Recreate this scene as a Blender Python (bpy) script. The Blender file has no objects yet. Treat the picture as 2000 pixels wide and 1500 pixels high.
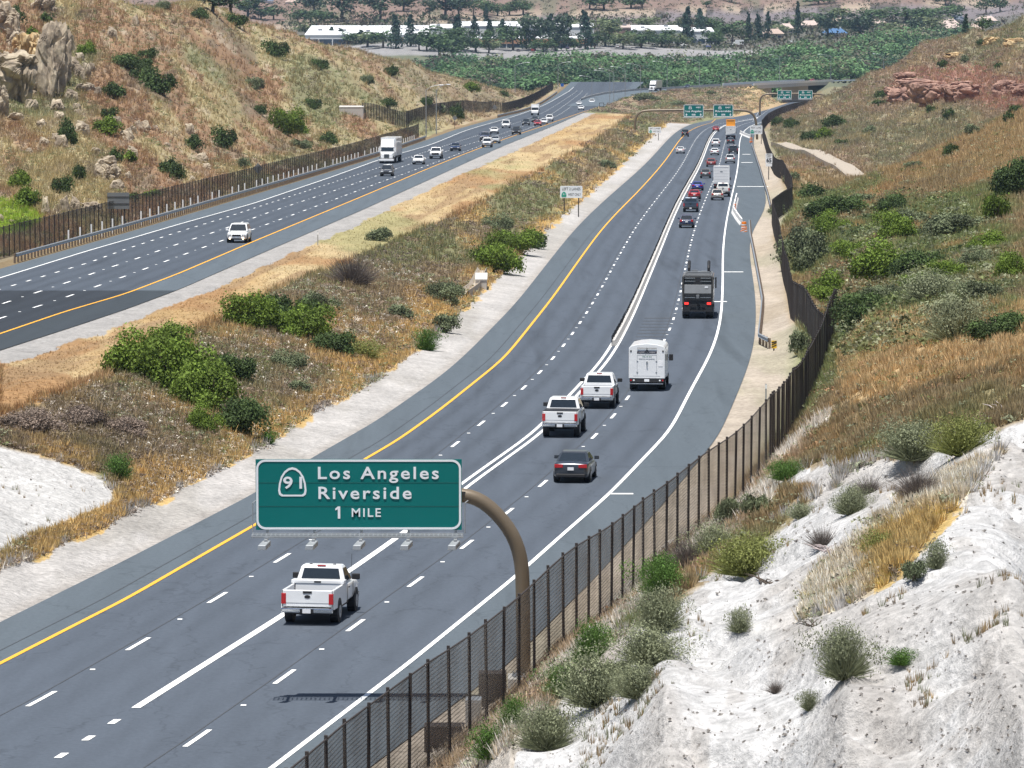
import bpy, bmesh, math, random
import numpy as np
from mathutils import Vector, Matrix, Euler

# ---------------------------------------------------------------- camera
F = 9222.0; TH = math.radians(7.4); CZ = 200.0
scene = bpy.context.scene
cd = bpy.data.cameras.new("camera"); cam = bpy.data.objects.new("camera", cd)
scene.collection.objects.link(cam); scene.camera = cam
cam.location = (0, 0, CZ); cam.rotation_euler = (math.pi/2 - TH, 0, 0)
cd.sensor_width = 36; cd.lens = F/2000*36; cd.clip_start = 1; cd.clip_end = 20000
# ---------------------------------------------------------------- world, sun, exposure
SUN = Vector((-0.11, -0.20, 1.0)).normalized()
w = bpy.data.worlds.new("World"); scene.world = w; w.use_nodes = True
nt = w.node_tree; bg = nt.nodes['Background']
sky = nt.nodes.new('ShaderNodeTexSky'); sky.sky_type = 'NISHITA'; sky.sun_disc = False
sky.sun_elevation = math.asin(SUN.z); sky.sun_rotation = math.atan2(SUN.x, SUN.y)
sky.air_density = 1.0; sky.dust_density = 1.0
nt.links.new(sky.outputs[0], bg.inputs[0]); bg.inputs[1].default_value = 0.068
sl = bpy.data.lights.new("sun", 'SUN'); sl.energy = 5.0; sl.angle = math.radians(0.5); sl.color = (1, 0.965, 0.91)
so = bpy.data.objects.new("sun", sl); scene.collection.objects.link(so)
so.rotation_euler = SUN.to_track_quat('Z', 'Y').to_euler()
scene.view_settings.view_transform = 'Standard'; scene.view_settings.look = 'None'
scene.view_settings.gamma = 1; scene.view_settings.exposure = 0.48
try: scene.cycles.max_bounces = 5; scene.cycles.transparent_max_bounces = 24; scene.cycles.volume_bounces = 0
except Exception: pass

rnd = random.Random(7); rng = np.random.default_rng(7)
COL = scene.collection
# ---------------------------------------------------------------- helpers
def tag(o, label=None, cat=None, group=None, kind=None):
    if label: o['label'] = label
    if cat: o['category'] = cat
    if group: o['group'] = group
    if kind: o['kind'] = kind
    return o
def empty(name, loc, label=None, cat=None, group=None, rot=(0,0,0), scale=1):
    o = bpy.data.objects.new(name, None); COL.objects.link(o); o.location = loc; o.rotation_euler = rot
    o.scale = (scale,)*3 if not hasattr(scale, '__len__') else scale
    o.empty_display_size = 0.5
    return tag(o, label, cat, group)
def link(name, me, parent=None, mat=None, smooth=False):
    o = bpy.data.objects.new(name, me); COL.objects.link(o)
    if parent: o.parent = parent
    if mat is not None and len(me.materials) == 0: me.materials.append(mat)
    if smooth: me.shade_smooth()
    return o
def copy_tree(o, parent=None):
    c = o.copy(); COL.objects.link(c); c.parent = parent
    for ch in list(o.children): copy_tree(ch, c)
    return c
def npmesh(name, V, Fc, cols=None, mat=None):
    """V (n,3), Fc (m,k) equal-sided faces, cols (n,3) point colours"""
    me = bpy.data.meshes.new(name)
    V = np.asarray(V, dtype=np.float32); Fc = np.asarray(Fc, dtype=np.int32)
    m, k = Fc.shape
    me.vertices.add(len(V)); me.vertices.foreach_set('co', V.ravel())
    me.loops.add(m*k); me.loops.foreach_set('vertex_index', Fc.ravel())
    me.polygons.add(m); me.polygons.foreach_set('loop_start', np.arange(0, m*k, k, dtype=np.int32))
    me.update(calc_edges=True)
    if cols is not None:
        ca = me.color_attributes.new('Col', 'FLOAT_COLOR', 'POINT')
        c4 = np.ones((len(V), 4), dtype=np.float32); c4[:, :3] = cols
        ca.data.foreach_set('color', c4.ravel())
    if mat is not None: me.materials.append(mat)
    return me

class MB:
    """small mesh collector"""
    def __init__(s): s.v = []; s.f = []
    def add(s, vs, fs):
        n = len(s.v); s.v += [tuple(v) for v in vs]; s.f += [tuple(i+n for i in f) for f in fs]; return s
    def box(s, x0, x1, y0, y1, z0, z1, M=None, taper=None):
        vs = [(x0,y0,z0),(x1,y0,z0),(x1,y1,z0),(x0,y1,z0),(x0,y0,z1),(x1,y0,z1),(x1,y1,z1),(x0,y1,z1)]
        if M is not None: vs = [tuple(M @ Vector(v)) for v in vs]
        return s.add(vs, [(0,3,2,1),(4,5,6,7),(0,1,5,4),(1,2,6,5),(2,3,7,6),(3,0,4,7)])
    def hexa(s, vs): # 8 corners bottom ccw, top ccw
        return s.add(vs, [(0,3,2,1),(4,5,6,7),(0,1,5,4),(1,2,6,5),(2,3,7,6),(3,0,4,7)])
    def quad(s, a, b, c, d): return s.add([a,b,c,d], [(0,1,2,3)])
    def slab(s, a, b, c, d, t):
        """thin solid panel: a quad given thickness t along its normal"""
        a,b,c,d = map(Vector, (a,b,c,d)); n = (b-a).cross(d-a).normalized()*t
        return s.hexa([a-n*0,b,c,d, a+n,b+n,c+n,d+n])
    def cyl(s, p0, p1, r0, r1=None, n=10, caps=True):
        if r1 is None: r1 = r0
        p0 = Vector(p0); p1 = Vector(p1); d = (p1-p0)
        if d.length < 1e-6: return s
        d.normalize(); a = d.orthogonal().normalized(); b = d.cross(a)
        vs = []
        for p, r in ((p0, r0), (p1, r1)):
            for i in range(n):
                t = 2*math.pi*i/n; vs.append(p + a*(r*math.cos(t)) + b*(r*math.sin(t)))
        fs = [(i, (i+1)%n, n+(i+1)%n, n+i) for i in range(n)]
        if caps: fs += [tuple(range(n-1,-1,-1)), tuple(range(n, 2*n))]
        return s.add(vs, fs)
    def tube(s, pts, rs, n=10):
        pts = [Vector(p) for p in pts]; vs = []; fs = []
        if not hasattr(rs, '__len__'): rs = [rs]*len(pts)
        up = None
        for i, p in enumerate(pts):
            d = (pts[min(i+1,len(pts)-1)] - pts[max(i-1,0)]).normalized()
            if up is None: up = d.orthogonal().normalized()
            a = (up - d*up.dot(d)).normalized(); b = d.cross(a); up = a
            for k in range(n):
                t = 2*math.pi*k/n; vs.append(p + a*(rs[i]*math.cos(t)) + b*(rs[i]*math.sin(t)))
        for i in range(len(pts)-1):
            for k in range(n): fs.append((i*n+k, i*n+(k+1)%n, (i+1)*n+(k+1)%n, (i+1)*n+k))
        fs += [tuple(range(n-1,-1,-1)), tuple(range((len(pts)-1)*n, len(pts)*n))]
        return s.add(vs, fs)
    def build(s, name, mat, parent=None, bevel=0, smooth=False, subsurf=0):
        me = bpy.data.meshes.new(name); me.from_pydata(s.v, [], s.f); me.update()
        o = link(name, me, parent, mat)
        if bevel:
            b = o.modifiers.new('b', 'BEVEL'); b.width = bevel; b.segments = 2; b.limit_method = 'ANGLE'; b.angle_limit = math.radians(35)
        if smooth: me.shade_smooth()
        return o

# ---- noise
def _h(ix, iy, s):
    n = (ix.astype(np.int64)*374761393 + iy.astype(np.int64)*668265263 + s*982451653) & 0x7fffffff
    n = ((n ^ (n >> 13)) * 1274126177) & 0x7fffffff
    return ((n ^ (n >> 16)) & 0xffff) / 65535.0
def vnoise(x, y, s=0):
    x = np.asarray(x, float); y = np.asarray(y, float)
    ix = np.floor(x).astype(np.int64); iy = np.floor(y).astype(np.int64); fx = x-ix; fy = y-iy
    fx = fx*fx*(3-2*fx); fy = fy*fy*(3-2*fy)
    a = _h(ix,iy,s); b = _h(ix+1,iy,s); c = _h(ix,iy+1,s); d = _h(ix+1,iy+1,s)
    return (a*(1-fx)+b*fx)*(1-fy) + (c*(1-fx)+d*fx)*fy
def fbm(x, y, s=0, o=4):
    r = 0; a = .5; t = 0
    for i in range(o):
        r = r + a*vnoise(np.asarray(x)*2**i, np.asarray(y)*2**i, s+i*17); t += a; a *= .5
    return r/t
def sstep(a, b, x):
    t = np.clip((np.asarray(x, float)-a)/(b-a), 0, 1); return t*t*(3-2*t)

# ---------------------------------------------------------------- photo geometry -> place geometry
def slope(py): return np.tan(TH + np.arctan((np.asarray(py, float)-750)/F))
def PXY(px, py, Y):
    """world point seen at (px,py) of the 2000x1500 frame at distance Y"""
    v = (py-750)/F; u = (px-1000)/F; dy = math.cos(TH) - v*math.sin(TH)
    return Vector((u*Y/dy, Y, CZ - Y*(math.sin(TH)+v*math.cos(TH))/dy))
def proj(X, Y, Z):
    X = np.asarray(X, float); D = CZ-np.asarray(Z, float)
    c = Y*math.cos(TH) + D*math.sin(TH); v = (D*math.cos(TH) - Y*math.sin(TH))/c
    return 1000 + F*X/c, 750 + F*v
G = 0.0596; HR = 21.2; HL = 17.7
def D_R(Y): return HR + G*np.asarray(Y, float)
def D_L(Y):
    Y = np.asarray(Y, float); return HL + G*Y - np.clip((Y-1600)/400, 0, 3)**2*4
YT = np.concatenate([np.geomspace(60, 2600, 4000)])
def solveY(py, D):
    """distance at which the surface D is seen at row py (nearest)"""
    rows = 750 + F*np.tan(np.arctan(D(YT)/YT) - TH)
    return np.interp(-np.asarray(py, float), -rows, YT)
class Line:
    """lane or pavement edge traced in the photo, laid on a road surface: X as a function of Y"""
    def __init__(s, pts, D, off=0.0):
        p = np.array(pts, float); t = np.r_[0, np.cumsum(np.hypot(*np.diff(p, axis=0).T))]
        tt = np.linspace(0, t[-1], 400); q = np.c_[np.interp(tt, t, p[:,0]), np.interp(tt, t, p[:,1])]
        k = 31; pad = 15; ker = np.hanning(k); ker /= ker.sum()
        qq = np.empty_like(q)
        for j in range(2):
            e = np.r_[2*q[0,j]-q[pad:0:-1,j], q[:,j], 2*q[-1,j]-q[-2:-pad-2:-1,j]]
            qq[:,j] = np.convolve(e, ker, 'valid')
        Y = solveY(qq[:,1], D); v = (qq[:,1]-750)/F
        X = (qq[:,0]-1000)/F*Y/(math.cos(TH) - v*math.sin(TH))
        o = np.argsort(Y); Y = Y[o]; X = X[o]
        n = max(10, int(len(Y)*.12)); s.m0 = (X[n]-X[0])/(Y[n]-Y[0]+1e-9); s.m1 = (X[-1]-X[-n])/(Y[-1]-Y[-n]+1e-9)
        s.Y = Y; s.X = X; s.off = off; s.D = D
    def __call__(s, Y):
        Y = np.asarray(Y, float); r = np.interp(Y, s.Y, s.X)
        r = np.where(Y < s.Y[0], s.X[0] + s.m0*(Y-s.Y[0]), r); r = np.where(Y > s.Y[-1], s.X[-1] + s.m1*(Y-s.Y[-1]), r)
        return r + s.off
# right roadway (heading away)
R_edge0 = Line([(0,1215),(240,1096),(490,967),(609,894),(735,822),(860,735),(910,692),(1008,592),(1080,500),(1120,450),(1165,405),(1216,360),(1256,326),(1301,277),(1321,250),(1345,242),(1380,235),(1424,231),(1465,224),(1500,214),(1528,206),(1545,199)], D_R)
R_yel = Line([(0,1296),(250,1168),(460,1047),(497,1026),(716,895),(777,860),(860,800),(985,700),(1080,581),(1126,515),(1173,450),(1210,410),(1243,378),(1260,360),(1280,337),(1312,300),(1331,261),(1350,249),(1390,240)], D_R)
R_dash1 = Line([(-60,1440),(88,1362),(270,1258),(418,1172),(540,1097),(760,962),(875,880),(926,838),(973,801),(1012,768),(1045,738),(1092,688),(1139,623),(1170,572),(1205,507),(1243,440),(1269,406),(1300,367),(1319,342),(1340,314),(1349,292),(1357,262),(1374,248),(1405,240),(1480,230)], D_R)
R_mid = Line([(-20,1560),(97,1491),(265,1383),(555,1200),(690,1110),(790,1040),(905,948),(1052,843),(1185,701),(1222,633),(1241,592),(1260,546),(1278,506),(1297,459),(1319,406),(1344,360),(1372,314),(1380,290),(1382,266),(1387,252),(1397,246),(1430,239),(1476,232)], D_R)
R_dash2 = Line([(300,1500),(388,1441),(556,1322),(694,1222),(807,1140),(907,1068),(1052,953),(1155,859),(1192,820),(1222,785),(1307,652),(1324,597),(1338,526),(1345,493),(1352,463),(1366,417),(1377,392),(1389,363),(1402,335),(1411,307),(1414,284),(1415,262),(1424,248),(1470,238)], D_R)
R_white = Line([(535,1497),(796,1297),(1006,1127),(1100,1043),(1190,965),(1310,840),(1350,760),(1385,698),(1402,654),(1409,617),(1411,577),(1412,546),(1411,500),(1415,453),(1422,413),(1431,376),(1439,340),(1444,318),(1445,300),(1443,281),(1441,260),(1446,250),(1475,241),(1530,229)], D_R)
R_edge1 = Line([(720,1500),(1000,1290),(1160,1130),(1290,990),(1405,850),(1449,748),(1470,689),(1477,633),(1476,577),(1469,534),(1462,484),(1464,455),(1485,425),(1502,404),(1495,370),(1486,339),(1475,305),(1469,277),(1466,262),(1474,245),(1500,231),(1550,216),(1585,207),(1602,201)], D_R)
# left roadway (heading toward the camera)
L_edge0 = Line([(0,525),(245,455),(490,382),(650,334),(743,305),(837,272),(889,253),(980,228),(1035,216),(1066,200),(1101,174)], D_L)
L_white = Line([(0,543),(175,489),(262,464),(350,438),(497,397),(650,345),(746,310),(842,283),(911,254),(1000,229),(1062,207),(1112,178)], D_L)
L_da = Line([(5,564),(84,540),(175,513),(248,486),(343,455),(444,424),(658,354),(727,332),(796,308),(897,276),(980,250),(1060,222),(1122,182)], D_L)
L_db = Line([(45,580),(101,562),(149,546),(193,530),(271,504),(341,479),(430,450),(525,415),(661,370),(771,331),(867,297),(980,262),(1075,226),(1132,184)], D_L)
L_dc = Line([(37,610),(101,590),(157,571),(249,538),(325,510),(393,485),(506,444),(653,390),(746,355),(833,324),(914,294),(975,272),(1035,250),(1092,226),(1140,190)], D_L)
L_yel = Line([(0,652),(126,609),(245,574),(350,534),(490,474),(700,387),(842,327),(925,294),(1007,264),(1062,246),(1117,226),(1160,212)], D_L)
L_edge1 = Line([(0,684),(140,639),(245,604),(350,565),(521,490),(705,411),(842,349),(980,286),(1090,242),(1131,223),(1185,204)], D_L)
L_grav = Line([(0,711),(175,656),(350,590),(525,513),(700,436),(870,352),(1007,294),(1117,242),(1150,226),(1190,206)], D_L)
L_crest = Line([(0,795),(120,750),(220,715),(420,610),(560,545),(650,512),(870,420),(1000,352),(1130,285),(1200,245),(1238,215)], D_L)
R_bank = Line([(-100,1185),(0,1142),(182,1060),(280,1010),(364,968),(448,923),(504,897),(595,832),(647,802),(700,779),(790,715),(870,650),(930,590),(1000,525),(1080,445),(1150,385),(1240,305),(1275,268),(1300,248)], D_R)
YR = (100, 2120); YL = (300, 2080)
# ramp that leaves the left roadway and crosses the right one on a bridge
ry = np.array([1600,1649,1730,1790,1850,1930,2060,2150,2290,2420,2600.])
rpx = np.array([1178,1185,1218,1246,1300,1375,1500,1585,1725,1850,2010.]); rpy = np.array([209,204,191,184,177.5,173,165,160.5,155,151,147.])
rX = (rpx-1000)/F*ry*1.008; rD = slope(rpy)*ry
def Xramp(Y): return np.interp(Y, ry, rX)
def D_P(Y): return np.interp(Y, ry, rD)
RW = 13.0; HAZE = 0.00004
# ================================================================ TERRAIN
def gpt(px, py, Y):
    p = PXY(px, py, Y); return (p.x, Y, CZ-p.z)
GP = []
for Y in np.geomspace(85, 1430, 46):
    Y = float(Y)
    if Y > 190:
        e0 = float(L_edge0(Y)); e1 = float(L_edge1(Y)); g = float(L_grav(Y)); c = float(L_crest(Y)); b = float(R_bank(Y))
        g = max(g, e1+.8); c = max(c, g+1.0); b = max(b, c+4)
        for x, d in ((e0-4, D_L(Y)), (e0, D_L(Y)), (e1, D_L(Y)), (g, D_L(Y)+.15), (c, D_L(Y)+.3)): GP.append((x, Y, float(d)))
    else:
        c = float(R_edge0(Y))-26; b = float(R_bank(Y))
        GP.append((c, Y, float(D_L(Y))+.5)); GP.append((c-20, Y, float(D_L(Y))))
    r0 = float(R_edge0(Y)); r1 = float(R_edge1(Y)); b = min(b, r0-1)
    GP.append((b, Y, float(D_R(Y))-.35)); GP.append((c*.45+b*.55, Y, float(D_L(Y)*.42+D_R(Y)*.58)-.3))
    for x in (r0, r1, r1+1.2): GP.append((x, Y, float(D_R(Y))))
for Y in np.geomspace(1470, 2100, 14):
    Y = float(Y); r0 = float(R_edge0(Y)); r1 = float(R_edge1(Y))
    for x in (r0, (r0+r1)/2, r1): GP.append((x, Y, float(D_R(Y))))
    if Y < 1620: GP += [(float(L_edge0(Y))-4, Y, float(D_L(Y))), (float(L_edge0(Y)), Y, float(D_L(Y))), (float(L_edge1(Y)), Y, float(D_L(Y)))]
for Y in (1650, 1720, 1800, 1880, 1960, 2040):
    GP += [(float(L_edge0(Y))-4, Y, float(D_L(Y))), (float(L_edge0(Y)), Y, float(D_L(Y))), (float(Xramp(Y)), Y, float(D_P(Y))), (float(Xramp(Y))-RW, Y, float(D_P(Y)))]
for Y in (2180, 2290, 2420): GP += [(float(Xramp(Y)), Y, float(D_P(Y))), (float(Xramp(Y))-RW, Y, float(D_P(Y))), (float(Xramp(Y))-RW-40, Y, 158.)]
# bank below the ramp, seen behind the first gantry
for q in [(1250,230,1560),(1300,225,1560),(1250,200,1700),(1330,210,1640),(1400,215,1620),(1350,192,1760),(1440,190,1830),(1430,178,1950),(1478,172,2040)]: GP.append(gpt(*q))
# left hill
for q in [(0,430,495),(0,400,530),(0,300,615),(0,200,690),(0,100,760),(0,0,850),(200,350,590),(200,250,665),(200,150,755),(200,50,850),(200,0,905),
          (400,330,690),(400,300,710),(400,200,800),(400,100,930),(400,5,1080),(400,40,1250),(600,280,880),(600,250,910),(600,150,1035),(600,78,1180),(600,110,1400),
          (500,170,960),(500,50,1130),(700,200,1040),(700,130,1180),(700,98,1300),(700,130,1500),(800,215,1130),(800,150,1280),(800,122,1400),(800,140,1600),(900,190,1390),(900,156,1540),(900,165,1750),
          (1000,187,1720),(950,170,1640),(1000,180,1950)]: GP.append(gpt(*q))
GP += [(-110,430,62),(-160,500,55),(-150,700,30),(-180,900,22),(-160,1100,30),(-170,1400,75),(-90,300,50),(-60,250,40),(-60,150,30)]
# right side
FN = [(470,1850,104),(560,1751,109),(665,1655,116),(749,1584,121),(833,1519,126.5),(908,1465,131),(1010,1378,139),(1108,1262,147.5),(1260,1146,165),(1395,1032,181),(1500,935,198),(1547,860,226),(1575,800,256),(1605,735,292),(1632,655,335)]
for q in FN: GP.append(gpt(*q))
for q in [(1300,1450,106),(1000,1500,113),(1650,1270,116),(2000,1480,88),(1650,1450,98),(2000,1200,113),(2000,1000,132),(2000,850,150),(1800,1000,141),(1600,1000,155),(1450,1200,135),
          (1700,850,185),(1850,700,215),(2000,600,245),(1700,600,285),(1700,500,400),(1850,450,425),(2000,400,440),(2000,300,560),(1800,380,525),(1700,420,505),(1620,450,480),
          (1620,415,560),(1750,335,640),(1880,275,720),(2000,228,790),(1600,335,840),(1680,352,830),(1750,330,880),(1850,290,930),(1900,262,980),(2000,205,1060),
          (1550,272,1110),(1620,275,1050),(1700,265,1010),(1800,215,1160),(1650,205,1370),(1600,192,1500),(1700,140,1450),(1800,95,1400),(1900,60,1350),(2000,30,1300),
          (1750,152,1380),(1900,150,1250),(1600,610,345),(1585,560,400),(1560,480,470),(1560,420,560),(1540,340,760)]: GP.append(gpt(*q))
GP += [(260,1300,30),(230,1100,45),(120,500,20),(160,800,35),(60,200,8),(40,120,6),(35,85,8),(90,300,15),(1600*.09+40,1900,140),(170,1950,140),(250,1700,95),(300,2000,150)]
# culvert hollow between the two fences
GP += [(float(R_edge1(Y))+dx, Y, float(D_R(Y))-h) for Y, dx, h in ((215,4,.1),(260,4,-.1),(300,4,-.1),(350,6,-.2),(390,6,-.2),(450,5,0),(560,5,0),(620,9,0),(700,4,0),(900,4,0),(1100,4,0),(1250,4,0))]
# valley floor and the rise beyond
for Y in (2300, 2500, 2800, 3100, 3300):
    for a in (-.16, -.1, -.05, 0, .05, .1, .16):
        if Y == 2300 and a > .05: continue
        GP.append((a*Y, float(Y), 158.0 if Y < 3200 else 155.))
for a in (-.16, -.05, .05, .16): GP += [(a*4000, 4000., 120.), (a*6500, 6500., 30.)]
for a in (-.16,-.1,-.04,.02): GP.append((a*2050, 2050., 152.0 if a < 0 else 148))
GPa = np.array(GP, float)
def tcoord(X, Y): return np.stack([np.asarray(X)/np.asarray(Y)*F/220., np.log(Y)*3.2], -1)
_P = tcoord(GPa[:,0], GPa[:,1]); _H = GPa[:,2] - D_R(GPa[:,1])
_d = np.linalg.norm(_P[:,None]-_P[None], axis=-1)
_n = len(_P); _A = np.zeros((_n+3, _n+3)); _A[:_n,:_n] = -_d + np.eye(_n)*-.0008*0 ; _A[:_n,_n] = 1; _A[:_n,_n+1:] = _P; _A[_n,:_n] = 1; _A[_n+1:,:_n] = _P.T
_A[:_n,:_n] += np.eye(_n)*0.004
_W = np.linalg.solve(_A, np.r_[_H, 0, 0, 0])
def rbf(X, Y):
    sh = np.shape(X); P = tcoord(np.ravel(X), np.ravel(Y)); out = np.empty(len(P))
    for i in range(0, len(P), 20000):
        q = P[i:i+20000]; d = np.sqrt(((q[:,None,:]-_P[None])**2).sum(-1))
        out[i:i+20000] = -d@_W[:_n] + _W[_n] + q@_W[_n+1:]
    return out.reshape(sh) + D_R(np.reshape(Y, sh))
def corridor(X, Y, D, pad=1.6, cut=.22):
    """press the ground down to just under each road"""
    def press(D, x0, x1, Dr, ok):
        dist = np.maximum(np.maximum(x0-X, X-x1), 0); inside = (X > x0+.25) & (X < x1-.25)
        wgt = sstep(0, 1, dist/pad)
        D2 = (Dr+.04)*(1-wgt) + D*wgt
        D2 = np.where(inside, Dr+cut+Y*.0004, D2)
        return np.where(ok, D2, D)
    D = press(D, R_edge0(Y), R_edge1(Y), D_R(Y), (Y > 60) & (Y < YR[1]))
    e1 = np.where(Y > 1650, np.maximum(L_edge0(Y)+14, Xramp(Y)-RW), L_edge1(Y))
    D = press(D, L_edge0(Y), L_edge1(Y), D_L(Y), (Y > 200) & (Y < 1700))
    D = press(D, L_edge0(Y), L_edge0(Y)+15.5, D_L(Y), (Y >= 1690) & (Y < YL[1]))
    onb = (Y > 2035) & (Y < 2170)
    D = press(D, Xramp(Y)-RW, Xramp(Y), D_P(Y), (Y > 1600) & (Y < 2500) & ~onb)
    return D
def ramp_gap(X, Y, D):
    """opening under the bridge where the right roadway passes"""
    k = sstep(2010, 2035, Y)*sstep(2190, 2160, Y)*sstep(103, 108, X)*sstep(140, 134, X)
    return np.maximum(D, D*(1-k) + (D_R(Y)+.1)*k)
def rough(X, Y):
    """erosion relief away from the roads (metres, positive = up)"""
    cor = np.minimum.reduce([np.abs(X-L_edge0(Y))+50*(Y < 200), np.maximum(R_edge0(Y)-X, X-R_edge1(Y))])
    away = np.maximum(np.maximum(L_edge0(Y)-4-X, np.maximum(X-R_edge1(Y)-3, 0)), 0)
    sc = 1+Y/700.
    mid = (X > L_crest(Y)+1) & (X < R_bank(Y)-1)
    amp = np.where(mid, .25, sstep(0, 12, away)*np.where(X < 0, 1.0+Y/900., .3+Y/450.))
    n = fbm(X/ (6*sc), Y/(16*sc), 3, 4)-.5
    rg = np.abs(fbm(X/(9*sc)+Y/(60*sc), Y/(22*sc)-X/(30*sc), 9, 3)-.5)*-2+.5
    wh = sstep(4, 9, X-R_edge1(Y))*sstep(260, 210, Y)
    rill = np.abs(fbm(Y/1.7+X*.10, X/9., 71, 3)-.5)*2; rill2 = np.abs(fbm(Y/5.5+X*.25, X/14., 75, 3)-.5)*2
    cleft = sstep(9.5, 12, X)*sstep(118, 100, Y)
    extra = wh*(sstep(.0,.30,rill)*.30 + sstep(0,.25,rill2)*.60 + cleft*sstep(0,.18,np.abs(fbm(Y/3., X/3., 79, 4)-.5))*.6)
    wl = sstep(1, 3, R_bank(Y)-X)*sstep(280, 240, Y)*(X < 0)
    extra = extra + wl*sstep(0,.28,rill)*.22
    return extra + amp*(n*1.6 + rg*.9)*np.where(Y > 2050, 0.2, 1)
def ground_D(X, Y):
    X = np.asarray(X, float); Y = np.asarray(Y, float)
    D = rbf(X, Y) - rough(X, Y)
    D = np.where(Y > 2230, np.minimum(D, 159), D)
    return ramp_gap(X, Y, corridor(X, Y, D))
def ground_z(X, Y):
    return CZ - ground_D(np.atleast_1d(X), np.atleast_1d(Y))

NXG, NYG = 520, 760
aa = np.r_[np.linspace(-.19, -.115, 24, endpoint=False), np.linspace(-.115, .115, NXG-48), np.linspace(.1155, .19, 24)]
yy = np.r_[np.geomspace(60, 86, 30, endpoint=False), np.geomspace(86, 260, 400, endpoint=False), np.geomspace(260, 2700, 480), np.geomspace(2710, 9000, 60)]
TA, TY = np.meshgrid(aa, yy); TX = TA*TY
TD = ground_D(TX, TY)
TPX, TPY = proj(TX, TY, CZ-TD)
# visibility along each column: the row must rise above everything nearer
TVIS = TPY < np.minimum.accumulate(np.vstack([np.full(TPY.shape[1], 1e9), TPY[:-1]]), 0) + 2
def inpoly(px, py, poly):
    poly = np.asarray(poly, float); c = np.zeros(np.shape(px), bool); j = len(poly)-1
    for i in range(len(poly)):
        xi, yi = poly[i]; xj, yj = poly[j]
        t = ((yi > py) != (yj > py)) & (px < (xj-xi)*(py-yi)/((yj-yi) if yj != yi else 1e-9)+xi)
        c ^= t; j = i
    return c
POLY = dict(
 white=[(1130,1300),(1330,1160),(1480,1060),(1590,975),(1700,905),(1800,890),(1900,850),(2000,815),(2300,700),(2300,1700),(800,1700),(960,1490),(1060,1395)],
 white2=[(1500,950),(1600,960),(1640,930),(1620,905),(1530,925)],
 wleft=[(-60,860),(60,882),(130,905),(190,930),(225,965),(225,985),(190,1000),(140,1020),(60,1048),(0,1078),(-60,1100)],
 wpatch=[(1560,1200),(1620,1130),(1700,1060),(1760,1000),(1850,950),(1920,960),(1850,1050),(1780,1120),(1700,1170),(1600,1230)],
 goldpatch=[(1560,1215),(1590,1120),(1650,1080),(1720,1010),(1790,960),(1880,900),(1960,880),(1900,960),(1820,1040),(1740,1140),(1640,1190)],
 red=[(1730,165),(1790,130),(1900,130),(2000,160),(2100,180),(2100,230),(1950,215),(1880,195),(1800,205),(1745,190)],
 orange1=[(1640,700),(1700,640),(1800,620),(1900,640),(2000,600),(2100,580),(2100,700),(1900,720),(1750,770),(1640,790)],
 brownhill=[(1700,300),(1850,255),(2000,190),(2100,150),(2100,320),(1950,330),(1850,380),(1750,400)],
 leftgreen=[(-60,375),(40,395),(85,430),(60,450),(-60,470)],
)
def mixc(a, b, w): return a*(1-w[...,None]) + np.asarray(b)*w[...,None]
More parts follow.
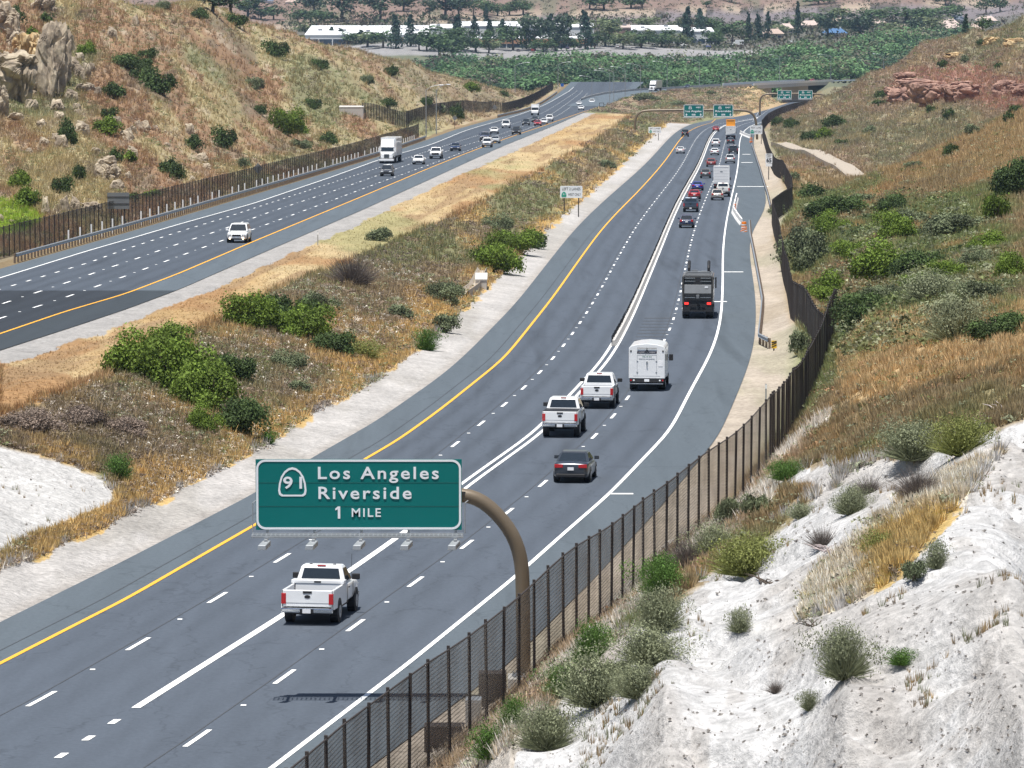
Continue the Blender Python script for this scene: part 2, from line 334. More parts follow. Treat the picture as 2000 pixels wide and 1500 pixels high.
def ground_colour(X, Y, px, py):
    sh = np.shape(X); c = np.zeros(sh+(3,)); c[...] = (.22,.165,.095)
    sc = 1+Y/500.
    n1 = fbm(X/(2.2*sc), Y/(7*sc), 21, 4); n2 = fbm(X/(7*sc), Y/(20*sc), 31, 4); n3 = fbm(X/(.7*sc), Y/(2.2*sc), 41, 3)
    R1 = R_edge1(Y); R0 = R_edge0(Y); L0 = L_edge0(Y); L1 = L_edge1(Y); LG = L_grav(Y); LC = L_crest(Y); RB = R_bank(Y)
    # ---- left hill: streaks of rusty grass, straw and green running down the slope
    left = X < L0-2
    st = fbm((X+Y*.16)/7., (Y-X*1.2)/70., 51, 4)
    cl = np.zeros_like(c); cl[...] = (.235,.15,.09)
    cl = mixc(cl, (.285,.235,.13), sstep(.46,.58, st)); cl = mixc(cl, (.165,.17,.09), sstep(.58,.70, n2)*.8)
    cl = mixc(cl, (.15,.12,.085), sstep(.42,.30, n1)*.7); cl = mixc(cl, (.32,.27,.2), sstep(.66,.74, n3)*.6)
    cl = mixc(cl, (.20,.27,.035), inpoly(px, py, POLY['leftgreen']).astype(float))
    far = sstep(1000,1400,Y); cl = mixc(cl, (.23,.19,.125), far*.6)
    c = np.where(left[...,None], cl, c)
    # ---- dry flat beside the left road
    fl = (X >= L1) & (X < LC+.6+ (n1-.5)*3)
    cf = np.zeros_like(c); cf[...] = (.40,.27,.13); cf = mixc(cf, (.47,.36,.20), sstep(.42,.6,n2)); cf = mixc(cf, (.33,.19,.09), sstep(.52,.66,n1)*.85)
    fs_ = fbm((X-L1)/1.6, Y/38., 57, 4); cf = mixc(cf, (.30,.20,.11), sstep(.52,.66,fs_)*.8); cf = mixc(cf, (.24,.25,.11), sstep(.64,.72,n2)*.6)
    c = np.where(fl[...,None], cf, c)
    gr = (X >= L1-1) & (X < LG + (n3-.5)*1.5)
    cg = np.zeros_like(c); cg[...] = (.36,.345,.33); cg = mixc(cg, (.27,.26,.25), sstep(.5,.7,n3)*.6)
    c = np.where(gr[...,None], cg, c)
    # ---- bank between the roadways
    bk = (X >= LC+.6+(n1-.5)*3) & (X < RB+(n3-.5)*2)
    cb = np.zeros_like(c); cb[...] = (.20,.155,.095); cb = mixc(cb, (.15,.15,.075), sstep(.45,.62,n2)); cb = mixc(cb, (.36,.25,.11), sstep(.56,.70,n1)*.8)
    tt = np.clip((X-LC)/(RB-LC+1e-3), 0, 1); cb = mixc(cb, (.42,.29,.12), sstep(.72,.98,tt+ (n1-.5)*.3)*.8)
    cb = mixc(cb, (.50,.49,.475), inpoly(px+(n1-.5)*50, py+(n2-.5)*40, POLY['wleft'])*1.0)
    c = np.where(bk[...,None], cb, c)
    # white decomposed gravel beside the right roadway
    wg = (X >= RB+(n3-.5)*2) & (X <= R0+.4)
    cw = np.zeros_like(c); cw[...] = (.45,.43,.41); cw = mixc(cw, (.35,.33,.30), sstep(.5,.72,n1)*.7); cw = mixc(cw, (.36,.33,.30), sstep(1.0,.1, R0-X)*.75)
    c = np.where(wg[...,None], cw, c)
    # ---- right side
    rt = X > R1-.4
    cr = np.zeros_like(c); cr[...] = (.22,.17,.10)
    cr = mixc(cr, (.14,.16,.065), sstep(.45,.62,n2)); cr = mixc(cr, (.30,.20,.10), sstep(.56,.7,n1)*.8)
    cr = mixc(cr, (.40,.285,.15), (inpoly(px, py+(n2-.5)*60, POLY['orange1'])*.8))
    cr = mixc(cr, (.26,.19,.105), inpoly(px, py, POLY['brownhill'])*sstep(.4,.6,n2))
    farr = sstep(780, 900, Y)
    crf = np.zeros_like(c); crf[...] = (.22,.165,.115); crf = mixc(crf, (.17,.165,.10), sstep(.45,.6,n2)*.8); crf = mixc(crf, (.32,.26,.16), sstep(.58,.7,n1)*.6)
    crf = mixc(crf, (.27,.15,.115), inpoly(px+(n1-.5)*50, py+(n2-.5)*30, POLY['red'])*.85)
    cr = mixc(cr, crf, farr)
    sh1 = sstep(3.6+ (n2-.5)*3, 2.2, X-R1)*(Y < 1300)
    cr = mixc(cr, (.33,.285,.235), sh1*(.75+.25*sstep(.4,.6,n1)))
    near2 = sstep(4.5, 7.5, X-R1)*0
    wz = inpoly(px+(n1-.5)*90, py+(n2-.5)*60, POLY['white'])
    wz = wz & ~inpoly(px+(n1-.5)*70, py+(n2-.5)*50, POLY['goldpatch'])
    wcol = mixc(np.zeros_like(c)+np.array((.54,.535,.53)), (.43,.41,.39), sstep(.46,.66,n1)*.85)
    wcol = mixc(wcol, (.38,.31,.27), sstep(.60,.72,n2)*.6); wcol = mixc(wcol, (.30,.28,.26), sstep(.60,.70,n3)*.5)
    wz2 = inpoly(px, py, POLY['white2'])
    cr = np.where((wz|wz2)[...,None], wcol, cr)
    gz = inpoly(px+(n1-.5)*70, py+(n2-.5)*50, POLY['goldpatch'])
    cr = np.where(gz[...,None], mixc(np.zeros_like(c)+np.array((.40,.29,.12)), (.55,.5,.42), sstep(.5,.65,n1)), cr)
    cr = np.where(((X-R1 < 9) & (Y < 200) & (X-R1 > 2))[...,None], mixc(np.zeros_like(c)+np.array((.50,.46,.41)), (.33,.25,.17), sstep(.42,.6,n1)), cr)
    c = np.where(rt[...,None], cr, c)
    # ---- banks of the ramp
    fb = (Y > 1440) & (Y < 2200) & (X > L_edge0(Y)+6)
    cq = np.zeros_like(c); cq[...] = (.36,.265,.15); cq = mixc(cq, (.22,.165,.11), sstep(.42,.58,n2)); cq = mixc(cq, (.15,.165,.085), sstep(.55,.66,n1)*.8)
    c = np.where((fb & (X < R0))[...,None], cq, c)
    # ---- valley
    vf = Y > 2150
    cv = np.zeros_like(c); cv[...] = (.14,.15,.10)
    cv = mixc(cv, (.27,.262,.26), sstep(2590,2600,Y)*sstep(2695,2690,Y)); 
    cv = mixc(cv, (.30,.29,.29), sstep(2680,2684,Y)*sstep(2712,2708,Y)); 
    y0 = np.interp(px, [400,560,900,1100,1500,2000], [60,55,41,33,20,9])
    cv = mixc(cv, (.13,.125,.105), sstep(2706,2716,Y))
    cv = mixc(cv, (.19,.165,.17), sstep(y0+24, y0+20, py)*sstep(950,1050,px)); cv = mixc(cv, (.08,.075,.07), (np.abs(py-y0) < 1.0)*1.0)
    cv = mixc(cv, (.36,.29,.22), (py < y0-1)*1.0); cv = mixc(cv, (.22,.155,.125), sstep(y0-7, y0-11, py+(n2-.5)*8)); cv = mixc(cv, (.14,.14,.09), (py < y0-9)*sstep(.6,.66,n1)*.7)
    c = np.where(vf[...,None], cv, c)
    hills = (left | (bk & ~inpoly(px+(n1-.5)*50, py+(n2-.5)*40, POLY['wleft'])) | (rt & ~(wz|wz2)) | (fb & (X < R0))) & ~vf
    c = c*np.where(hills, 1.3, 1.0)[...,None]
    c = c*(.86+.28*n3[...,None])
    return np.clip(c,0,.8)
TC = ground_colour(TX, TY, TPX, TPY)

# ---------------------------------------------------------------- materials
def newmat(name):
    m = bpy.data.materials.new(name); m.use_nodes = True
    return m, m.node_tree, m.node_tree.nodes['Principled BSDF']
def N(nt, t, **k):
    n = nt.nodes.new(t)
    for a, b in k.items(): setattr(n, a, b)
    return n
def simple(name, col, rough=.5, metal=0, coat=0, var=.0, scale=3., bump=0, spec=None, emit=None):
    m, nt, p = newmat(name); p.inputs['Roughness'].default_value = rough; p.inputs['Metallic'].default_value = metal
    if coat: p.inputs['Coat Weight'].default_value = coat; p.inputs['Coat Roughness'].default_value = .05
    if spec is not None: p.inputs['Specular IOR Level'].default_value = spec
    tc = N(nt, 'ShaderNodeTexCoord')
    no = N(nt, 'ShaderNodeTexNoise'); no.inputs['Scale'].default_value = scale; no.inputs['Detail'].default_value = 5
    nt.links.new(tc.outputs['Object'], no.inputs['Vector'])
    r = N(nt, 'ShaderNodeMapRange'); r.inputs[3].default_value = 1-max(var,.03); r.inputs[4].default_value = 1+max(var,.03)
    nt.links.new(no.outputs[0], r.inputs[0])
    mx = N(nt, 'ShaderNodeVectorMath', operation='SCALE'); mx.inputs[0].default_value = col[:3]
    nt.links.new(r.outputs[0], mx.inputs['Scale']); nt.links.new(mx.outputs[0], p.inputs['Base Color'])
    if bump:
        b = N(nt, 'ShaderNodeBump'); b.inputs['Strength'].default_value = bump; b.inputs['Distance'].default_value = .05
        nt.links.new(no.outputs[0], b.inputs['Height']); nt.links.new(b.outputs[0], p.inputs['Normal'])
    if emit: p.inputs['Emission Color'].default_value = (*emit[:3],1); p.inputs['Emission Strength'].default_value = emit[3]
    return m
def mat_ground():
    m, nt, p = newmat('soil'); p.inputs['Roughness'].default_value = .95; p.inputs['Specular IOR Level'].default_value = .15
    at = N(nt, 'ShaderNodeAttribute', attribute_name='Col'); tc = N(nt, 'ShaderNodeNewGeometry')
    def noise(sc, det=6, st=None):
        n = N(nt, 'ShaderNodeTexNoise'); n.inputs['Scale'].default_value = sc; n.inputs['Detail'].default_value = det; n.inputs['Roughness'].default_value = .65
        nt.links.new(tc.outputs['Position'], n.inputs['Vector']); return n
    a = noise(3.4, 9); b = noise(.35)
    r = N(nt, 'ShaderNodeMapRange'); r.inputs[1].default_value = .3; r.inputs[2].default_value = .7; r.inputs[3].default_value = .64; r.inputs[4].default_value = 1.26
    nt.links.new(a.outputs[0], r.inputs[0])
    r2 = N(nt, 'ShaderNodeMapRange'); r2.inputs[1].default_value = .3; r2.inputs[2].default_value = .7; r2.inputs[3].default_value = .85; r2.inputs[4].default_value = 1.12
    nt.links.new(b.outputs[0], r2.inputs[0])
    mu = N(nt, 'ShaderNodeMath', operation='MULTIPLY'); nt.links.new(r.outputs[0], mu.inputs[0]); nt.links.new(r2.outputs[0], mu.inputs[1])
    v = N(nt, 'ShaderNodeVectorMath', operation='SCALE'); nt.links.new(at.outputs['Color'], v.inputs[0]); nt.links.new(mu.outputs[0], v.inputs['Scale'])
    nt.links.new(v.outputs[0], p.inputs['Base Color'])
    bp = N(nt, 'ShaderNodeBump'); bp.inputs['Strength'].default_value = .9; bp.inputs['Distance'].default_value = .22
    nt.links.new(a.outputs[0], bp.inputs['Height']); nt.links.new(bp.outputs[0], p.inputs['Normal'])
    return m
M_GROUND = mat_ground()
def mat_asphalt(name, c0, c1):
    m, nt, p = newmat(name); p.inputs['Roughness'].default_value = .85; p.inputs['Specular IOR Level'].default_value = .3
    g = N(nt, 'ShaderNodeNewGeometry')
    mp = N(nt, 'ShaderNodeMapping'); mp.inputs['Scale'].default_value = (.9, .03, .3); mp.inputs['Rotation'].default_value = (0,0,math.radians(5)); nt.links.new(g.outputs['Position'], mp.inputs['Vector'])
    a = N(nt, 'ShaderNodeTexNoise'); a.inputs['Scale'].default_value = 1.3; a.inputs['Detail'].default_value = 5; nt.links.new(mp.outputs[0], a.inputs['Vector'])
    b = N(nt, 'ShaderNodeTexNoise'); b.inputs['Scale'].default_value = 6; b.inputs['Detail'].default_value = 8; b.inputs['Roughness'].default_value = .8; nt.links.new(g.outputs['Position'], b.inputs['Vector'])
    at = N(nt, 'ShaderNodeAttribute', attribute_name='Col')
    r = N(nt, 'ShaderNodeMapRange'); r.inputs[1].default_value = .25; r.inputs[2].default_value = .75; r.inputs[3].default_value = .92; r.inputs[4].default_value = 1.08; nt.links.new(a.outputs[0], r.inputs[0])
    r2 = N(nt, 'ShaderNodeMapRange'); r2.inputs[1].default_value = .3; r2.inputs[2].default_value = .7; r2.inputs[3].default_value = .8; r2.inputs[4].default_value = 1.2; nt.links.new(b.outputs[0], r2.inputs[0])
    mu = N(nt, 'ShaderNodeMath', operation='MULTIPLY'); nt.links.new(r.outputs[0], mu.inputs[0]); nt.links.new(r2.outputs[0], mu.inputs[1])
    mp2 = N(nt, 'ShaderNodeMapping'); mp2.inputs['Scale'].default_value = (.22, .05, .1); nt.links.new(g.outputs['Position'], mp2.inputs['Vector'])
    wn = N(nt, 'ShaderNodeTexNoise'); wn.inputs['Scale'].default_value = .8; wn.inputs['Detail'].default_value = 4; nt.links.new(g.outputs['Position'], wn.inputs['Vector'])
    ad = N(nt, 'ShaderNodeVectorMath', operation='MULTIPLY_ADD'); ad.inputs[1].default_value = (.35,.35,.35); nt.links.new(wn.outputs['Color'], ad.inputs[0]); nt.links.new(mp2.outputs[0], ad.inputs[2])
    vo = N(nt, 'ShaderNodeTexVoronoi', feature='DISTANCE_TO_EDGE'); vo.inputs['Scale'].default_value = 1.0; nt.links.new(ad.outputs[0], vo.inputs['Vector'])
    ck = N(nt, 'ShaderNodeMapRange'); ck.inputs[1].default_value = .004; ck.inputs[2].default_value = .012; ck.inputs[3].default_value = .82; ck.inputs[4].default_value = 1.; nt.links.new(vo.outputs['Distance'], ck.inputs[0])
    st = N(nt, 'ShaderNodeTexNoise'); st.inputs['Scale'].default_value = .5; st.inputs['Detail'].default_value = 3; nt.links.new(mp.outputs[0], st.inputs['Vector'])
    sr = N(nt, 'ShaderNodeMapRange'); sr.inputs[1].default_value = .60; sr.inputs[2].default_value = .72; sr.inputs[3].default_value = 1.; sr.inputs[4].default_value = .78; nt.links.new(st.outputs[0], sr.inputs[0])
    m2 = N(nt, 'ShaderNodeMath', operation='MULTIPLY'); nt.links.new(ck.outputs[0], m2.inputs[0]); nt.links.new(sr.outputs[0], m2.inputs[1])
    m3 = N(nt, 'ShaderNodeMath', operation='MULTIPLY'); nt.links.new(m2.outputs[0], m3.inputs[0]); nt.links.new(mu.outputs[0], m3.inputs[1])
    v = N(nt, 'ShaderNodeVectorMath', operation='SCALE'); nt.links.new(at.outputs['Color'], v.inputs[0]); nt.links.new(m3.outputs[0], v.inputs['Scale'])
    nt.links.new(v.outputs[0], p.inputs['Base Color'])
    return m
M_ASPH = mat_asphalt('asphalt', 0, 0)
M_WHITE = simple('white_marking', (.86,.86,.84), .6, var=.08, scale=4); M_YEL = simple('yellow_marking', (.82,.40,.03), .6, var=.12, scale=4)

# ---------------------------------------------------------------- the ground sheet
def grid_faces(ny, nx):
    i = np.arange(ny-1)[:,None]*nx + np.arange(nx-1)[None]; i = i.ravel()
    return np.stack([i, i+1, i+1+nx, i+nx], -1)
V = np.stack([TX, TY, CZ-TD], -1).reshape(-1,3)
me = npmesh('ground', V, grid_faces(*TX.shape), TC.reshape(-1,3), M_GROUND)
me.shade_smooth()
tag(link('ground', me), kind='structure')

# ---------------------------------------------------------------- roads
def ribbon(name, Y0, Y1, XL, XR, D, lift=0., ncol=2, mat=None, n=None, colf=None, kind='structure', parent=None):
    n = n or 300
    Ys = np.geomspace(Y0, Y1, n); t = np.linspace(0, 1, ncol)
    X = XL(Ys)[:,None]*(1-t)+XR(Ys)[:,None]*t; YY = np.repeat(Ys[:,None], ncol, 1)
    V = np.stack([X, YY, CZ - D(YY) + lift], -1).reshape(-1,3)
    cols = colf(X, YY, t).reshape(-1,3) if colf else None
    me = npmesh(name, V, grid_faces(n, ncol), cols, mat)
    o = link(name, me, parent)
    if kind: tag(o, kind=kind)
    return o
def lane_tone(lines, base, shoulder):
    def f(X, Y, t):
        c = np.zeros(X.shape+(3,)); c[...] = base
        outer = (X < lines[0](Y)) | (X > lines[-1](Y))
        c = np.where(outer[...,None], shoulder, c)
        # darker wheel tracks worn along the lanes
        for a, b in zip(lines[:-1], lines[1:]):
            w = (X-a(Y))/(b(Y)-a(Y)+1e-6)
            k = ((w > 0) & (w < 1))*(np.exp(-((w-.26)/.10)**2)+np.exp(-((w-.74)/.10)**2))*.13*(.5+vnoise(X*0.+Y/37.,w*0+3,5))
            c = c*(1-k[...,None])
        return c
    return f
A0 = np.array((.064,.077,.097)); A1 = np.array((.084,.103,.120))
ribbon('right_roadway', 80, YR[1], R_edge0, R_edge1, D_R, 0, 90, M_ASPH, 420, lane_tone([R_yel, R_dash1, R_mid, R_dash2, R_white], A0*1.13, A1))
def ltone(X, Y, t):
    c = lane_tone([L_white, L_da, L_db, L_dc, L_yel], A0*1.0, A1*1.05)(X, Y, t)
    px, py = proj(X, Y, CZ-D_L(Y))
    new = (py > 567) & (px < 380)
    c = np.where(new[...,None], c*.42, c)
    return c
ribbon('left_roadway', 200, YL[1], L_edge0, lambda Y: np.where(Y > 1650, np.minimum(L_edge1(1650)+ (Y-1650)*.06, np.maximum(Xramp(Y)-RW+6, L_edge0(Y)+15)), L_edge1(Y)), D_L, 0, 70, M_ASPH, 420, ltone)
ribbon('connector_ramp', 1610, 2500, lambda Y: Xramp(Y)-RW, Xramp, D_P, .03, 12, M_ASPH, 120, lambda X,Y,t: np.zeros(X.shape+(3,))+A1*1.2)
# markings
def mark(name, line, w, Y0, Y1, D, mat, dx=0., lift=.012):
    ribbon(name, Y0, Y1, lambda Y: line(Y)+dx-w/2, lambda Y: line(Y)+dx+w/2, lambda Y: D(Y)-Y*2e-5, lift, 2, mat, 300)
def dashes(name, line, w, Y0, Y1, D, mat, L=3.66, P=14.63, ph=0., dx=0., extra=None):
    V = []; Fc = []
    # arc positions
    Ys = np.linspace(Y0, Y1, 6000); Xs = line(Ys)+dx; s = np.r_[0, np.cumsum(np.hypot(np.diff(Xs), np.diff(Ys)))]
    s0 = ph
    while s0+L < s[-1]:
        k = []
        for q in np.linspace(s0, s0+L, 3):
            y = float(np.interp(q, s, Ys)); x = float(np.interp(q, s, Xs)); z = CZ-float(D(y))+.012+y*2e-5
            k += [(x-w/2, y, z), (x+w/2, y, z)]
        n = len(V); V += k; Fc += [(n,n+1,n+3,n+2),(n+2,n+3,n+5,n+4)]
        if extra and s0+L+ (P-L)/2 < s[-1]:
            q = s0+L+(P-L)/2; y = float(np.interp(q, s, Ys)); x = float(np.interp(q, s, Xs)); z = CZ-float(D(y))+.014+y*2e-5
            n = len(V); V += [(x-.09,y,z),(x+.09,y,z),(x+.09,y+.2,z),(x-.09,y+.2,z),]; Fc.append((n,n+1,n+2,n+3))
        s0 += P
    tag(link(name, npmesh(name, V, Fc, None, mat)), kind='structure')
mark('yellow_edge_line', R_yel, .20, 90, 1600, D_R, M_YEL)
def ph(line, D, px, py, Y0, P=14.63):
    y = float(solveY(py, D)); Ys = np.linspace(Y0, y, 800); Xs = line(Ys); s = np.hypot(np.diff(Xs), np.diff(Ys)).sum(); return s % P - 1.83
dashes('lane_dashes', R_dash1, .17, 100, 1900, D_R, M_WHITE, ph=ph(R_dash1, D_R, 270, 1258, 100), extra=True)
dashes('lane_dashes', R_dash2, .17, 100, 1900, D_R, M_WHITE, ph=ph(R_dash2, D_R, 556, 1322, 100), extra=True)
Ym = float(solveY(1383, D_R))
mark('white_lane_line', R_mid, .30, Ym, float(solveY(960, D_R)), D_R, M_WHITE)
mark('white_lane_line', R_mid, .20, float(solveY(958, D_R)), 1600, D_R, M_WHITE, dx=-.20)
mark('white_lane_line', R_mid, .20, float(solveY(958, D_R)), 1600, D_R, M_WHITE, dx=.28)
dashes('lane_dashes', R_mid, .24, 110, Ym-1, D_R, M_WHITE, L=1.0, P=3.66, ph=.8)
mark('white_edge_line', R_white, .19, 90, 1700, D_R, M_WHITE)
mark('white_edge_line', L_white, .17, 250, 2000, D_L, M_WHITE)
mark('yellow_edge_line', L_yel, .20, 200, 1640, D_L, M_YEL)
dashes('lane_dashes', L_da, .17, 300, 1950, D_L, M_WHITE, L=2.2, P=7.31, ph=1.)
dashes('lane_dashes', L_db, .18, 300, 1950, D_L, M_WHITE, ph=ph(L_db, D_L, 307, 491, 300), extra=True)
dashes('lane_dashes', L_dc, .18, 300, 1900, D_L, M_WHITE, ph=ph(L_dc, D_L, 325, 510, 300), extra=True)
# short enforcement ticks across the right shoulder
for (xa, xb, py) in ((1186,1237,966),(1412,1452,532),(1440,1500,365),(1448,1470,318),(1450,1466,302),(1345,1420,590)):
    Y = float(solveY(py, D_R)); a = PXY(xa, py, Y); b = PXY(xb, py, Y)
    mb = MB(); z = a.z+.015+Y*2e-5; mb.quad((a.x,Y,z),(b.x,Y,z),(b.x,Y+.22+Y*.0006,z),(a.x,Y+.22+Y*.0006,z)); tag(mb.build('shoulder_tick', M_WHITE), kind='structure')

M_TAR = simple('tar_seam', (.052,.056,.063), .7, var=.3, scale=2)
for ln, dx in ((R_dash1,-.32),(R_dash2,-.30),(R_yel,-.9)): mark('pavement_seam', ln, .05, 95, 700, D_R, M_TAR, dx=dx, lift=.006)
for x0,py,w,l,n in ((1236,672,.35,6,9),):
    Y = float(solveY(py, D_R)); a = PXY(x0,py,Y); mb = MB()
    for k in range(9):
        yy_ = Y+k*4.2; z = CZ-float(D_R(yy_))+.009; mb.quad((a.x+k*.22,yy_,z),(a.x+k*.22+2.3,yy_,z),(a.x+k*.22+2.3,yy_+.9,z-.05),(a.x+k*.22,yy_+.9,z-.05))
    tag(mb.build('tyre_mark', simple('tyre_mark',(.055,.06,.068),.8)), kind='structure')
# ================================================================ VEHICLES
def paint(name, col, rough=.28, metal=0.0): return simple(name, col, rough, metal, coat=.6, var=.03, scale=2)
M_GLASS = simple('tinted_glass', (.018,.024,.030), .06, spec=.9)
M_TYRE = simple('tyre_rubber', (.016,.016,.017), .85); M_RIM = simple('alloy_rim', (.42,.43,.44), .35, .8)
M_BLACK = simple('black_plastic', (.014,.014,.016), .6); M_CHROME = simple('chrome', (.62,.64,.66), .18, 1)
M_RED = simple('red_lens', (.42,.012,.015), .2, coat=.5); M_LENS = simple('clear_lens', (.75,.77,.78), .12, coat=.5)
M_PLATE = simple('plate_white', (.75,.76,.78), .5); M_REDLIT = simple('lit_red_lamp', (.8,.02,.02), .3, emit=(1,.04,.03,1.2))
M_AMBER = simple('amber_lamp', (.8,.25,.03), .3); M_FOG = simple('lit_lamp', (1,.85,.7), .3, emit=(1,.75,.5,3.0))
PAINT = {}
def P(c):
    cols = dict(white=(.78,.79,.80), silver=(.42,.44,.46), gold=(.36,.34,.31), black=(.018,.018,.020), grey=(.08,.085,.095), dkgrey=(.045,.052,.065), navy=(.022,.035,.085),
                blue=(.015,.035,.30), red=(.36,.015,.02), maroon=(.20,.02,.02), offwhite=(.66,.66,.64), beige=(.62,.58,.50), slate=(.05,.075,.11), trailer=(.70,.71,.72), orange=(.85,.33,.02), olive=(.05,.048,.045))
    if c not in PAINT: PAINT[c] = paint('paint_'+c, cols[c], .3, .35 if c in ('silver','gold','grey','dkgrey','slate') else 0)
    return PAINT[c]
def ring(w, zb, zt, crown=.03, tuck=.06):
    h = zt-zb
    return [(0,zb),(w*.80,zb),(w*.95,zb+.05),(w,zb+h*.22),(w,zb+h*.62),(w-.02,zt-tuck*1.2),(w-tuck,zt-.01),(w*.6,zt+crown*.6),(0,zt+crown)]
def loft(st):
    """st: list of (y, half width, z bottom, z top) -> closed smooth shell"""
    mb = MB(); R = []
    for (y, w, zb, zt) in st:
        h = ring(w, zb, zt); full = [(x, y, z) for x, z in h] + [(-x, y, z) for x, z in h[-2:0:-1]]
        R.append(full)
    n = len(R[0]); vs = [p for r in R for p in r]; fs = []
    for i in range(len(R)-1):
        for k in range(n): fs.append((i*n+k, i*n+(k+1)%n, (i+1)*n+(k+1)%n, (i+1)*n+k))
    fs.append(tuple(range(n-1,-1,-1))); fs.append(tuple(range((len(R)-1)*n, len(R)*n)))
    mb.add(vs, fs); return mb
def lerp3(a, b, t): return tuple(a[i]+(b[i]-a[i])*t for i in range(3))
def face_panel(q, u0, u1, v0, v1, t=.012):
    """solid panel lying on quad q=(bl,br,tr,tl), inset to the fractions given"""
    bl, br, tr, tl = q
    def at(u, v): return lerp3(lerp3(bl, br, u), lerp3(tl, tr, u), v)
    mb = MB(); mb.slab(at(u0,v0), at(u1,v0), at(u1,v1), at(u0,v1), t); return mb
def wheels(root, W, ys, r, wid=.24, dual=False, rim=.6):
    for y in ys:
        for s in (-1, 1):
            x1 = s*(W/2+.012); x0 = x1 - s*(wid*(1.9 if dual and y == ys[0] else 1))
            m = MB(); m.cyl((x0,y,r),(x1,y,r), r, n=20)
            wh = m.build('wheel', M_TYRE, root, bevel=.03)
            m = MB(); m.cyl((x1-s*.01,y,r),(x1+s*.012,y,r), r*rim, n=14); m.cyl((x1,y,r),(x1+s*.03,y,r), r*.18, n=8); m.build('rim', M_RIM, wh)
def arches(root, W, ys, r):
    for y in ys:
        for s in (-1,1):
            m = MB(); m.cyl((s*(W/2-.3),y,r+.04),(s*(W/2+.004),y,r+.04), r*1.17, n=20); m.build('wheel_arch', M_BLACK, root)
def mirror(root, x, y, z, mat, big=1.):
    for s in (-1, 1):
        m = MB(); m.box(s*x, s*(x+.24*big), y-.06, y+.06, z-.09*big, z+.09*big) if s > 0 else m.box(-(x+.24*big), -x, y-.06, y+.06, z-.09*big, z+.09*big)
        m.build('mirror', mat, root, bevel=.03)
def greenhouse(root, base, top, mat, split=.52, rear_glass=(.07,.93,.14,.9), front_glass=(.06,.94,.06,.92), side=True, roofname='roof', rake=.0, side_n=2, name='cabin'):
    """base=(w,y0,y1,z) top=(w,y0,y1,z)"""
    w0,a0,b0,z0 = base; w1,a1,b1,z1 = top
    c = [(-w0,a0,z0),(w0,a0,z0),(w0,b0,z0),(-w0,b0,z0),(-w1,a1,z1),(w1,a1,z1),(w1,b1,z1),(-w1,b1,z1)]
    m = MB(); m.hexa(c); cab = m.build(name, mat, root, bevel=.05)
    m = MB(); w2 = w1*.9; ya = a1+(b1-a1)*.06; yb = b1-(b1-a1)*.06
    m.hexa([(-w1+.01,a1+.01,z1-.002),(w1-.01,a1+.01,z1-.002),(w1-.01,b1-.01,z1-.002),(-w1+.01,b1-.01,z1-.002),(-w2,ya,z1+.045),(w2,ya,z1+.045),(w2,yb,z1+.045),(-w2,yb,z1+.045)])
    m.build(roofname, mat, cab, bevel=.03)
    if rear_glass: face_panel((c[0],c[1],c[5],c[4]), *rear_glass).build('rear_window', M_GLASS, root)
    if front_glass: face_panel((c[2],c[3],c[7],c[6]), *front_glass).build('windshield', M_GLASS, root)
    if side:
        for q in ((c[1],c[2],c[6],c[5]), (c[3],c[0],c[4],c[7])):
            rev = q[0] == c[3]
            cuts = [(.07,split-.02),(split+.02,.93)] if side_n == 2 else ([(.06,.33),(.36,.63),(.66,.94)] if side_n == 3 else [(.08,.92)])
            for u0, u1 in cuts:
                if rev: u0, u1 = 1-u1, 1-u0
                face_panel(q, u0, u1, .12, .88).build('side_window', M_GLASS, root)
    return cab
def lights(root, yr, yf, w, zr, zf, vert=False, lit=False, front_lit=False, hw=.36, hh=.12):
    for s in (-1, 1):
        m = MB()
        if vert: x0, x1, z0, z1 = s*(w-.17), s*(w+.005), zr-.20, zr+.20
        else: x0, x1, z0, z1 = s*(w-hw-.03), s*(w-.03), zr-hh*.55, zr+hh*.55
        x0, x1 = sorted((x0, x1)); m.box(x0, x1, yr-.02, yr+.09, z0, z1); m.build('taillight', M_REDLIT if lit else M_RED, root, bevel=.015)
        m = MB(); x0, x1 = sorted((s*(w-.42), s*(w-.05))); m.box(x0, x1, yf-.14, yf+.012, zf-.07, zf+.07); m.build('headlight', M_LENS, root, bevel=.02)
def plate(root, y, z, s=1):
    m = MB(); m.box(-.155,.155, min(y,y+.015*s), max(y,y+.015*s), z-.078, z+.078); m.build('license_plate', M_PLATE, root)

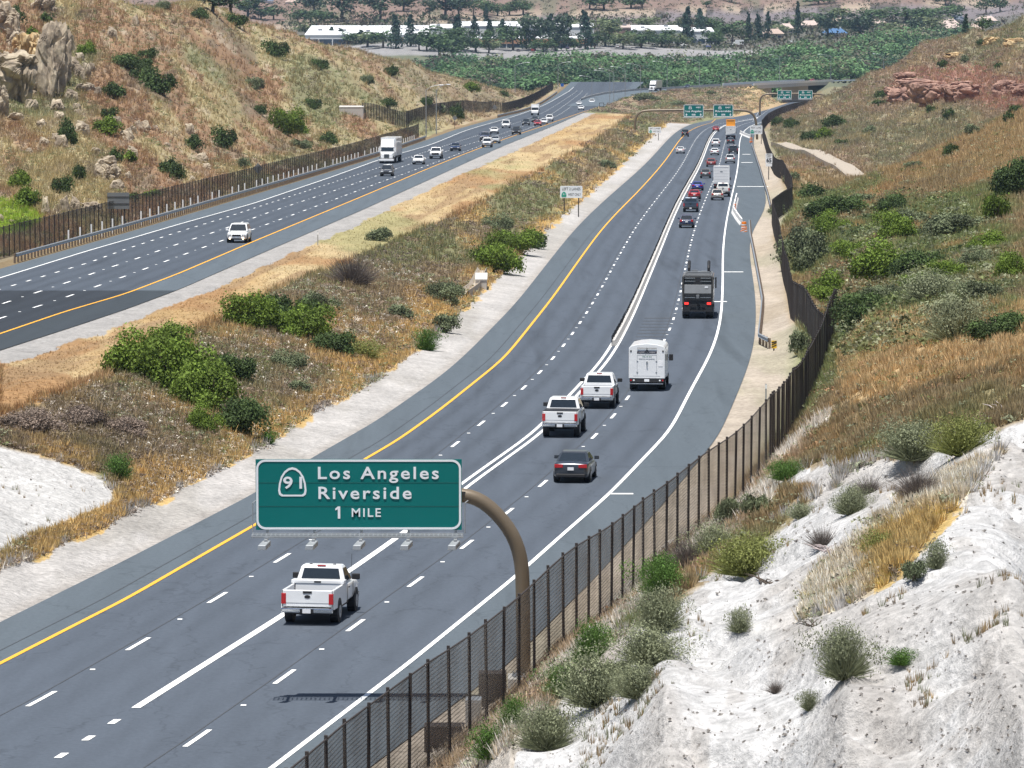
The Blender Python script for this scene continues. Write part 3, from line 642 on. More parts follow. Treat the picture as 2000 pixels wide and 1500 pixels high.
def car(name, kind, col):
    root = bpy.data.objects.new(name, None); COL.objects.link(root)
    mp = P(col)
    if kind == 'sedan':
        L, W, H, r = 4.75, 1.82, 1.45, .33; h = L/2
        st = [(-h+.00,W*.40,.42,.80),(-h+.06,W*.45,.30,.98),(-h+.35,W*.485,.22,1.03),(-h+.95,W/2,.2,1.0),(-.6,W/2,.18,.95),(.7,W/2,.18,.95),(1.15,W/2,.2,.92),(h-.55,W*.485,.22,.80),(h-.12,W*.44,.26,.68),(h,W*.38,.36,.56)]
        base = (W/2-.07,-1.55,1.08,.94); top = (W/2-.26,-.72,.28,1.40); zr, zf = .84, .62
    elif kind == 'coupe':
        L, W, H, r = 4.6, 1.86, 1.35, .34; h = L/2
        st = [(-h,W*.42,.42,.76),(-h+.06,W*.47,.28,.92),(-h+.4,W*.49,.2,.97),(-1,W/2,.18,.93),(.7,W/2,.18,.88),(1.2,W/2,.2,.85),(h-.5,W*.48,.22,.74),(h-.1,W*.44,.26,.62),(h,W*.38,.34,.52)]
        base = (W/2-.08,-1.6,1.0,.88); top = (W/2-.3,-.75,.2,1.31); zr, zf = .8, .6
    elif kind in ('suv', 'crossover'):
        if kind == 'suv': L, W, H, r = 4.85, 1.94, 1.78, .38
        else: L, W, H, r = 4.5, 1.84, 1.62, .35
        h = L/2; bz = H*.60
        st = [(-h,W*.42,.45,bz-.1),(-h+.07,W*.47,.34,bz+.0),(-h+.4,W*.495,.27,bz+.02),(-.8,W/2,.25,bz),(.8,W/2,.25,bz-.02),(1.2,W/2,.25,bz-.04),(h-.5,W*.485,.28,bz-.14),(h-.12,W*.45,.32,bz-.28),(h,W*.40,.42,bz-.42)]
        base = (W/2-.05,-h+.12,1.12,bz); top = (W/2-.24,-h+.48,.42,H-.05); zr, zf = bz-.08, bz-.30
    elif kind == 'jeep':
        L, W, H, r = 4.6, 1.88, 1.84, .42; h = L/2; bz = 1.16
        st = [(-h,W*.44,.5,bz-.02),(-h+.05,W*.47,.45,bz),(-.8,W/2-.04,.4,bz),(.8,W/2-.04,.4,bz),(1.2,W*.46,.4,bz-.02),(h-.15,W*.42,.42,bz-.06),(h,W*.40,.5,bz-.12)]
        base = (W/2-.08,-h+.05,.95,bz-.02); top = (W/2-.16,-h+.12,.66,H-.04); zr, zf = bz-.1, bz-.25
    elif kind == 'van':
        L, W, H, r = 5.2, 2.0, 1.95, .36; h = L/2; bz = 1.12
        st = [(-h,W*.45,.4,bz-.02),(-h+.06,W*.48,.32,bz),(-.8,W/2,.28,bz),(1.0,W/2,.28,bz-.02),(1.6,W*.49,.28,bz-.08),(h-.4,W*.48,.3,bz-.22),(h-.08,W*.45,.33,bz-.38),(h,W*.4,.4,bz-.5)]
        base = (W/2-.04,-h+.06,1.75,bz-.03); top = (W/2-.2,-h+.25,.75,H-.05); zr, zf = 1.05, .72
    body = loft(st).build('body', mp, root, smooth=True)
    sub = body.modifiers.new('s','SUBSURF'); sub.levels = 1; sub.render_levels = 1
    arches(root, W, (-h+.95, h-.92), r)
    wheels(root, W, (-h+.95, h-.92), r)
    greenhouse(root, base, top, mp, side_n=3 if kind in ('suv','van') else 2)
    lights(root, -h, h, W*.46, zr, zf, hw=.42 if kind in ('sedan','coupe') else .28, hh=.16 if kind in ('sedan','coupe') else .24)
    plate(root, -h-.018, zr-.13 if kind != 'jeep' else .75, -1)
    m = MB(); m.box(-W*.40,W*.40,-h-.02,-h+.18,.28,.46); m.build('rear_bumper', M_BLACK, root, bevel=.04)
    m = MB(); m.box(-W*.22,W*.22,h-.10,h+.02,zf-.14,zf+.02); m.box(-W*.34,W*.34,h-.10,h+.012,.30,.42); m.build('grille', M_BLACK, root, bevel=.015)
    mirror(root, W/2-.02, .72, base[3]+.1, mp if col not in () else M_BLACK)
    return root
def pickup(name, col, lifted=0., crew=True, toolbox=False, cover=False, darkmirror=True, lit=False):
    root = bpy.data.objects.new(name, None); COL.objects.link(root); mp = P(col)
    L, W, r = 5.9, 2.02, .40+lifted*.35; h = L/2; H = 1.93+lifted; zb = .52+lifted; bz = 1.28+lifted
    cab0 = -.85 if crew else -.15
    st = [(cab0,W/2-.01,zb,bz),(.4,W/2-.01,zb,bz),(1.25,W/2-.01,zb,bz-.02),(1.7,W*.49,zb,bz-.05),(h-.25,W*.475,zb,bz-.12),(h-.05,W*.46,zb+.05,bz-.22),(h,W*.43,zb+.12,bz-.32)]
    body = loft(st).build('body', mp, root, smooth=True); sub = body.modifiers.new('s','SUBSURF'); sub.levels = 1; sub.render_levels = 1
    # open bed: two sides, floor, front wall
    m = MB(); y0, y1 = -h+.10, cab0-.015
    def side(s):
        w = W/2; a = [(s*w*1.0,y0,zb+.05),(s*w,y1,zb+.05),(s*(w-.13),y1,zb+.05),(s*(w-.13),y0,zb+.05),(s*(w-.035),y0,bz+.02),(s*(w-.035),y1,bz+.02),(s*(w-.14),y1,bz+.02),(s*(w-.14),y0,bz+.02)]
        if s < 0: a = [a[i] for i in (3,2,1,0,7,6,5,4)]
        return a
    m.hexa(side(1)); m.hexa(side(-1)); m.box(-W/2+.13,W/2-.13,y1-.06,y1,zb+.1,bz); bed = m.build('bed', mp, root, bevel=.025)
    m = MB(); m.box(-W/2+.131,W/2-.131,y0,y1-.061,zb+.18,zb+.24); m.build('bed_floor', P('grey') if not cover else M_BLACK, bed)
    if cover:
        m = MB(); m.box(-W/2+.06,W/2-.06,y0+.02,y1-.02,bz+.022,bz+.06); m.build('bed_cover', M_BLACK, root, bevel=.02)
    m = MB(); m.box(-W/2+.075,W/2-.075,-h+.005,-h+.10,zb+.16,bz+.025); tg = m.build('tailgate', mp, root, bevel=.03)
    m = MB(); m.box(-.17,.17,-h-.012,-h+.02,bz-.10,bz-.01); m.build('tailgate_handle', M_BLACK, tg, bevel=.01)
    m = MB(); m.cyl((0,-h-.008,bz-.22),(0,-h+.01,bz-.22),.085,n=16)
    bd = m.build('badge', M_BLACK, tg); bd.scale = (1.35,1,.75); bd.location = (0,0,(bz-.22)*.25)
    m = MB(); m.box(-W/2+.03,W/2-.03,-h-.14,-h-.0,zb-.06,zb+.13); bp = m.build('rear_bumper', M_CHROME if col in ('white','silver') else M_BLACK, root, bevel=.05)
    m = MB(); m.box(-.26,.26,-h-.148,-h-.139,zb-.05,zb+.10); m.build('plate_recess', M_BLACK, bp)
    plate(root, -h-.15, zb+.02, -1)
    m = MB(); m.box(-W/2+.2,W/2-.2,-h+.2,h-.3,.38+lifted,.52+lifted); m.cyl((-W/2+.2,-h+1.25,r),(W/2-.2,-h+1.25,r),.09,n=8); m.build('chassis', M_BLACK, root)
    arches(root, W, (-h+1.25, h-.95), r)
    wheels(root, W, (-h+1.25, h-.95), r, .28)
    for s in (-1,1):
        for yy in ((1.38,.38,-.62) if crew else (1.3,.1)):
            m = MB(); a,b = sorted((s*(W/2-.02), s*(W/2-.002))); m.box(a,b,yy-.008,yy+.008,zb+.1,bz-.06); m.build('door_seam', M_BLACK, root)
        m = MB(); m.box(s*(W/2-.072)-.007,s*(W/2-.072)+.007,-h-.002,-h+.04,zb+.16,bz+.02); m.build('tailgate_seam', M_BLACK, tg)
    m = MB(); m.box(-W/2+.2,W/2-.2,-h-.004,-h+.02,zb+.30,zb+.315); m.build('pressed_line', simple('seam_grey2',(.30,.31,.33),.6), tg)
    base = (W/2-.06, cab0+.02, 1.42, bz-.01); top = (W/2-.23, cab0+.22, .72, H-.05)
    cab = greenhouse(root, base, top, mp, side_n=2 if crew else 1, rear_glass=(.09,.91,.18,.88), name='cab')
    m = MB(); m.box(-.16,.16,top[1]-.02,top[1]+.03,H-.04,H+.0); m.build('brake_light', M_RED, root)
    lights(root, -h+.0, h, W/2-.035, bz-.30, bz-.38, vert=True, lit=lit)
    m = MB(); m.box(-.62,.62,h-.08,h+.015,bz-.62,bz-.27); m.build('grille', M_BLACK if col != 'black' else M_CHROME, root, bevel=.02)
    m = MB(); m.box(-W/2+.05,W/2-.05,h-.1,h+.09,zb-.08,zb+.13); m.build('front_bumper', M_CHROME if col == 'white' else M_BLACK, root, bevel=.05)
    mirror(root, W/2-.02, 1.1, bz+.13, M_BLACK if darkmirror else mp, 1.25)
    for s in (-1,1):
        for yy in ((.95, .0) if crew else (.55,)):
            m = MB(); a,b = sorted((s*(W/2-.01), s*(W/2+.03))); m.box(a,b,yy-.32,yy-.16,bz-.2,bz-.165); m.build('door_handle', M_BLACK, root)
    if toolbox:
        m = MB(); m.box(-W/2-.0,W/2+.0,y1-.62,y1-.07,bz+.03,bz+.16); m.box(-W/2+.16,W/2-.16,y1-.60,y1-.08,bz-.3,bz+.03)
        t = m.build('toolbox', mp, root, bevel=.02)
        m = MB(); m.box(-.13,.13,y1-.628,y1-.62,bz+.07,bz+.13); m.build('latch', M_BLACK, t)
        for s in (-1,1):
            m = MB(); m.box(s*.45-.05,s*.45+.05,top[1]+.25,top[1]+.32,H-.01,H+.02); m.build('roof_marker', M_BLACK, root)
        m = MB(); m.cyl((W/2-.12,1.55,bz),(W/2-.1,1.5,bz+.95),.008,n=5); m.build('antenna', M_BLACK, root)
    return root
def box_van(name):   # white service body van seen from the rear
    root = bpy.data.objects.new(name, None); COL.objects.link(root); mp = P('white'); W = 2.28
    m = MB(); pts = []
    z0, z1, zc = .78, 2.82, 2.98; y0, y1 = -3.4, 1.6; w = W/2
    prof = [(-w,z0),(w,z0),(w,z1-.12),(w-.10,z1),(w*.5,zc-.05),(0,zc),(-w*.5,zc-.05),(-w+.10,z1),(-w,z1-.12)]
    n = len(prof); vs = [(x,y0,z) for x,z in prof]+[(x,y1,z) for x,z in prof]
    m.add(vs, [tuple(range(n-1,-1,-1)), tuple(range(n,2*n))]+[(i,(i+1)%n,n+(i+1)%n,n+i) for i in range(n)])
    box = m.build('box_body', mp, root, bevel=.03)
    m = MB(); m.box(-w+.05,w-.05,1.62,3.1,.55,2.2); m.hexa([(-w+.06,3.1,.55),(w-.06,3.1,.55),(w-.15,3.9,.55),(-w+.15,3.9,.55),(-w+.06,3.1,1.35),(w-.06,3.1,1.35),(w-.2,3.85,1.1),(-w+.2,3.85,1.1)]); m.build('cab', mp, root, bevel=.06)
    # rear door: frame gaps, hinges, latch, ladder rack arm and lettering band
    m = MB()
    for (a,b,c,d) in ((-.62,-.60,1.0,2.25),(.60,.62,1.0,2.25),(-.62,.62,2.25,2.265),(-.85,.85,.93,.945)): m.box(a,b,y0-.006,y0+.01,c,d)
    m.build('door_seam', simple('seam_grey',(.30,.32,.34),.6), box)
    m = MB(); m.box(-.03,.03,y0-.07,y0-.002,1.55,1.75); m.box(-.06,.06,y0-.04,y0-.002,1.80,1.86); m.build('door_latch', M_CHROME, box)
    for sx in (-.62,.58):
        for z in (1.15,1.85):
            m = MB(); m.box(sx-.03,sx+.07,y0-.02,y0-.002,z,z+.05); m.build('hinge', M_CHROME, box)
    m = MB(); m.cyl((-.62,y0-.04,2.70),(.62,y0-.04,2.70),.018,n=6); m.cyl((0,y0-.04,2.72),(0,y0-.04,2.50),.02,n=6); m.cyl((0,y0-.04,2.6),(.12,y0-.04,2.47),.018,n=6); m.cyl((0,y0-.04,2.6),(-.12,y0-.04,2.47),.018,n=6); m.build('ladder_rack', M_BLACK, root)
    for s in (-1,1):
        m = MB(); m.box(s*(w-.13)-.05,s*(w-.13)+.05,y0-.02,y0-.002,2.45,2.56); m.build('marker_lamp', M_BLACK, box)
    m = MB(); m.box(-.62,.62,y0-.012,y0-.002,2.36,2.50); ban = m.build('sign_band', simple('band_dark',(.03,.02,.03),.5), box)
    txt('lettering', 'CUSTOM CITY PLUMBING', .06, (0,y0-.016,2.43), M_PLATE, ban, width=1.05)
    txt('lettering', 'LICENSED   SINCE   SERVICE', .06, (0,y0-.010,2.17), simple('green_ink',(.12,.25,.2),.6), box, width=.6)
    txt('lettering', 'RESIDENTIAL AND COMMERCIAL', .06, (0,y0-.010,2.02), simple('grey_ink',(.22,.26,.30),.6), box, width=1.0)
    m = MB(); m.box(.72,1.0,y0-.014,y0-.002,1.55,1.9); m.build('access_panel', simple('panel_white',(.86,.86,.87),.4), box)
    m = MB(); m.box(-w+.05,w-.05,y0-.02,y0+.3,.56,.775); sk = m.build('rear_sill', M_BLACK, root)
    plate(sk, y0-.035, .67, -1)
    for s in (-1,1):
        for k,(x,mt) in enumerate(((w-.14,M_RED),(w-.32,M_LENS))):
            m = MB(); m.cyl((s*x,y0-.03,.67),(s*x,y0-.019,.67),.055,n=12); m.build('taillight', mt, root)
    m = MB(); m.box(-w+.1,w-.1,y0-.32,y0-.021,.44,.50); m.build('rear_step', M_CHROME, root, bevel=.01)
    m = MB(); m.box(-w+.25,w-.25,y0+.2,3.2,.36,.56); m.build('chassis', M_BLACK, root)
    wheels(root, W-.06, (-2.0, 2.9), .38, .26, dual=True)
    for s in (-1,1):
        m = MB(); x0,x1 = sorted((s*(w+.02), s*(w+.28))); m.box(x0,x1,2.55,2.67,1.55,1.95); m.cyl((s*(w-.1),2.6,1.75),(s*(w+.1),2.6,1.75),.02,n=6); m.build('mirror', M_BLACK, root, bevel=.03)
    face_panel(((w-.1,3.12,1.4),(-w+.1,3.12,1.4),(-w+.1,3.12,2.15),(w-.1,3.12,2.15)),0,1,0,1).build('windshield', M_GLASS, root)
    return root
def garbage_truck(name):
    root = bpy.data.objects.new(name, None); COL.objects.link(root); w = 1.25; dk = P('olive'); gr = simple('worn_grey_steel',(.17,.18,.19),.6,.3,var=.25,scale=2)
    y0, y1 = -5.2, 2.6
    m = MB(); m.box(-w,-w+.14,y0,y1,1.15,3.35); m.box(w-.14,w,y0,y1,1.15,3.35); m.box(-w+.14,w-.14,y0+.55,y1,1.15,3.3); m.box(-w,w,y0+.1,y0+.54,3.25,3.40)
    body = m.build('hopper_body', dk, root, bevel=.03)
    m = MB(); m.hexa([(-w+.16,y0+.02,1.45),(w-.16,y0+.02,1.45),(w-.16,y0+.5,1.45),(-w+.16,y0+.5,1.45),(-w+.16,y0-.16,2.0),(w-.16,y0-.16,2.0),(w-.16,y0+.5,2.0),(-w+.16,y0+.5,2.0)]); m.build('rear_bin', dk, root, bevel=.02)
    m = MB(); m.hexa([(-w+.16,y0-.14,2.02),(w-.16,y0-.14,2.02),(w-.16,y0+.5,2.02),(-w+.16,y0+.5,2.02),(-w+.17,y0+.05,2.72),(w-.17,y0+.05,2.72),(w-.17,y0+.5,2.72),(-w+.17,y0+.5,2.72)]); pl = m.build('packer_plate', gr, root, bevel=.02)
    m = MB(); m.box(.55,.82,y0-.06,y0-.04+.02,2.45,2.6); m.build('sticker', M_PLATE, pl)
    for z, t in ((1.68,.05),(2.98,.05),(3.22,.05)):
        for s in (-1,1):
            m = MB(); a,b = sorted((s*.22,s*(w-.2))); m.box(a,b,y0-.20 if z<2 else y0+.05,y0-.16 if z<2 else y0+.1,z,z+t); m.build('steel_bar', M_CHROME, body)
    m = MB(); m.box(-.12,.12,y0-.28,y0-.14,1.62,1.92); m.build('latch', gr, root, bevel=.02)
    m = MB(); m.box(-.35,.35,y0+.06,y0+.56,2.75,3.25); m.build('winch_housing', M_BLACK, root)
    # roof gear with the two raised arms
    m = MB()
    for x in (-w+.15, w-.15): m.cyl((x,y0+.5,3.42),(x,y1,3.42),.05,n=8)
    for y in (y0+.7,-2.6,-.4,1.8): m.cyl((-w+.15,y,3.44),(w-.15,y,3.44),.05,n=8)
    m.box(-.9,.9,-.9,.1,3.35,3.55); m.box(-.6,-.1,1.0,1.7,3.35,3.6); m.box(.2,.7,.6,1.6,3.35,3.55); m.build('roof_frame', gr, root)
    for s in (-1,1):
        m = MB(); m.tube([(s*.80,1.2,3.4),(s*.80,1.6,3.9),(s*.80,2.3,4.25),(s*.80,3.1,4.1)],[.10,.13,.13,.10],n=8); m.box(s*.8-.11,s*.8+.11,1.1,1.5,3.3,3.8); m.build('lift_arm', M_BLACK, root)
    m = MB(); m.box(-w+.05,w-.05,2.75,4.7,.9,2.9); cab = m.build('cab', dk, root, bevel=.08)
    m = MB(); m.box(-w+.15,w-.15,4.69,4.72,1.7,2.7); m.build('windshield', M_GLASS, root)
    m = MB(); m.box(-w+.05,w-.05,y0+.06,y0+.5,.55,1.44); m.box(-.9,.9,y0+.5,4.3,.6,1.13); m.build('chassis', M_BLACK, root)
    m = MB(); m.box(-w+.05,w-.05,y0-.10,y0+.05,.55,.66); m.build('rear_bumper', M_BLACK, root)
    for s in (-1,1):
        m = MB(); m.box(s*(w-.35)-.16,s*(w-.35)+.16,y0-.02,y0+.06,1.12,1.30); m.build('taillight', M_REDLIT, root, bevel=.02)
        m = MB(); m.box(s*(w-.38)-.26,s*(w-.38)+.26,y0-.01,y0+.03,.35,1.0); m.build('mud_flap', M_BLACK, root)
        m = MB(); x0,x1 = sorted((s*(w+.05), s*(w+.17))); m.box(x0,x1,4.2,4.35,2.0,2.9); m.cyl((s*(w-.1),4.25,2.8),(s*(w+.1),4.25,2.8),.02,n=6); m.build('mirror', M_BLACK, root, bevel=.02)
    wheels(root, 2*w-.04, (-3.9, -2.5, 3.5), .52, .3, dual=True)
    return root
def box_truck(name, H=3.6, W=2.45, roofcol='offwhite', L=7.):
    root = bpy.data.objects.new(name, None); COL.objects.link(root); w = W/2; y0 = -L/2; y1 = L/2-1.9
    m = MB(); m.box(-w,w,y0,y1,1.0,H); box = m.build('cargo_box', P('trailer'), root, bevel=.03)
    m = MB(); m.box(-w-.02,w+.02,y0-.03,y0+.03,H-.18,H+.02); m.box(-w-.02,-w+.09,y0-.03,y0-.001,1.0,H-.18); m.box(w-.09,w+.02,y0-.03,y0-.001,1.0,H-.18); m.build('door_frame', P('white'), box)
    m = MB()
    for k in range(5): z = 1.2+k*(H-1.5)/5; m.box(-w+.1,w-.1,y0-.008,y0-.001,z,z+.02)
    m.build('door_seam', simple('seam_dark',(.3,.31,.33),.6), box)
    m = MB(); m.box(-.2,.2,y0-.02,y0-.009,H-.95,H-.8); m.build('placard', simple('placard_grey',(.2,.22,.25),.6), box)
    m = MB(); m.box(-w+.08,w-.08,y1+.03,y1+1.3,.6,2.35); m.hexa([(-w+.1,y1+1.3,.6),(w-.1,y1+1.3,.6),(w-.2,y1+1.9,.6),(-w+.2,y1+1.9,.6),(-w+.1,y1+1.3,1.5),(w-.1,y1+1.3,1.5),(w-.2,y1+1.85,1.25),(-w+.2,y1+1.85,1.25)]); m.build('cab', P('white'), root, bevel=.06)
    m = MB(); m.box(-w+.2,w-.2,y1+1.29,y1+1.33,1.5,2.25); m.build('windshield', M_GLASS, root)
    m = MB(); m.box(-w+.1,w-.1,y0+.02,y0+.2,.55,.99); m.box(-.8,.8,y0+.2,y1+1.2,.55,.98); m.build('chassis', M_BLACK, root)
    for s in (-1,1):
        m = MB(); m.box(s*(w-.25)-.1,s*(w-.25)+.1,y0-.01,y0+.03,.7,.85); m.build('taillight', M_RED, root)
        m = MB(); x0,x1 = sorted((s*(w+.02), s*(w+.2))); m.box(x0,x1,y1+1.1,y1+1.2,1.4,1.85); m.build('mirror', M_BLACK, root, bevel=.02)
    plate(root, y0-.01, .66, -1)
    wheels(root, W-.06, (y0+1.4, y1+1.0), .45, .28, dual=True)
    return root
def dump_truck(name):
    root = box_truck(name, 3.3, 2.4, L=8.)
    y0 = -4.
    m = MB(); m.box(-1.12,1.12,y0+.35,y0+.5,3.32,5.0); pn = m.build('orange_panel', P('orange'), root, bevel=.02)
    m = MB(); m.box(-.9,.9,y0+.33,y0+.348,4.5,4.75); m.build('dark_strip', simple('strip_brown',(.30,.12,.02),.6), pn)
    m = MB(); 
    for x in (-1.0,1.0): m.cyl((x,y0+.6,3.3),(x,y0+.55,5.0),.05,n=6)
    m.cyl((-1.,y0+1.6,3.3),(-1.,y0+.6,4.6),.04,n=6); m.cyl((1.,y0+1.6,3.3),(1.,y0+.6,4.6),.04,n=6); m.build('panel_brace', M_BLACK, root)
    return root
def semi(name, trailer_len=14., tcol='trailer'):
    root = bpy.data.objects.new(name, None); COL.objects.link(root); w = 1.24
    # y forward; cab front at y=+L/2
    L = trailer_len+4.8; f = L/2
    m = MB(); m.box(-w+.03,w-.03,f-3.9,f-2.0,.95,2.6); m.hexa([(-w+.05,f-3.9,2.6),(w-.05,f-3.9,2.6),(w-.1,f-1.9,2.6),(-w+.1,f-1.9,2.6),(-w+.05,f-3.9,3.95),(w-.05,f-3.9,3.95),(w-.28,f-2.9,3.85),(-w+.28,f-2.9,3.85)])
    cab = m.build('cab', P('white'), root, bevel=.1)
    m = MB(); m.hexa([(-w+.1,f-2.05,.95),(w-.1,f-2.05,.95),(w-.22,f-.1,.8),(-w+.22,f-.1,.8),(-w+.12,f-2.05,1.9),(w-.12,f-2.05,1.9),(w-.42,f-.15,1.55),(-w+.42,f-.15,1.55)]); m.build('hood', P('white'), root, bevel=.1)
    face_panel(((w-.1,f-1.93,1.92),(-w+.1,f-1.93,1.92),(-w+.2,f-2.0,2.56),(w-.2,f-2.0,2.56)),.04,.96,.05,.95,.05).build('windshield', M_GLASS, root)
    m = MB(); m.box(-.42,.42,f-.14,f-.07,.85,1.5); gr = m.build('grille', M_BLACK, root, bevel=.03)
    m = MB()
    for k in range(6): m.box(-.4,.4,f-.068,f-.055,.9+k*.1,.93+k*.1)
    m.build('grille_bar', M_CHROME, gr)
    m = MB(); m.box(-w+.05,w-.05,f-.2,f+.1,.35,.72); m.build('front_bumper', P('white'), root, bevel=.06)
    for s in (-1,1):
        m = MB(); m.box(s*.82-.14,s*.82+.14,f-.35,f-.08,.9,1.12); m.build('headlight', M_LENS, root, bevel=.03)
        m = MB(); m.box(s*(w+.1)-.1,s*(w+.1)+.1,f-1.7,f-1.55,1.8,2.5); m.cyl((s*(w-.2),f-1.65,2.2),(s*(w+.1),f-1.65,2.2),.03,n=6); m.build('mirror', P('white') if tcol=='trailer' else M_BLACK, root, bevel=.03)
        m = MB(); x0,x1 = sorted((s*(w-.02), s*(w+.0))); m.box(x0,x1,f-3.0,f-2.2,1.95,2.5); m.build('side_window', M_GLASS, root)
        m = MB(); m.cyl((s*.95,f-4.1,1.0),(s*.95,f-4.1,3.9),.07,n=8); m.build('exhaust_stack', M_CHROME, root)
    y1 = f-4.6; y0 = y1-trailer_len
    m = MB(); m.box(-1.28,1.28,y0,y1,1.15,4.1); tr = m.build('trailer', P(tcol), root, bevel=.03)
    m = MB()
    for k in range(int(trailer_len/1.2)):
        yy = y0+.6+k*1.2
        for s in (-1,1): a,b = sorted((s*1.281,s*1.292)); m.box(a,b,yy,yy+.04,1.3,3.95)
    m.build('side_rib', P('silver'), tr)
    m = MB(); m.box(-1.1,1.1,y0+.2,f-.6,.75,1.14); m.build('chassis', M_BLACK, root)
    wheels(root, 2.5, (y0+1.2, y0+2.5, f-4.3, f-5.5), .5, .5); wheels(root, 2.4, (f-1.1,), .5, .3)
    return root
# ---- lettering
_font = {}
def txt(name, s, size, loc, mat, parent=None, width=None, thick=.004, rot=(math.pi/2,0,0), bold=.0, ratio=None, align='CENTER', local=True, spacing=1.0):
    cu = bpy.data.curves.new(name, 'FONT'); cu.body = s; cu.size = size*1.37; cu.align_x = align; cu.align_y = 'CENTER'; cu.extrude = thick; cu.offset = bold; cu.space_character = spacing; cu.resolution_u = 3
    o = bpy.data.objects.new('t', cu); COL.objects.link(o)
    bpy.context.view_layer.update()
    dg = bpy.context.evaluated_depsgraph_get(); me = bpy.data.meshes.new_from_object(o.evaluated_get(dg)); bpy.data.objects.remove(o)
    n = len(me.vertices); co = np.empty(n*3, dtype=np.float32); me.vertices.foreach_get('co', co); co = co.reshape(-1,3)
    if n:
        hgt = co[:,1].max()-co[:,1].min()
        if width: co[:,0] *= width/(co[:,0].max()-co[:,0].min())
        if align == 'CENTER': co[:,0] -= (co[:,0].max()+co[:,0].min())/2
        else: co[:,0] -= co[:,0].min()
    me.vertices.foreach_set('co', co.ravel()); me.name = name
    me.materials.clear(); ob = link(name, me, parent, mat); ob.location = loc; ob.rotation_euler = rot
    return ob
# ---- placing
PROTO = {}
def vehicle(key, build, line, D, px, py, label, cat, group, away=True, dx=0.0, name=None, yoff=0.):
    Y = float(solveY(py, D)); p = PXY(px, py, Y)
    if key not in PROTO: o = PROTO[key] = build()
    else: o = copy_tree(PROTO[key])
    hd = math.atan2(-(float(line(Y+6))-float(line(Y-6))), 12.)
    half = yoff
    grade = -math.atan((float(D(Y+5))-float(D(Y-5)))/10.)
    yaw = hd + (0 if away else math.pi)
    R = Matrix.Rotation(hd, 4, 'Z') @ Matrix.Rotation(grade, 4, 'X') @ Matrix.Rotation(0 if away else math.pi, 4, 'Z')
    fwd = (R @ Vector((0,1,0,0))).to_3d()
    loc = Vector((p.x, Y, CZ-float(D(Y))+.02)) + fwd*(half if away else -half)
    o.matrix_world = Matrix.Translation(loc) @ R
    tag(o, label, cat, group)
    return o
GR = 'vehicles driving away on the right roadway'; GL = 'vehicles approaching on the left roadway'
def vR(key, build, px, py, label, cat, h, line=None): return vehicle(key, build, line or R_dash2, D_R, px, py, label, cat, GR, True, yoff=h)
def vL(key, build, px, py, label, cat, h): return vehicle(key, build, L_db, D_L, px, py, label, cat, GL, False, yoff=h)
vR('pk1', lambda: pickup('pickup_truck','white',0.0,False,True), 612, 1214, 'white single cab pickup with toolbox in its bed just below the big green sign', 'pickup truck', 1.65, R_mid)
vR('pk2', lambda: pickup('pickup_truck','white',.14,True,False,True), 1097, 852, 'white pickup on raised wheels with black bed cover, nearer of two side by side', 'pickup truck', 1.7)
vR('pk3', lambda: pickup('pickup_truck','white',.05,True,False,False), 1168, 796, 'white crew cab pickup between the raised white pickup and the white box van', 'pickup truck', 1.7)
vR('sd1', lambda: car('sedan','sedan','dkgrey'), 1118, 941, 'dark grey blue sedan alone in the right lane beyond the big green sign', 'car', 1.42)
vR('bv', lambda: box_van('box_van'), 1265, 761, 'white box bodied plumbing van with a dark lettered band on its rear door', 'van', 2.0)
vR('gt', lambda: garbage_truck('garbage_truck'), 1363, 621, 'dark garbage truck with two raised arms on its roof', 'truck', 3.9)
vR('sv1', lambda: car('hatchback','crossover','navy'), 1341, 445, 'dark navy hatchback with red lights, last of the queue in the centre lane', 'car', 1.3)
vR('pk4', lambda: pickup('pickup_truck','slate',0.,True,False,False), 1349, 414, 'dark slate pickup behind the red car', 'pickup truck', 1.7)
vR('cp1', lambda: car('coupe','coupe','red'), 1356, 389, 'bright red low car between the slate pickup and the blue car', 'car', 1.35)
vR('cp2', lambda: car('coupe','coupe','blue'), 1362, 372, 'bright blue car just ahead of the red low car', 'car', 1.35)
vR('sv2', lambda: car('hatchback','crossover','grey'), 1378, 348, 'dark grey hatchback ahead of the bright blue car', 'car', 1.3)
vR('sv3', lambda: car('crossover','crossover','maroon'), 1389, 326, 'dark red crossover with grey bumper, third from the overhead signs in its lane', 'car', 1.3)
vR('sd2', lambda: car('sedan','sedan','white'), 1396, 303, 'white sedan ahead of the dark red crossover', 'car', 1.42)
vR('sv4', lambda: car('suv','suv','white'), 1398, 286, 'tall white suv ahead of the white sedan', 'suv', 1.45)
vR('sd3', lambda: car('sedan','sedan','red'), 1398, 257, 'small red car beneath the overhead signs', 'car', 1.42)
vR('jp1', lambda: car('jeep','jeep','black'), 1338, 267, 'black boxy off road suv in the left lane beside the yellow line', 'suv', 1.3, R_yel)
vR('sd2', None, 1329, 300, 'white sedan alone beside the yellow line, behind the black off road suv', 'car', 1.42, R_yel)
vR('sv5', lambda: car('crossover','crossover','gold'), 1401, 391, 'silver gold crossover, hindmost of the cluster beside the white box truck', 'car', 1.3, R_white)
vR('pk5', lambda: pickup('pickup_truck','offwhite',.1,True,False,False), 1412, 384, 'off white pickup squeezed between the silver gold crossover and the white box truck', 'pickup truck', 1.7, R_white)
vR('bt', lambda: box_truck('box_truck', 3.75), 1409, 371, 'white box truck with a square cargo box, ahead of the off white pickup', 'truck', 2.1, R_white)
vR('sv6', lambda: car('suv','suv','silver'), 1426, 319, 'silver suv following the dark pickup in the right lane', 'suv', 1.45, R_white)
vR('pk6', lambda: pickup('pickup_truck','dkgrey',0.,True,False,False), 1432, 301, 'dark grey pickup ahead of the silver suv', 'pickup truck', 1.7, R_white)
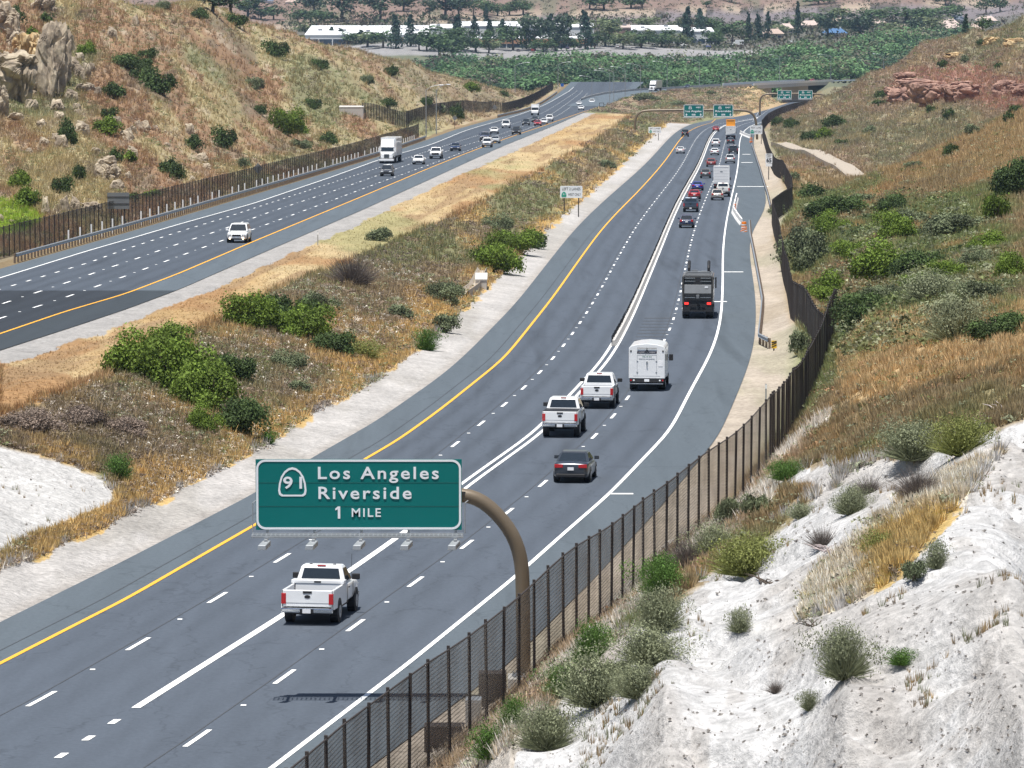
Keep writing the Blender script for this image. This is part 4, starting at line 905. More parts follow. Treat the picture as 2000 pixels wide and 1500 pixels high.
vR('sd4', lambda: car('sedan','sedan','black'), 1427, 281, 'black sedan half hidden under the tall white truck', 'car', 1.42, R_white)
vR('dt', lambda: dump_truck('utility_truck'), 1427, 272, 'tall white truck carrying an orange panel, below the Riverside overhead sign', 'truck', 2.6, R_white)
# left roadway
vL('sv7', lambda: car('suv','suv','white'), 464, 474, 'white suv with lit fog lamps, nearest vehicle on the left roadway', 'suv', 1.45)
vL('sv8', lambda: car('hatchback','crossover','grey'), 755, 344, 'dark grey car just in front of the white semi truck', 'car', 1.3)
vL('semi', lambda: semi('semi_truck'), 762, 317, 'white semi truck with white trailer beside the left fence', 'truck', 0.9)
vL('sd2', None, 817, 321, 'white sedan between the semi truck and the white pickup', 'car', 1.42)
vL('pk7', lambda: pickup('pickup_truck','white',0.,True,False,False,False), 851, 310, 'white pickup with a black grille ahead of the dark blue car', 'pickup truck', 1.6)
vL('sd5', lambda: car('sedan','sedan','navy'), 889, 295, 'dark blue sedan alone right of the white pickup', 'car', 1.42)
vL('jp2', lambda: car('jeep','jeep','white'), 951, 288, 'white boxy off road suv beside a silver sedan', 'suv', 1.3)
vL('sd6', lambda: car('sedan','sedan','silver'), 967, 280, 'silver sedan close beside the white boxy off road suv', 'car', 1.42)
vL('pk8', lambda: pickup('pickup_truck','navy',0.,True,False,False,False), 947, 276, 'dark navy pickup directly behind the white boxy off road suv', 'pickup truck', 1.6)
vL('sd2', None, 965, 261, 'white sedan behind the dark navy pickup', 'car', 1.42)
vL('van1', lambda: car('van','van','white'), 988, 250, 'white van left of the black suv', 'van', 1.5)
vL('sv9', lambda: car('suv','suv','black'), 1008, 263, 'black suv in the inner lane near the yellow line', 'suv', 1.45)
vL('sv10', lambda: car('crossover','crossover','dkgrey'), 1027, 245, 'dark grey crossover left of the red car', 'car', 1.3)
vL('sv10', None, 1045, 239, 'dark grey crossover right behind the red car', 'car', 1.3)
vL('sd3', None, 1050, 246, 'red car on the left roadway among dark cars', 'car', 1.42)
vL('sd2', None, 1062, 243, 'white sedan right beside the red car', 'car', 1.42)
vL('sv4', None, 1073, 237, 'white suv behind the red car, rightmost of its bunch', 'suv', 1.45)
vL('bt2', lambda: box_truck('box_truck', 3.1, 2.3, L=6.5), 1045, 225, 'small beige white box truck near the far left guardrail', 'truck', 1.0)
vL('sd2', None, 1131, 206, 'white sedan, farther of two at the foot of the connector ramp', 'car', 1.42)
vL('sd2', None, 1135, 215, 'white sedan, nearer of two at the foot of the connector ramp', 'car', 1.42)
vL('sv4', None, 1156, 203, 'white suv leaving the connector ramp', 'suv', 1.45)
vL('sv2', None, 1163, 199, 'dark car half hidden behind the white suv at the ramp', 'car', 1.3)
# lit fog lamps on the nearest approaching suv
for o in scene.objects:
    if o.get('label','').startswith('white suv with lit fog'): fogcar = o
for s in (-1,1):
    m = MB(); m.cyl((s*.62,2.36,.42),(s*.62,2.46,.42),.09,n=12); fl = m.build('fog_lamp', M_FOG, fogcar); 
# headlight glare of the semi: one lit headlamp
def on_ramp(key, build, Y, side, label, cat, away, h):
    o = PROTO.setdefault(key, None) or build(); PROTO[key] = o
    x = float(Xramp(Y))-side; hd = math.atan2(-(float(Xramp(Y+10))-float(Xramp(Y-10))), 20.); gr_ = -math.atan((float(D_P(Y+5))-float(D_P(Y-5)))/10.)
    o.matrix_world = Matrix.Translation((x, Y, CZ-float(D_P(Y))+.06)) @ Matrix.Rotation(hd,4,'Z') @ Matrix.Rotation(gr_,4,'X') @ Matrix.Rotation(0 if away else math.pi,4,'Z')
    tag(o, label, cat, 'vehicles on the connector ramp')
on_ramp('semi2', lambda: semi('semi_truck', 11., 'silver'), 1850, 4.5, 'white cab semi truck with a grey trailer coming down the connector ramp', 'truck', False, 0)
on_ramp('rc1', lambda: car('hatchback','crossover','navy'), 1935, 8.5, 'dark hatchback behind the semi truck on the connector ramp', 'car', False, 0)
on_ramp('rc2', lambda: car('sedan','sedan','red'), 2165, 4.5, 'red sedan crossing the far bridge', 'car', False, 0)
# ================================================================ FENCES, RAILS, SIGNS, LAMPS
def mat_net(name, col, dens, sc=26.):
    m, nt, p = newmat(name); p.inputs['Base Color'].default_value = (*col,1); p.inputs['Roughness'].default_value = .8; p.inputs['Metallic'].default_value = .2
    tr = N(nt,'ShaderNodeBsdfTransparent'); mx = N(nt,'ShaderNodeMixShader'); g = N(nt,'ShaderNodeNewGeometry'); sp = N(nt,'ShaderNodeSeparateXYZ'); nt.links.new(g.outputs['Position'], sp.inputs[0])
    # horizontal wires every 12 cm, with the tilt of the slope left out
    w1 = N(nt,'ShaderNodeMath',operation='MULTIPLY'); w1.inputs[1].default_value = 1/.12; nt.links.new(sp.outputs[2], w1.inputs[0])
    sm = N(nt,'ShaderNodeMath',operation='FRACT'); nt.links.new(w1.outputs[0], sm.inputs[0])
    lt = N(nt,'ShaderNodeMath',operation='LESS_THAN'); lt.inputs[1].default_value = .30; nt.links.new(sm.outputs[0], lt.inputs[0])
    no = N(nt,'ShaderNodeTexNoise'); no.inputs['Scale'].default_value = .7; nt.links.new(g.outputs['Position'], no.inputs['Vector'])
    r = N(nt,'ShaderNodeMapRange'); r.inputs[1].default_value=.35; r.inputs[2].default_value=.65; r.inputs[3].default_value = dens-.07; r.inputs[4].default_value = dens+.10; nt.links.new(no.outputs[0], r.inputs[0])
    a = N(nt,'ShaderNodeMath',operation='MULTIPLY_ADD'); a.inputs[1].default_value = .28; nt.links.new(lt.outputs[0], a.inputs[0]); nt.links.new(r.outputs[0], a.inputs[2]); a.use_clamp = True
    nt.links.new(a.outputs[0], mx.inputs[0]); nt.links.new(tr.outputs[0], mx.inputs[1]); nt.links.new(p.outputs[0], mx.inputs[2]); nt.links.new(mx.outputs[0], nt.nodes['Material Output'].inputs[0])
    return m
M_NET = mat_net('fence_netting', (.13,.12,.11), .50); M_NETD = mat_net('fence_netting_dense', (.085,.078,.075), .50)
M_POST = simple('dark_post', (.035,.028,.026), .8, var=.3, scale=9); M_GALV = simple('galvanized', (.40,.42,.44), .45, .6, var=.15); M_WOOD = simple('weathered_wood', (.16,.12,.09), .9, var=.3, scale=6)
M_CONC = simple('concrete', (.48,.46,.43), .9, var=.12, scale=.8, bump=.2); M_CONCW = simple('white_concrete', (.74,.73,.71), .85, var=.08)
M_GREEN = simple('sign_green', (.0,.155,.145), .6, spec=.25, var=.06, scale=1.2); M_SIGNW = simple('sign_white', (.84,.86,.88), .45); M_SIGNB = simple('sign_back', (.22,.23,.24), .5, .4)
M_LAMP = simple('lamp_pole', (.33,.35,.37), .5, .4); M_TAN = simple('tan_pipe', (.16,.125,.085), .42, .15, var=.12, scale=1.5)
M_ORANGE = simple('safety_orange', (.85,.22,.01), .5); M_YSIGN = simple('sign_yellow', (.85,.52,.02), .5); M_INK = simple('sign_ink', (.015,.015,.018), .6)
M_UNDER = simple('dark_rust', (.05,.04,.035), .9)
def resample(P, sp):
    P = np.array(P, float); d = np.r_[0, np.cumsum(np.linalg.norm(np.diff(P[:,:2],axis=0),axis=1))]; n = max(2, int(d[-1]/sp)+1); t = np.linspace(0, d[-1], n)
    return np.stack([np.interp(t, d, P[:,k]) for k in range(P.shape[1])], -1)
def pxpts(L): return [tuple(PXY(a,b,c))[:2] for a,b,c in L]
def fence(name, pts, sp, H, net, label, postr=.055, rail=True, lean=0):
    Q = resample([p[:2] for p in pts], sp); z = ground_z(Q[:,0], Q[:,1])
    # keep the line even over small bumps
    zs = z.copy()
    for _ in range(3): zs[1:-1] = (zs[:-2]+zs[1:-1]*2+zs[2:])/4
    z = zs; b0 = Vector((Q[0,0],Q[0,1],z[0])); root = empty(name, b0, label, 'fence')
    P3 = [Vector((Q[i,0],Q[i,1],z[i]))-b0 for i in range(len(Q))]
    m = MB(); vs = []; n = len(P3)
    for p in P3: vs += [p+Vector((0,0,-.35)), p+Vector((0,0,H-.03))]
    m.add(vs, [(2*i,2*i+2,2*i+3,2*i+1) for i in range(n-1)]); m.build('netting', net, root)
    if rail:
        m = MB(); m.tube([p+Vector((0,0,H)) for p in P3], .028, 5); m.build('top_wire', M_POST, root)
    order = sorted(range(n), key=lambda i: P3[i].y+b0.y)
    near = set(order[:100]); mm = MB(); k = 0
    src = MB(); src.box(-postr,postr,-postr,postr,-.5,H+.1); sme = None
    for i in range(n):
        if i in near:
            if sme is None: o = src.build('post', M_POST, root); sme = o.data
            else: o = link('post', sme, root)
            o.location = P3[i]; o.rotation_euler = ((rnd.random()-.5)*.02,(rnd.random()-.5)*.03,0)
        else: p = P3[i]; mm.box(p.x-postr,p.x+postr,p.y-postr,p.y+postr,p.z-.5,p.z+H+.1); k += 1
    if k: tag(mm.build('post', M_POST, root), kind='stuff')
    return root
F1 = pxpts(FN)
fence('wildlife_fence', F1, 2.55, 3.2, M_NET, 'tall see through wire fence with dark posts climbing the white slope, nearest the camera', .045)
F2 = pxpts([(1612,712,303),(1588,692,322),(1563,664,348),(1545,636,368),(1537,577,410),(1523,517,470),(1508,437,590),(1530,415,625),(1547,405,650)])
fence('wildlife_fence', F2, 2.4, 3.0, M_NETD, 'dark wire fence along the foot of the bushes beside the right shoulder', .06)
F2b = pxpts([(1547,404,655),(1546,388,700),(1531,366,745),(1512,340,830),(1502,312,925),(1493,275,1110),(1489,262,1200),(1488,252,1290)])
fence('wildlife_fence', F2b, 3.0, 3.0, M_NETD, 'dark wire fence running from the white cabinet past the speed limit sign', .06)
F3 = pxpts([(1488,251,1300),(1500,240,1440),(1530,229,1570),(1570,218,1720),(1600,209,1860),(1622,203,1960)])
fence('wildlife_fence', F3, 3.2, 3.0, M_NETD, 'dark wire fence curving round beneath the farther overhead signs', .07)
def alongL(off, Ya, Yb, n=80):
    Ys = np.linspace(Ya, Yb, n); return list(zip(L_edge0(Ys)+off, Ys))
fence('wildlife_fence', alongL(-3.2, 405, 1010), 3.0, 2.7, M_NETD, 'long dark wire fence at the foot of the left hill behind the guardrail', .045)
fence('wildlife_fence', alongL(-8, 1050, 1300, 20)+alongL(-6, 1380, 1400, 2)+alongL(-4.2, 1420, 1960, 30), 3.6, 3.0, M_NETD, 'dark wire fence beyond the wall, following the far left shoulder', .08)
fence('wildlife_fence', pxpts([(708,276,985),(735,270,1000),(770,258,1020),(798,247,1040)]), 3.0, 3.2, M_NETD, 'short broken run of tall fence posts above the concrete wall on the left', .07)

def guardrail(name, pts, D, label, h=.78, sp=1.9, kerb=False, zoff=0.):
    Q = resample([p[:2] for p in pts], sp); z = CZ - np.array([float(D(y)) for y in Q[:,1]])+zoff
    b0 = Vector((Q[0,0],Q[0,1],z[0])); root = empty(name, b0, label, 'guardrail'); P3 = [Vector((Q[i,0],Q[i,1],z[i]))-b0 for i in range(len(Q))]; n = len(P3)
    prof = [(0,-.16),(.07,-.11),(.0,-.04),(.0,.04),(.07,.11),(0,.16),(-.03,.16),(-.03,-.16)]
    vs = []; m = MB(); k = len(prof)
    for i,p in enumerate(P3):
        d = (P3[min(i+1,n-1)]-P3[max(i-1,0)]); d.z = 0; d.normalize(); nx = Vector((d.y,-d.x,0))
        if root.location.x > 0 and 'left' not in label: nx = -nx
        for a,b in prof: vs.append(p + nx*(a+.10) + Vector((0,0,h-.16+b)))
    m.add(vs, [(i*k+j, i*k+(j+1)%k, (i+1)*k+(j+1)%k, (i+1)*k+j) for i in range(n-1) for j in range(k)]); m.build('rail', M_GALV, root)
    order = sorted(range(n), key=lambda i: P3[i].y+b0.y); near = set(order[:100]); mm = MB(); c = 0
    src = MB(); src.box(-.08,.08,-.1,.1,-.35,h-.02); sme = None
    for i in range(n):
        if i in near:
            if sme is None: o = src.build('post', M_WOOD, root); sme = o.data
            else: o = link('post', sme, root)
            o.location = P3[i]
        else: p = P3[i]; mm.box(p.x-.08,p.x+.08,p.y-.1,p.y+.1,p.z-.35,p.z+h-.02); c += 1
    if c: tag(mm.build('post', M_WOOD, root), kind='stuff')
    return root
guardrail('guardrail', alongL(-.55, 400, 985), D_L, 'long metal guardrail with wooden posts along the left shoulder', .8)
g2 = pxpts([(1503,672,338),(1484,660,344),(1488,625,369),(1491,597,395),(1484,558,431),(1475,509,483),(1467,468,538),(1465,440,582)])
guardrail('guardrail', g2, D_R, 'metal guardrail starting at the striped yellow marker on the right shoulder', .8)
g3 = pxpts([(1506,408,640),(1500,385,700),(1492,358,772),(1485,333,855),(1476,305,970),(1469,284,1090)])
guardrail('guardrail', g3, D_R, 'metal guardrail along the far right shoulder below the speed limit sign', .8)
guardrail('guardrail', alongL(-.5, 1330, 1900), D_L, 'far guardrail on the left shoulder beyond the wall', .8, 3.)
# white marker posts behind the left guardrail
mk = None; mkn = 0
for i, Y in enumerate(np.arange(436, 960, 7.6)):
    if rnd.random() < .12: continue
    x = float(L_edge0(Y))-1.15; zz = CZ-float(D_L(Y))
    if mk is None:
        m = MB(); m.box(-.07,.07,-.03,.03,-.2,1.45); mk = m.build('marker_post', M_SIGNW); o = mk
    else: o = mk.copy(); COL.objects.link(o)
    o.location = (x, Y, zz); mkl = mkn; mkn += 1; o['_k'] = mkl; tag(o, None, 'marker post', 'marker posts behind the left guardrail')
# lane divider of low kerb with closely set posts
Ya = float(solveY(676, D_R)); Yb = float(solveY(262, D_R))
div = empty('lane_divider', (float(R_mid(Ya)),Ya,CZ-float(D_R(Ya))), 'low grey kerb divider bristling with dark posts between the white lines', 'divider')
Ys = np.linspace(Ya, Yb, 260); off = -.0
base = div.location.copy(); m = MB(); vs = []
for y in Ys:
    x = float(R_mid(y)); z = CZ-float(D_R(y))
    for a,b in ((-.24,0.01),(-.16,.42),(.06,.42),(.2,.01)): vs.append(Vector((x+a+.04,y,z+b))-base)
m.add(vs, [(4*i+j,4*i+j+1,4*i+5+j,4*i+4+j) for i in range(len(Ys)-1) for j in range(3)]+[(0,1,2,3)]); m.build('kerb', M_CONC, div)
mm = MB(); cnt = 0; y = Ya; src = MB(); src.cyl((0,0,.3),(0,0,.78),.035,n=7); sme = None
while y < Yb:
    p = Vector((float(R_mid(y))-.10+(rnd.random()-.5)*.05, y, CZ-float(D_R(y))))-base
    if cnt < 100:
        if sme is None: o = src.build('post', M_BLACK, div); sme = o.data
        else: o = link('post', sme, div)
        o.location = p
    else: mm.cyl(p+Vector((0,0,.3)), p+Vector((0,0,.78)), .035, n=5)
    cnt += 1; y += .9 if y < Ya+30 else 2.6
tag(mm.build('post', M_BLACK, div), kind='stuff')
# ---------------------------------------------------------------- big green sign on its curved pipe
YS = 152.6
def sp(px, py, dy=0.): return PXY(px, py, YS+dy)
gz = float(ground_z(sp(1024,1340).x, YS)[0])
sign = empty('overhead_sign', (sp(1024,1340).x, YS, gz), 'big green road sign reading Los Angeles Riverside 1 MILE on a curved tan pipe', 'road sign')
O = sign.location
pp = [(530,968),(700,967),(860,966),(904,966),(930,972),(957,989),(983,1017),(1001,1043),(1013,1073),(1019,1103),(1021,1136),(1022,1233)]
q = [sp(a,b)-O for a,b in pp] ; q.append(Vector((q[-1].x+.02,0,-.3)))
dense = []
for i in range(len(q)-1):
    for t in (0,.5): dense.append(q[i].lerp(q[i+1],t))
dense.append(q[-1])
for _ in range(2): dense = [dense[0]]+[(dense[i-1]+dense[i]*2+dense[i+1])/4 for i in range(1,len(dense)-1)]+[dense[-1]]
m = MB(); m.tube(dense, .235, 22); m.build('curved_pipe', M_TAN, sign, smooth=True)
bx = q[-1].x
m = MB(); m.box(bx-.52,bx+.52,-.5,.5,-.6,.22); bb = m.build('concrete_base', M_CONC, sign, bevel=.03)
m = MB(); m.cyl((bx,0,.22),(bx,0,.27),.40,n=20)
for k in range(8): t = k*math.pi/4; m.cyl((bx+.34*math.cos(t),.34*math.sin(t),.26),(bx+.34*math.cos(t),.34*math.sin(t),.36),.03,n=6)
m.build('base_flange', M_GALV, bb)
yf = -.42
def rr(x0,x1,z0,z1,r,n=7):
    pts = []
    for cx,cz,a0 in ((x1-r,z1-r,0),(x0+r,z1-r,90),(x0+r,z0+r,180),(x1-r,z0+r,270)):
        for k in range(n+1): t = math.radians(a0+90*k/n); pts.append((cx+r*math.cos(t), cz+r*math.sin(t)))
    return pts
def plate_mesh(pts, y, th=.03):
    n = len(pts); m = MB(); m.add([(x,y,z) for x,z in pts]+[(x,y+th,z) for x,z in pts], [tuple(range(n)), tuple(range(2*n-1,n-1,-1))]+[(i,(i+1)%n,n+(i+1)%n,n+i)[::-1] for i in range(n)]); return m
def ring_mesh(o, i_, y, th=.006):
    n = len(o); m = MB(); vs = [(x,y,z) for x,z in o]+[(x,y,z) for x,z in i_]+[(x,y+th,z) for x,z in o]+[(x,y+th,z) for x,z in i_]
    fs = []
    for k in range(n):
        j = (k+1)%n; fs += [(k,j,n+j,n+k),(2*n+k,3*n+k,3*n+j,2*n+j),(k,2*n+k,2*n+j,j),(n+k,n+j,3*n+j,3*n+k)]
    m.add(vs, fs); return m
def shield(cx, cz, w, h):
    pts = []
    for u,v in ((0,.5),(.13,.47),(.28,.36),(.40,.18),(.47,-.05),(.50,-.30),(.47,-.44),(.38,-.50),(0,-.50)): pts.append((cx+u*w, cz+v*h))
    return pts + [(2*cx-x, z) for x,z in pts[-2:0:-1]]
tl = sp(499,897,yf)-O; br = sp(902,1035,yf)-O
x0,x1,z1,z0 = tl.x,br.x,tl.z,br.z
panel = plate_mesh([(x0,z0),(x1,z0),(x1,z1),(x0,z1)], yf).build('sign_panel', M_GREEN, sign)
m = MB()
for k in (1,2): zz = z0+(z1-z0)*k/3; m.box(x0+.01,x1-.01,yf-.004,yf-.001,zz-.012,zz+.012)
m.build('panel_seam', simple('seam_green',(.0,.10,.09),.6), panel)
ring_mesh(rr(x0+.015,x1-.02,z0+.015,z1-.01,.30), rr(x0+.085,x1-.09,z0+.085,z1-.08,.24), yf-.012).build('border', M_SIGNW, panel)
def sgn(px,py): v = sp(px,py,yf)-O; return v.x, v.z
sx, sz = sgn(571,941); w_, h_ = 56/60.4, 58/60.4
ring_mesh(shield(sx,sz,w_,h_), shield(sx,sz-.01,w_-.13,h_-.13), yf-.012).build('route_shield', M_SIGNW, panel)
def btext(s, xa, xb, py, cap, bold=.012):
    ax, az = sgn(xa,py); bx_,_ = sgn(xb,py)
    return txt('lettering', s, cap, ((ax+bx_)/2, yf-.012, az), M_SIGNW, panel, width=bx_-ax, thick=.008, bold=bold, spacing=1.22)
btext('Los Angeles', 621, 857, 925, .41, .008); btext('Riverside', 622, 804, 964, .41, .008)
btext('91', 553, 590, 944, .40, .008); btext('MILE', 687, 744, 1002, .29, .004)
_a, _b = sgn(661,1001)
plate_mesh([(_a-.02,_b-.20),(_a+.06,_b-.20),(_a+.06,_b+.20),(_a-.02,_b+.20),(_a-.10,_b+.13),(_a-.10,_b+.07),(_a-.02,_b+.11)], yf-.012, .01).build('lettering', M_SIGNW, panel)
for k in range(5):   # brackets and lamps under the panel
    px = 522+92*k; a = Vector((sgn(px,1035)[0], 0, sgn(px,1036)[1]))
    m = MB(); m.box(a.x-.04,a.x+.04,-.40,-.24,a.z-.25,z1-.15); m.box(a.x-.05,a.x+.05,-1.45,-.24,a.z-.24,a.z-.15); br_ = m.build('bracket', M_GALV, sign)
    m = MB(); m.hexa([(a.x-.26,-1.75,a.z-.44),(a.x+.02,-1.75,a.z-.44),(a.x+.16,-1.30,a.z-.36),(a.x-.10,-1.30,a.z-.36),(a.x-.24,-1.73,a.z-.28),(a.x+.02,-1.73,a.z-.28),(a.x+.16,-1.32,a.z-.18),(a.x-.10,-1.32,a.z-.18)]); m.build('sign_lamp', M_GALV, br_, bevel=.02)
m = MB()
for yy in (-.55,-.85,-1.15): m.box(x0-.12,x1+.05,yy-.04,yy+.04,z0-.15,z0-.085)
for k in range(46): xx = x0-.1+k*(x1-x0+.1)/45; m.box(xx-.015,xx+.015,-1.15,-.55,z0-.135,z0-.11)
m.build('catwalk', M_GALV, sign)
m = MB(); 
for xx in (x0-.10, x1+.10): m.cyl((xx,-.5,z0-.1),(xx,-.5,z0+.9),.02,n=6); m.cyl((xx,-.5,z0+.9),(xx+(.1 if xx<0 else -.1),-.3,z0+.95),.02,n=6)
m.build('hand_rail', M_GALV, sign)
# low electrical boxes below the fence
for i,(px,py,ww,hh,lb) in enumerate(((962,1330,.9,1.0,'dark metal utility box beside the foot of the curved sign pipe'),(925,1365,.5,.8,'smaller grey utility box left of the dark utility box'),(868,1400,1.2,.7,'long low dark utility box nearest the camera behind the fence'))):
    Yb_ = 150-i*6; p = PXY(px,py,Yb_); z = float(ground_z(p.x,Yb_)[0])
    root = empty('utility_box', (p.x,Yb_,z), lb, 'utility box')
    m = MB(); m.box(-ww/2,ww/2,-.3,.3,-.1,hh); m.build('housing', M_POST if i != 1 else M_GALV, root, bevel=.02)
    m = MB(); m.box(-ww/2+.06,ww/2-.06,-.315,-.3,.12,hh-.08); m.build('door', M_POST if i != 1 else M_GALV, root)
# ---------------------------------------------------------------- gantries
def gantry(name, Y, pts, signs, label, r=.30):
    def s_(px,py): return PXY(px,py,Y)
    a = s_(*pts[0]); root = empty(name, (a.x,Y,float(ground_z(a.x,Y)[0])), label, 'sign gantry'); O = root.location
    q = [s_(*p)-O for p in pts]; q[0].z = -.5; g = float(ground_z(q[-1].x+O.x, Y)[0])-O.z; q[-1].z = min(q[-1].z, g-.3)
    d = []
    for i in range(len(q)-1):
        for t in (0,.34,.67): d.append(q[i].lerp(q[i+1],t))
    d.append(q[-1])
    for _ in range(3): d = [d[0]]+[(d[i-1]+d[i]*2+d[i+1])/4 for i in range(1,len(d)-1)]+[d[-1]]
    m = MB(); m.tube(d, r, 12); m.build('pipe_frame', M_TAN, root, smooth=True)
    for (xa,xb,ya,yb,rows) in signs:
        p0 = s_(xa,yb)-O; p1 = s_(xb,ya)-O; f = -.5
        pn = plate_mesh([(p0.x,p0.z),(p1.x,p0.z),(p1.x,p1.z),(p0.x,p1.z)], f, .06).build('sign_panel', M_GREEN, root)
        ring_mesh(rr(p0.x+.02,p1.x-.02,p0.z+.02,p1.z-.02,.3,4), rr(p0.x+.14,p1.x-.14,p0.z+.14,p1.z-.14,.24,4), f-.03, .01).build('border', M_SIGNW, pn)
        W = p1.x-p0.x; H = p1.z-p0.z; cx = (p0.x+p1.x)/2
        for (s, u, v, cap, wd) in rows:
            if s == 'shield': ring_mesh(shield(p0.x+u*W, p0.z+v*H, .8,.8), shield(p0.x+u*W, p0.z+v*H, .6,.6), f-.03,.01).build('route_shield', M_SIGNW, pn)
            elif s == 'only':
                m = MB(); m.box(p0.x+u*W-.45,p0.x+u*W+.45,f-.03,f-.01,p0.z+v*H-.2,p0.z+v*H+.2); pl = m.build('only_plate', M_SIGNW, pn)
                txt('lettering','ONLY',.26,(p0.x+u*W,f-.04,p0.z+v*H),M_INK,pl,width=.7)
            elif s == 'arrow':
                m = MB(); cx_, cz_ = p0.x+u*W, p0.z+v*H; n0 = [(cx_-.3,cz_+.02),(cx_,cz_-.28),(cx_+.3,cz_+.02),(cx_+.08,cz_+.02),(cx_+.08,cz_+.3),(cx_-.08,cz_+.3),(cx_-.08,cz_+.02)]
                plate_mesh(n0, f-.03, .01).build('arrow', M_SIGNW, pn)
            else: txt('lettering', s, cap, (p0.x+u*W, f-.03, p0.z+v*H), M_SIGNW, pn, width=wd*W, bold=.015)
        m = MB(); m.box(p0.x-.1,p1.x+.1,-1.3,-.5,p0.z-.22,p0.z-.12); m.build('light_rack', M_GALV, root)
    return root
rowsL = lambda a,b: [('shield',.33,.76,0,0),('91',.33,.74,.34,.09),(b,.74,.76,.34,.26),(a,.5,.46,.48,.80),('arrow',.14,.18,0,0),('only',.5,.18,0,0),('arrow',.86,.18,0,0)]
gantry('sign_gantry', 1180, [(1240,270),(1240,236),(1243,226),(1251,218),(1265,215.5),(1330,215),(1400,215),(1448,215),(1463,217),(1472,224),(1477,234),(1479,270)],
       [(1335,1374,204,228,rowsL('Los Angeles','WEST')),(1393,1432,204,228,rowsL('Riverside','EAST'))], 'curved pipe gantry holding two green signs over the right roadway, nearer of two')
gantry('sign_gantry', 1650, [(1484,225),(1484,198),(1486,189),(1494,184),(1505,183),(1560,183),(1600,183),(1611,186),(1617,193),(1618,215)],
       [(1518,1546,176,193,rowsL('Los Angeles','WEST')),(1559,1587,176,193,rowsL('Riverside','EAST'))], 'smaller looking farther pipe gantry with two green signs before the bridge', .32)
# ---------------------------------------------------------------- roadside signs
def roadsign(px, Y, x0, x1, y0, y1, posts, label, build, name='road_sign', Pm=M_POST, pr=.07):
    a = PXY(px, y1, Y); root = empty(name, (a.x,Y,float(ground_z(a.x,Y)[0])), label, 'road sign'); O = root.location
    p0 = PXY(x0,y1,Y)-O; p1 = PXY(x1,y0,Y)-O
    for pxp in posts:
        q = PXY(pxp,y1,Y)-O; g = float(ground_z(q.x+O.x,Y)[0])-O.z
        m = MB(); m.box(q.x-pr,q.x+pr,-pr,pr,g-.4,p1.z-.1); m.build('post', Pm, root)
    build(root, p0.x, p1.x, p0.z, p1.z, -.10)
    return root
def lanes_sign(l1, l2):
    def f(root,x0,x1,z0,z1,y):
        pn = plate_mesh(rr(x0,x1,z0,z1,.12,3), y, .03).build('sign_panel', M_SIGNW, root); W = x1-x0; H = z1-z0
        txt('lettering', l1, H*.24, ((x0+x1)/2,y-.01,z0+H*.74), M_INK, pn, width=W*.82)
        plate_mesh(shield(x0+W*.17,z0+H*.30,H*.42,H*.42), y-.02,.015).build('route_shield', simple('shield_green',(.0,.32,.22),.5), pn)
        txt('lettering','91',H*.16,(x0+W*.17,y-.03,z0+H*.29),M_SIGNW,pn,width=H*.2)
        txt('lettering', l2, H*.22, (x0+W*.64,y-.01,z0+H*.28), M_INK, pn, width=W*.58)
    return f
roadsign(1115,613,1094,1137.5,363,386.5,(1102,1130),'white lane sign reading LEFT 2 LANES on the bank beside the right roadway',lanes_sign('LEFT 2 LANES','WEST ONLY'))
roadsign(1279,1160,1266.5,1291.5,248,260,(1271,1286),'small distant white lane sign at the foot of the nearer gantry\'s left leg',lanes_sign('LEFT 2 LANES','WEST ONLY'))
roadsign(1477,1120,1465,1489,245,262,(1467,1487),'small distant white lane sign beside the nearer gantry\'s right leg',lanes_sign('RIGHT 2 LANES','EAST ONLY'))
def speed(root,x0,x1,z0,z1,y):
    pn = plate_mesh(rr(x0,x1,z0+.55,z1,.08,3), y, .03).build('sign_panel', M_SIGNW, root); W = x1-x0; cx = (x0+x1)/2; zb = z0+.55; H = z1-zb
    txt('lettering','SPEED',H*.15,(cx,y-.01,zb+H*.86),M_INK,pn,width=W*.7); txt('lettering','LIMIT',H*.15,(cx,y-.01,zb+H*.66),M_INK,pn,width=W*.55); txt('lettering','65',H*.42,(cx,y-.01,zb+H*.28),M_INK,pn,width=W*.74,bold=.03)
    plate_mesh(rr(x0+.04,x1-.04,z0,z0+.5,.06,3), y, .03).build('lower_plate', M_SIGNW, root)
roadsign(1502,797,1495,1508.5,300,325,(1501.5,),'white speed limit 65 sign on a post by the right fence',speed)
def backs(shape):
    def f(root,x0,x1,z0,z1,y):
        cx,cz = (x0+x1)/2,(z0+z1)/2
        if shape == 'rect':
            plate_mesh([(x0,z0),(x1,z0),(x1,z1),(x0,z1)], y-.02,.03).build('sign_panel', M_SIGNB, root)
            m = MB(); [m.box(x0,x1,y-.06,y-.022,z,z+.07) for z in (z0+(z1-z0)*.3, z0+(z1-z0)*.72)]; m.build('stiffener', M_POST, root)
        else: plate_mesh([(cx,z0),(x1,cz),(cx,z1),(x0,cz)], y,.03).build('sign_panel', M_SIGNB, root)
    return f
roadsign(231,483,210,252.5,376,408,(218,243),'grey back of a large sign on two posts by the left guardrail',backs('rect'))
roadsign(504,640,494,514,318,340,(504,),'grey back of a diamond sign poking above the left fence',backs('dia'))
roadsign(888,1130,883,893.5,225,236,(888,),'grey back of a small diamond sign on the left verge beyond the wall',backs('dia'),pr=.05)
roadsign(966,1400,960.5,971.5,204,215,(966,),'grey diamond sign back on the far left verge near the curving fence',backs('dia'),pr=.06)
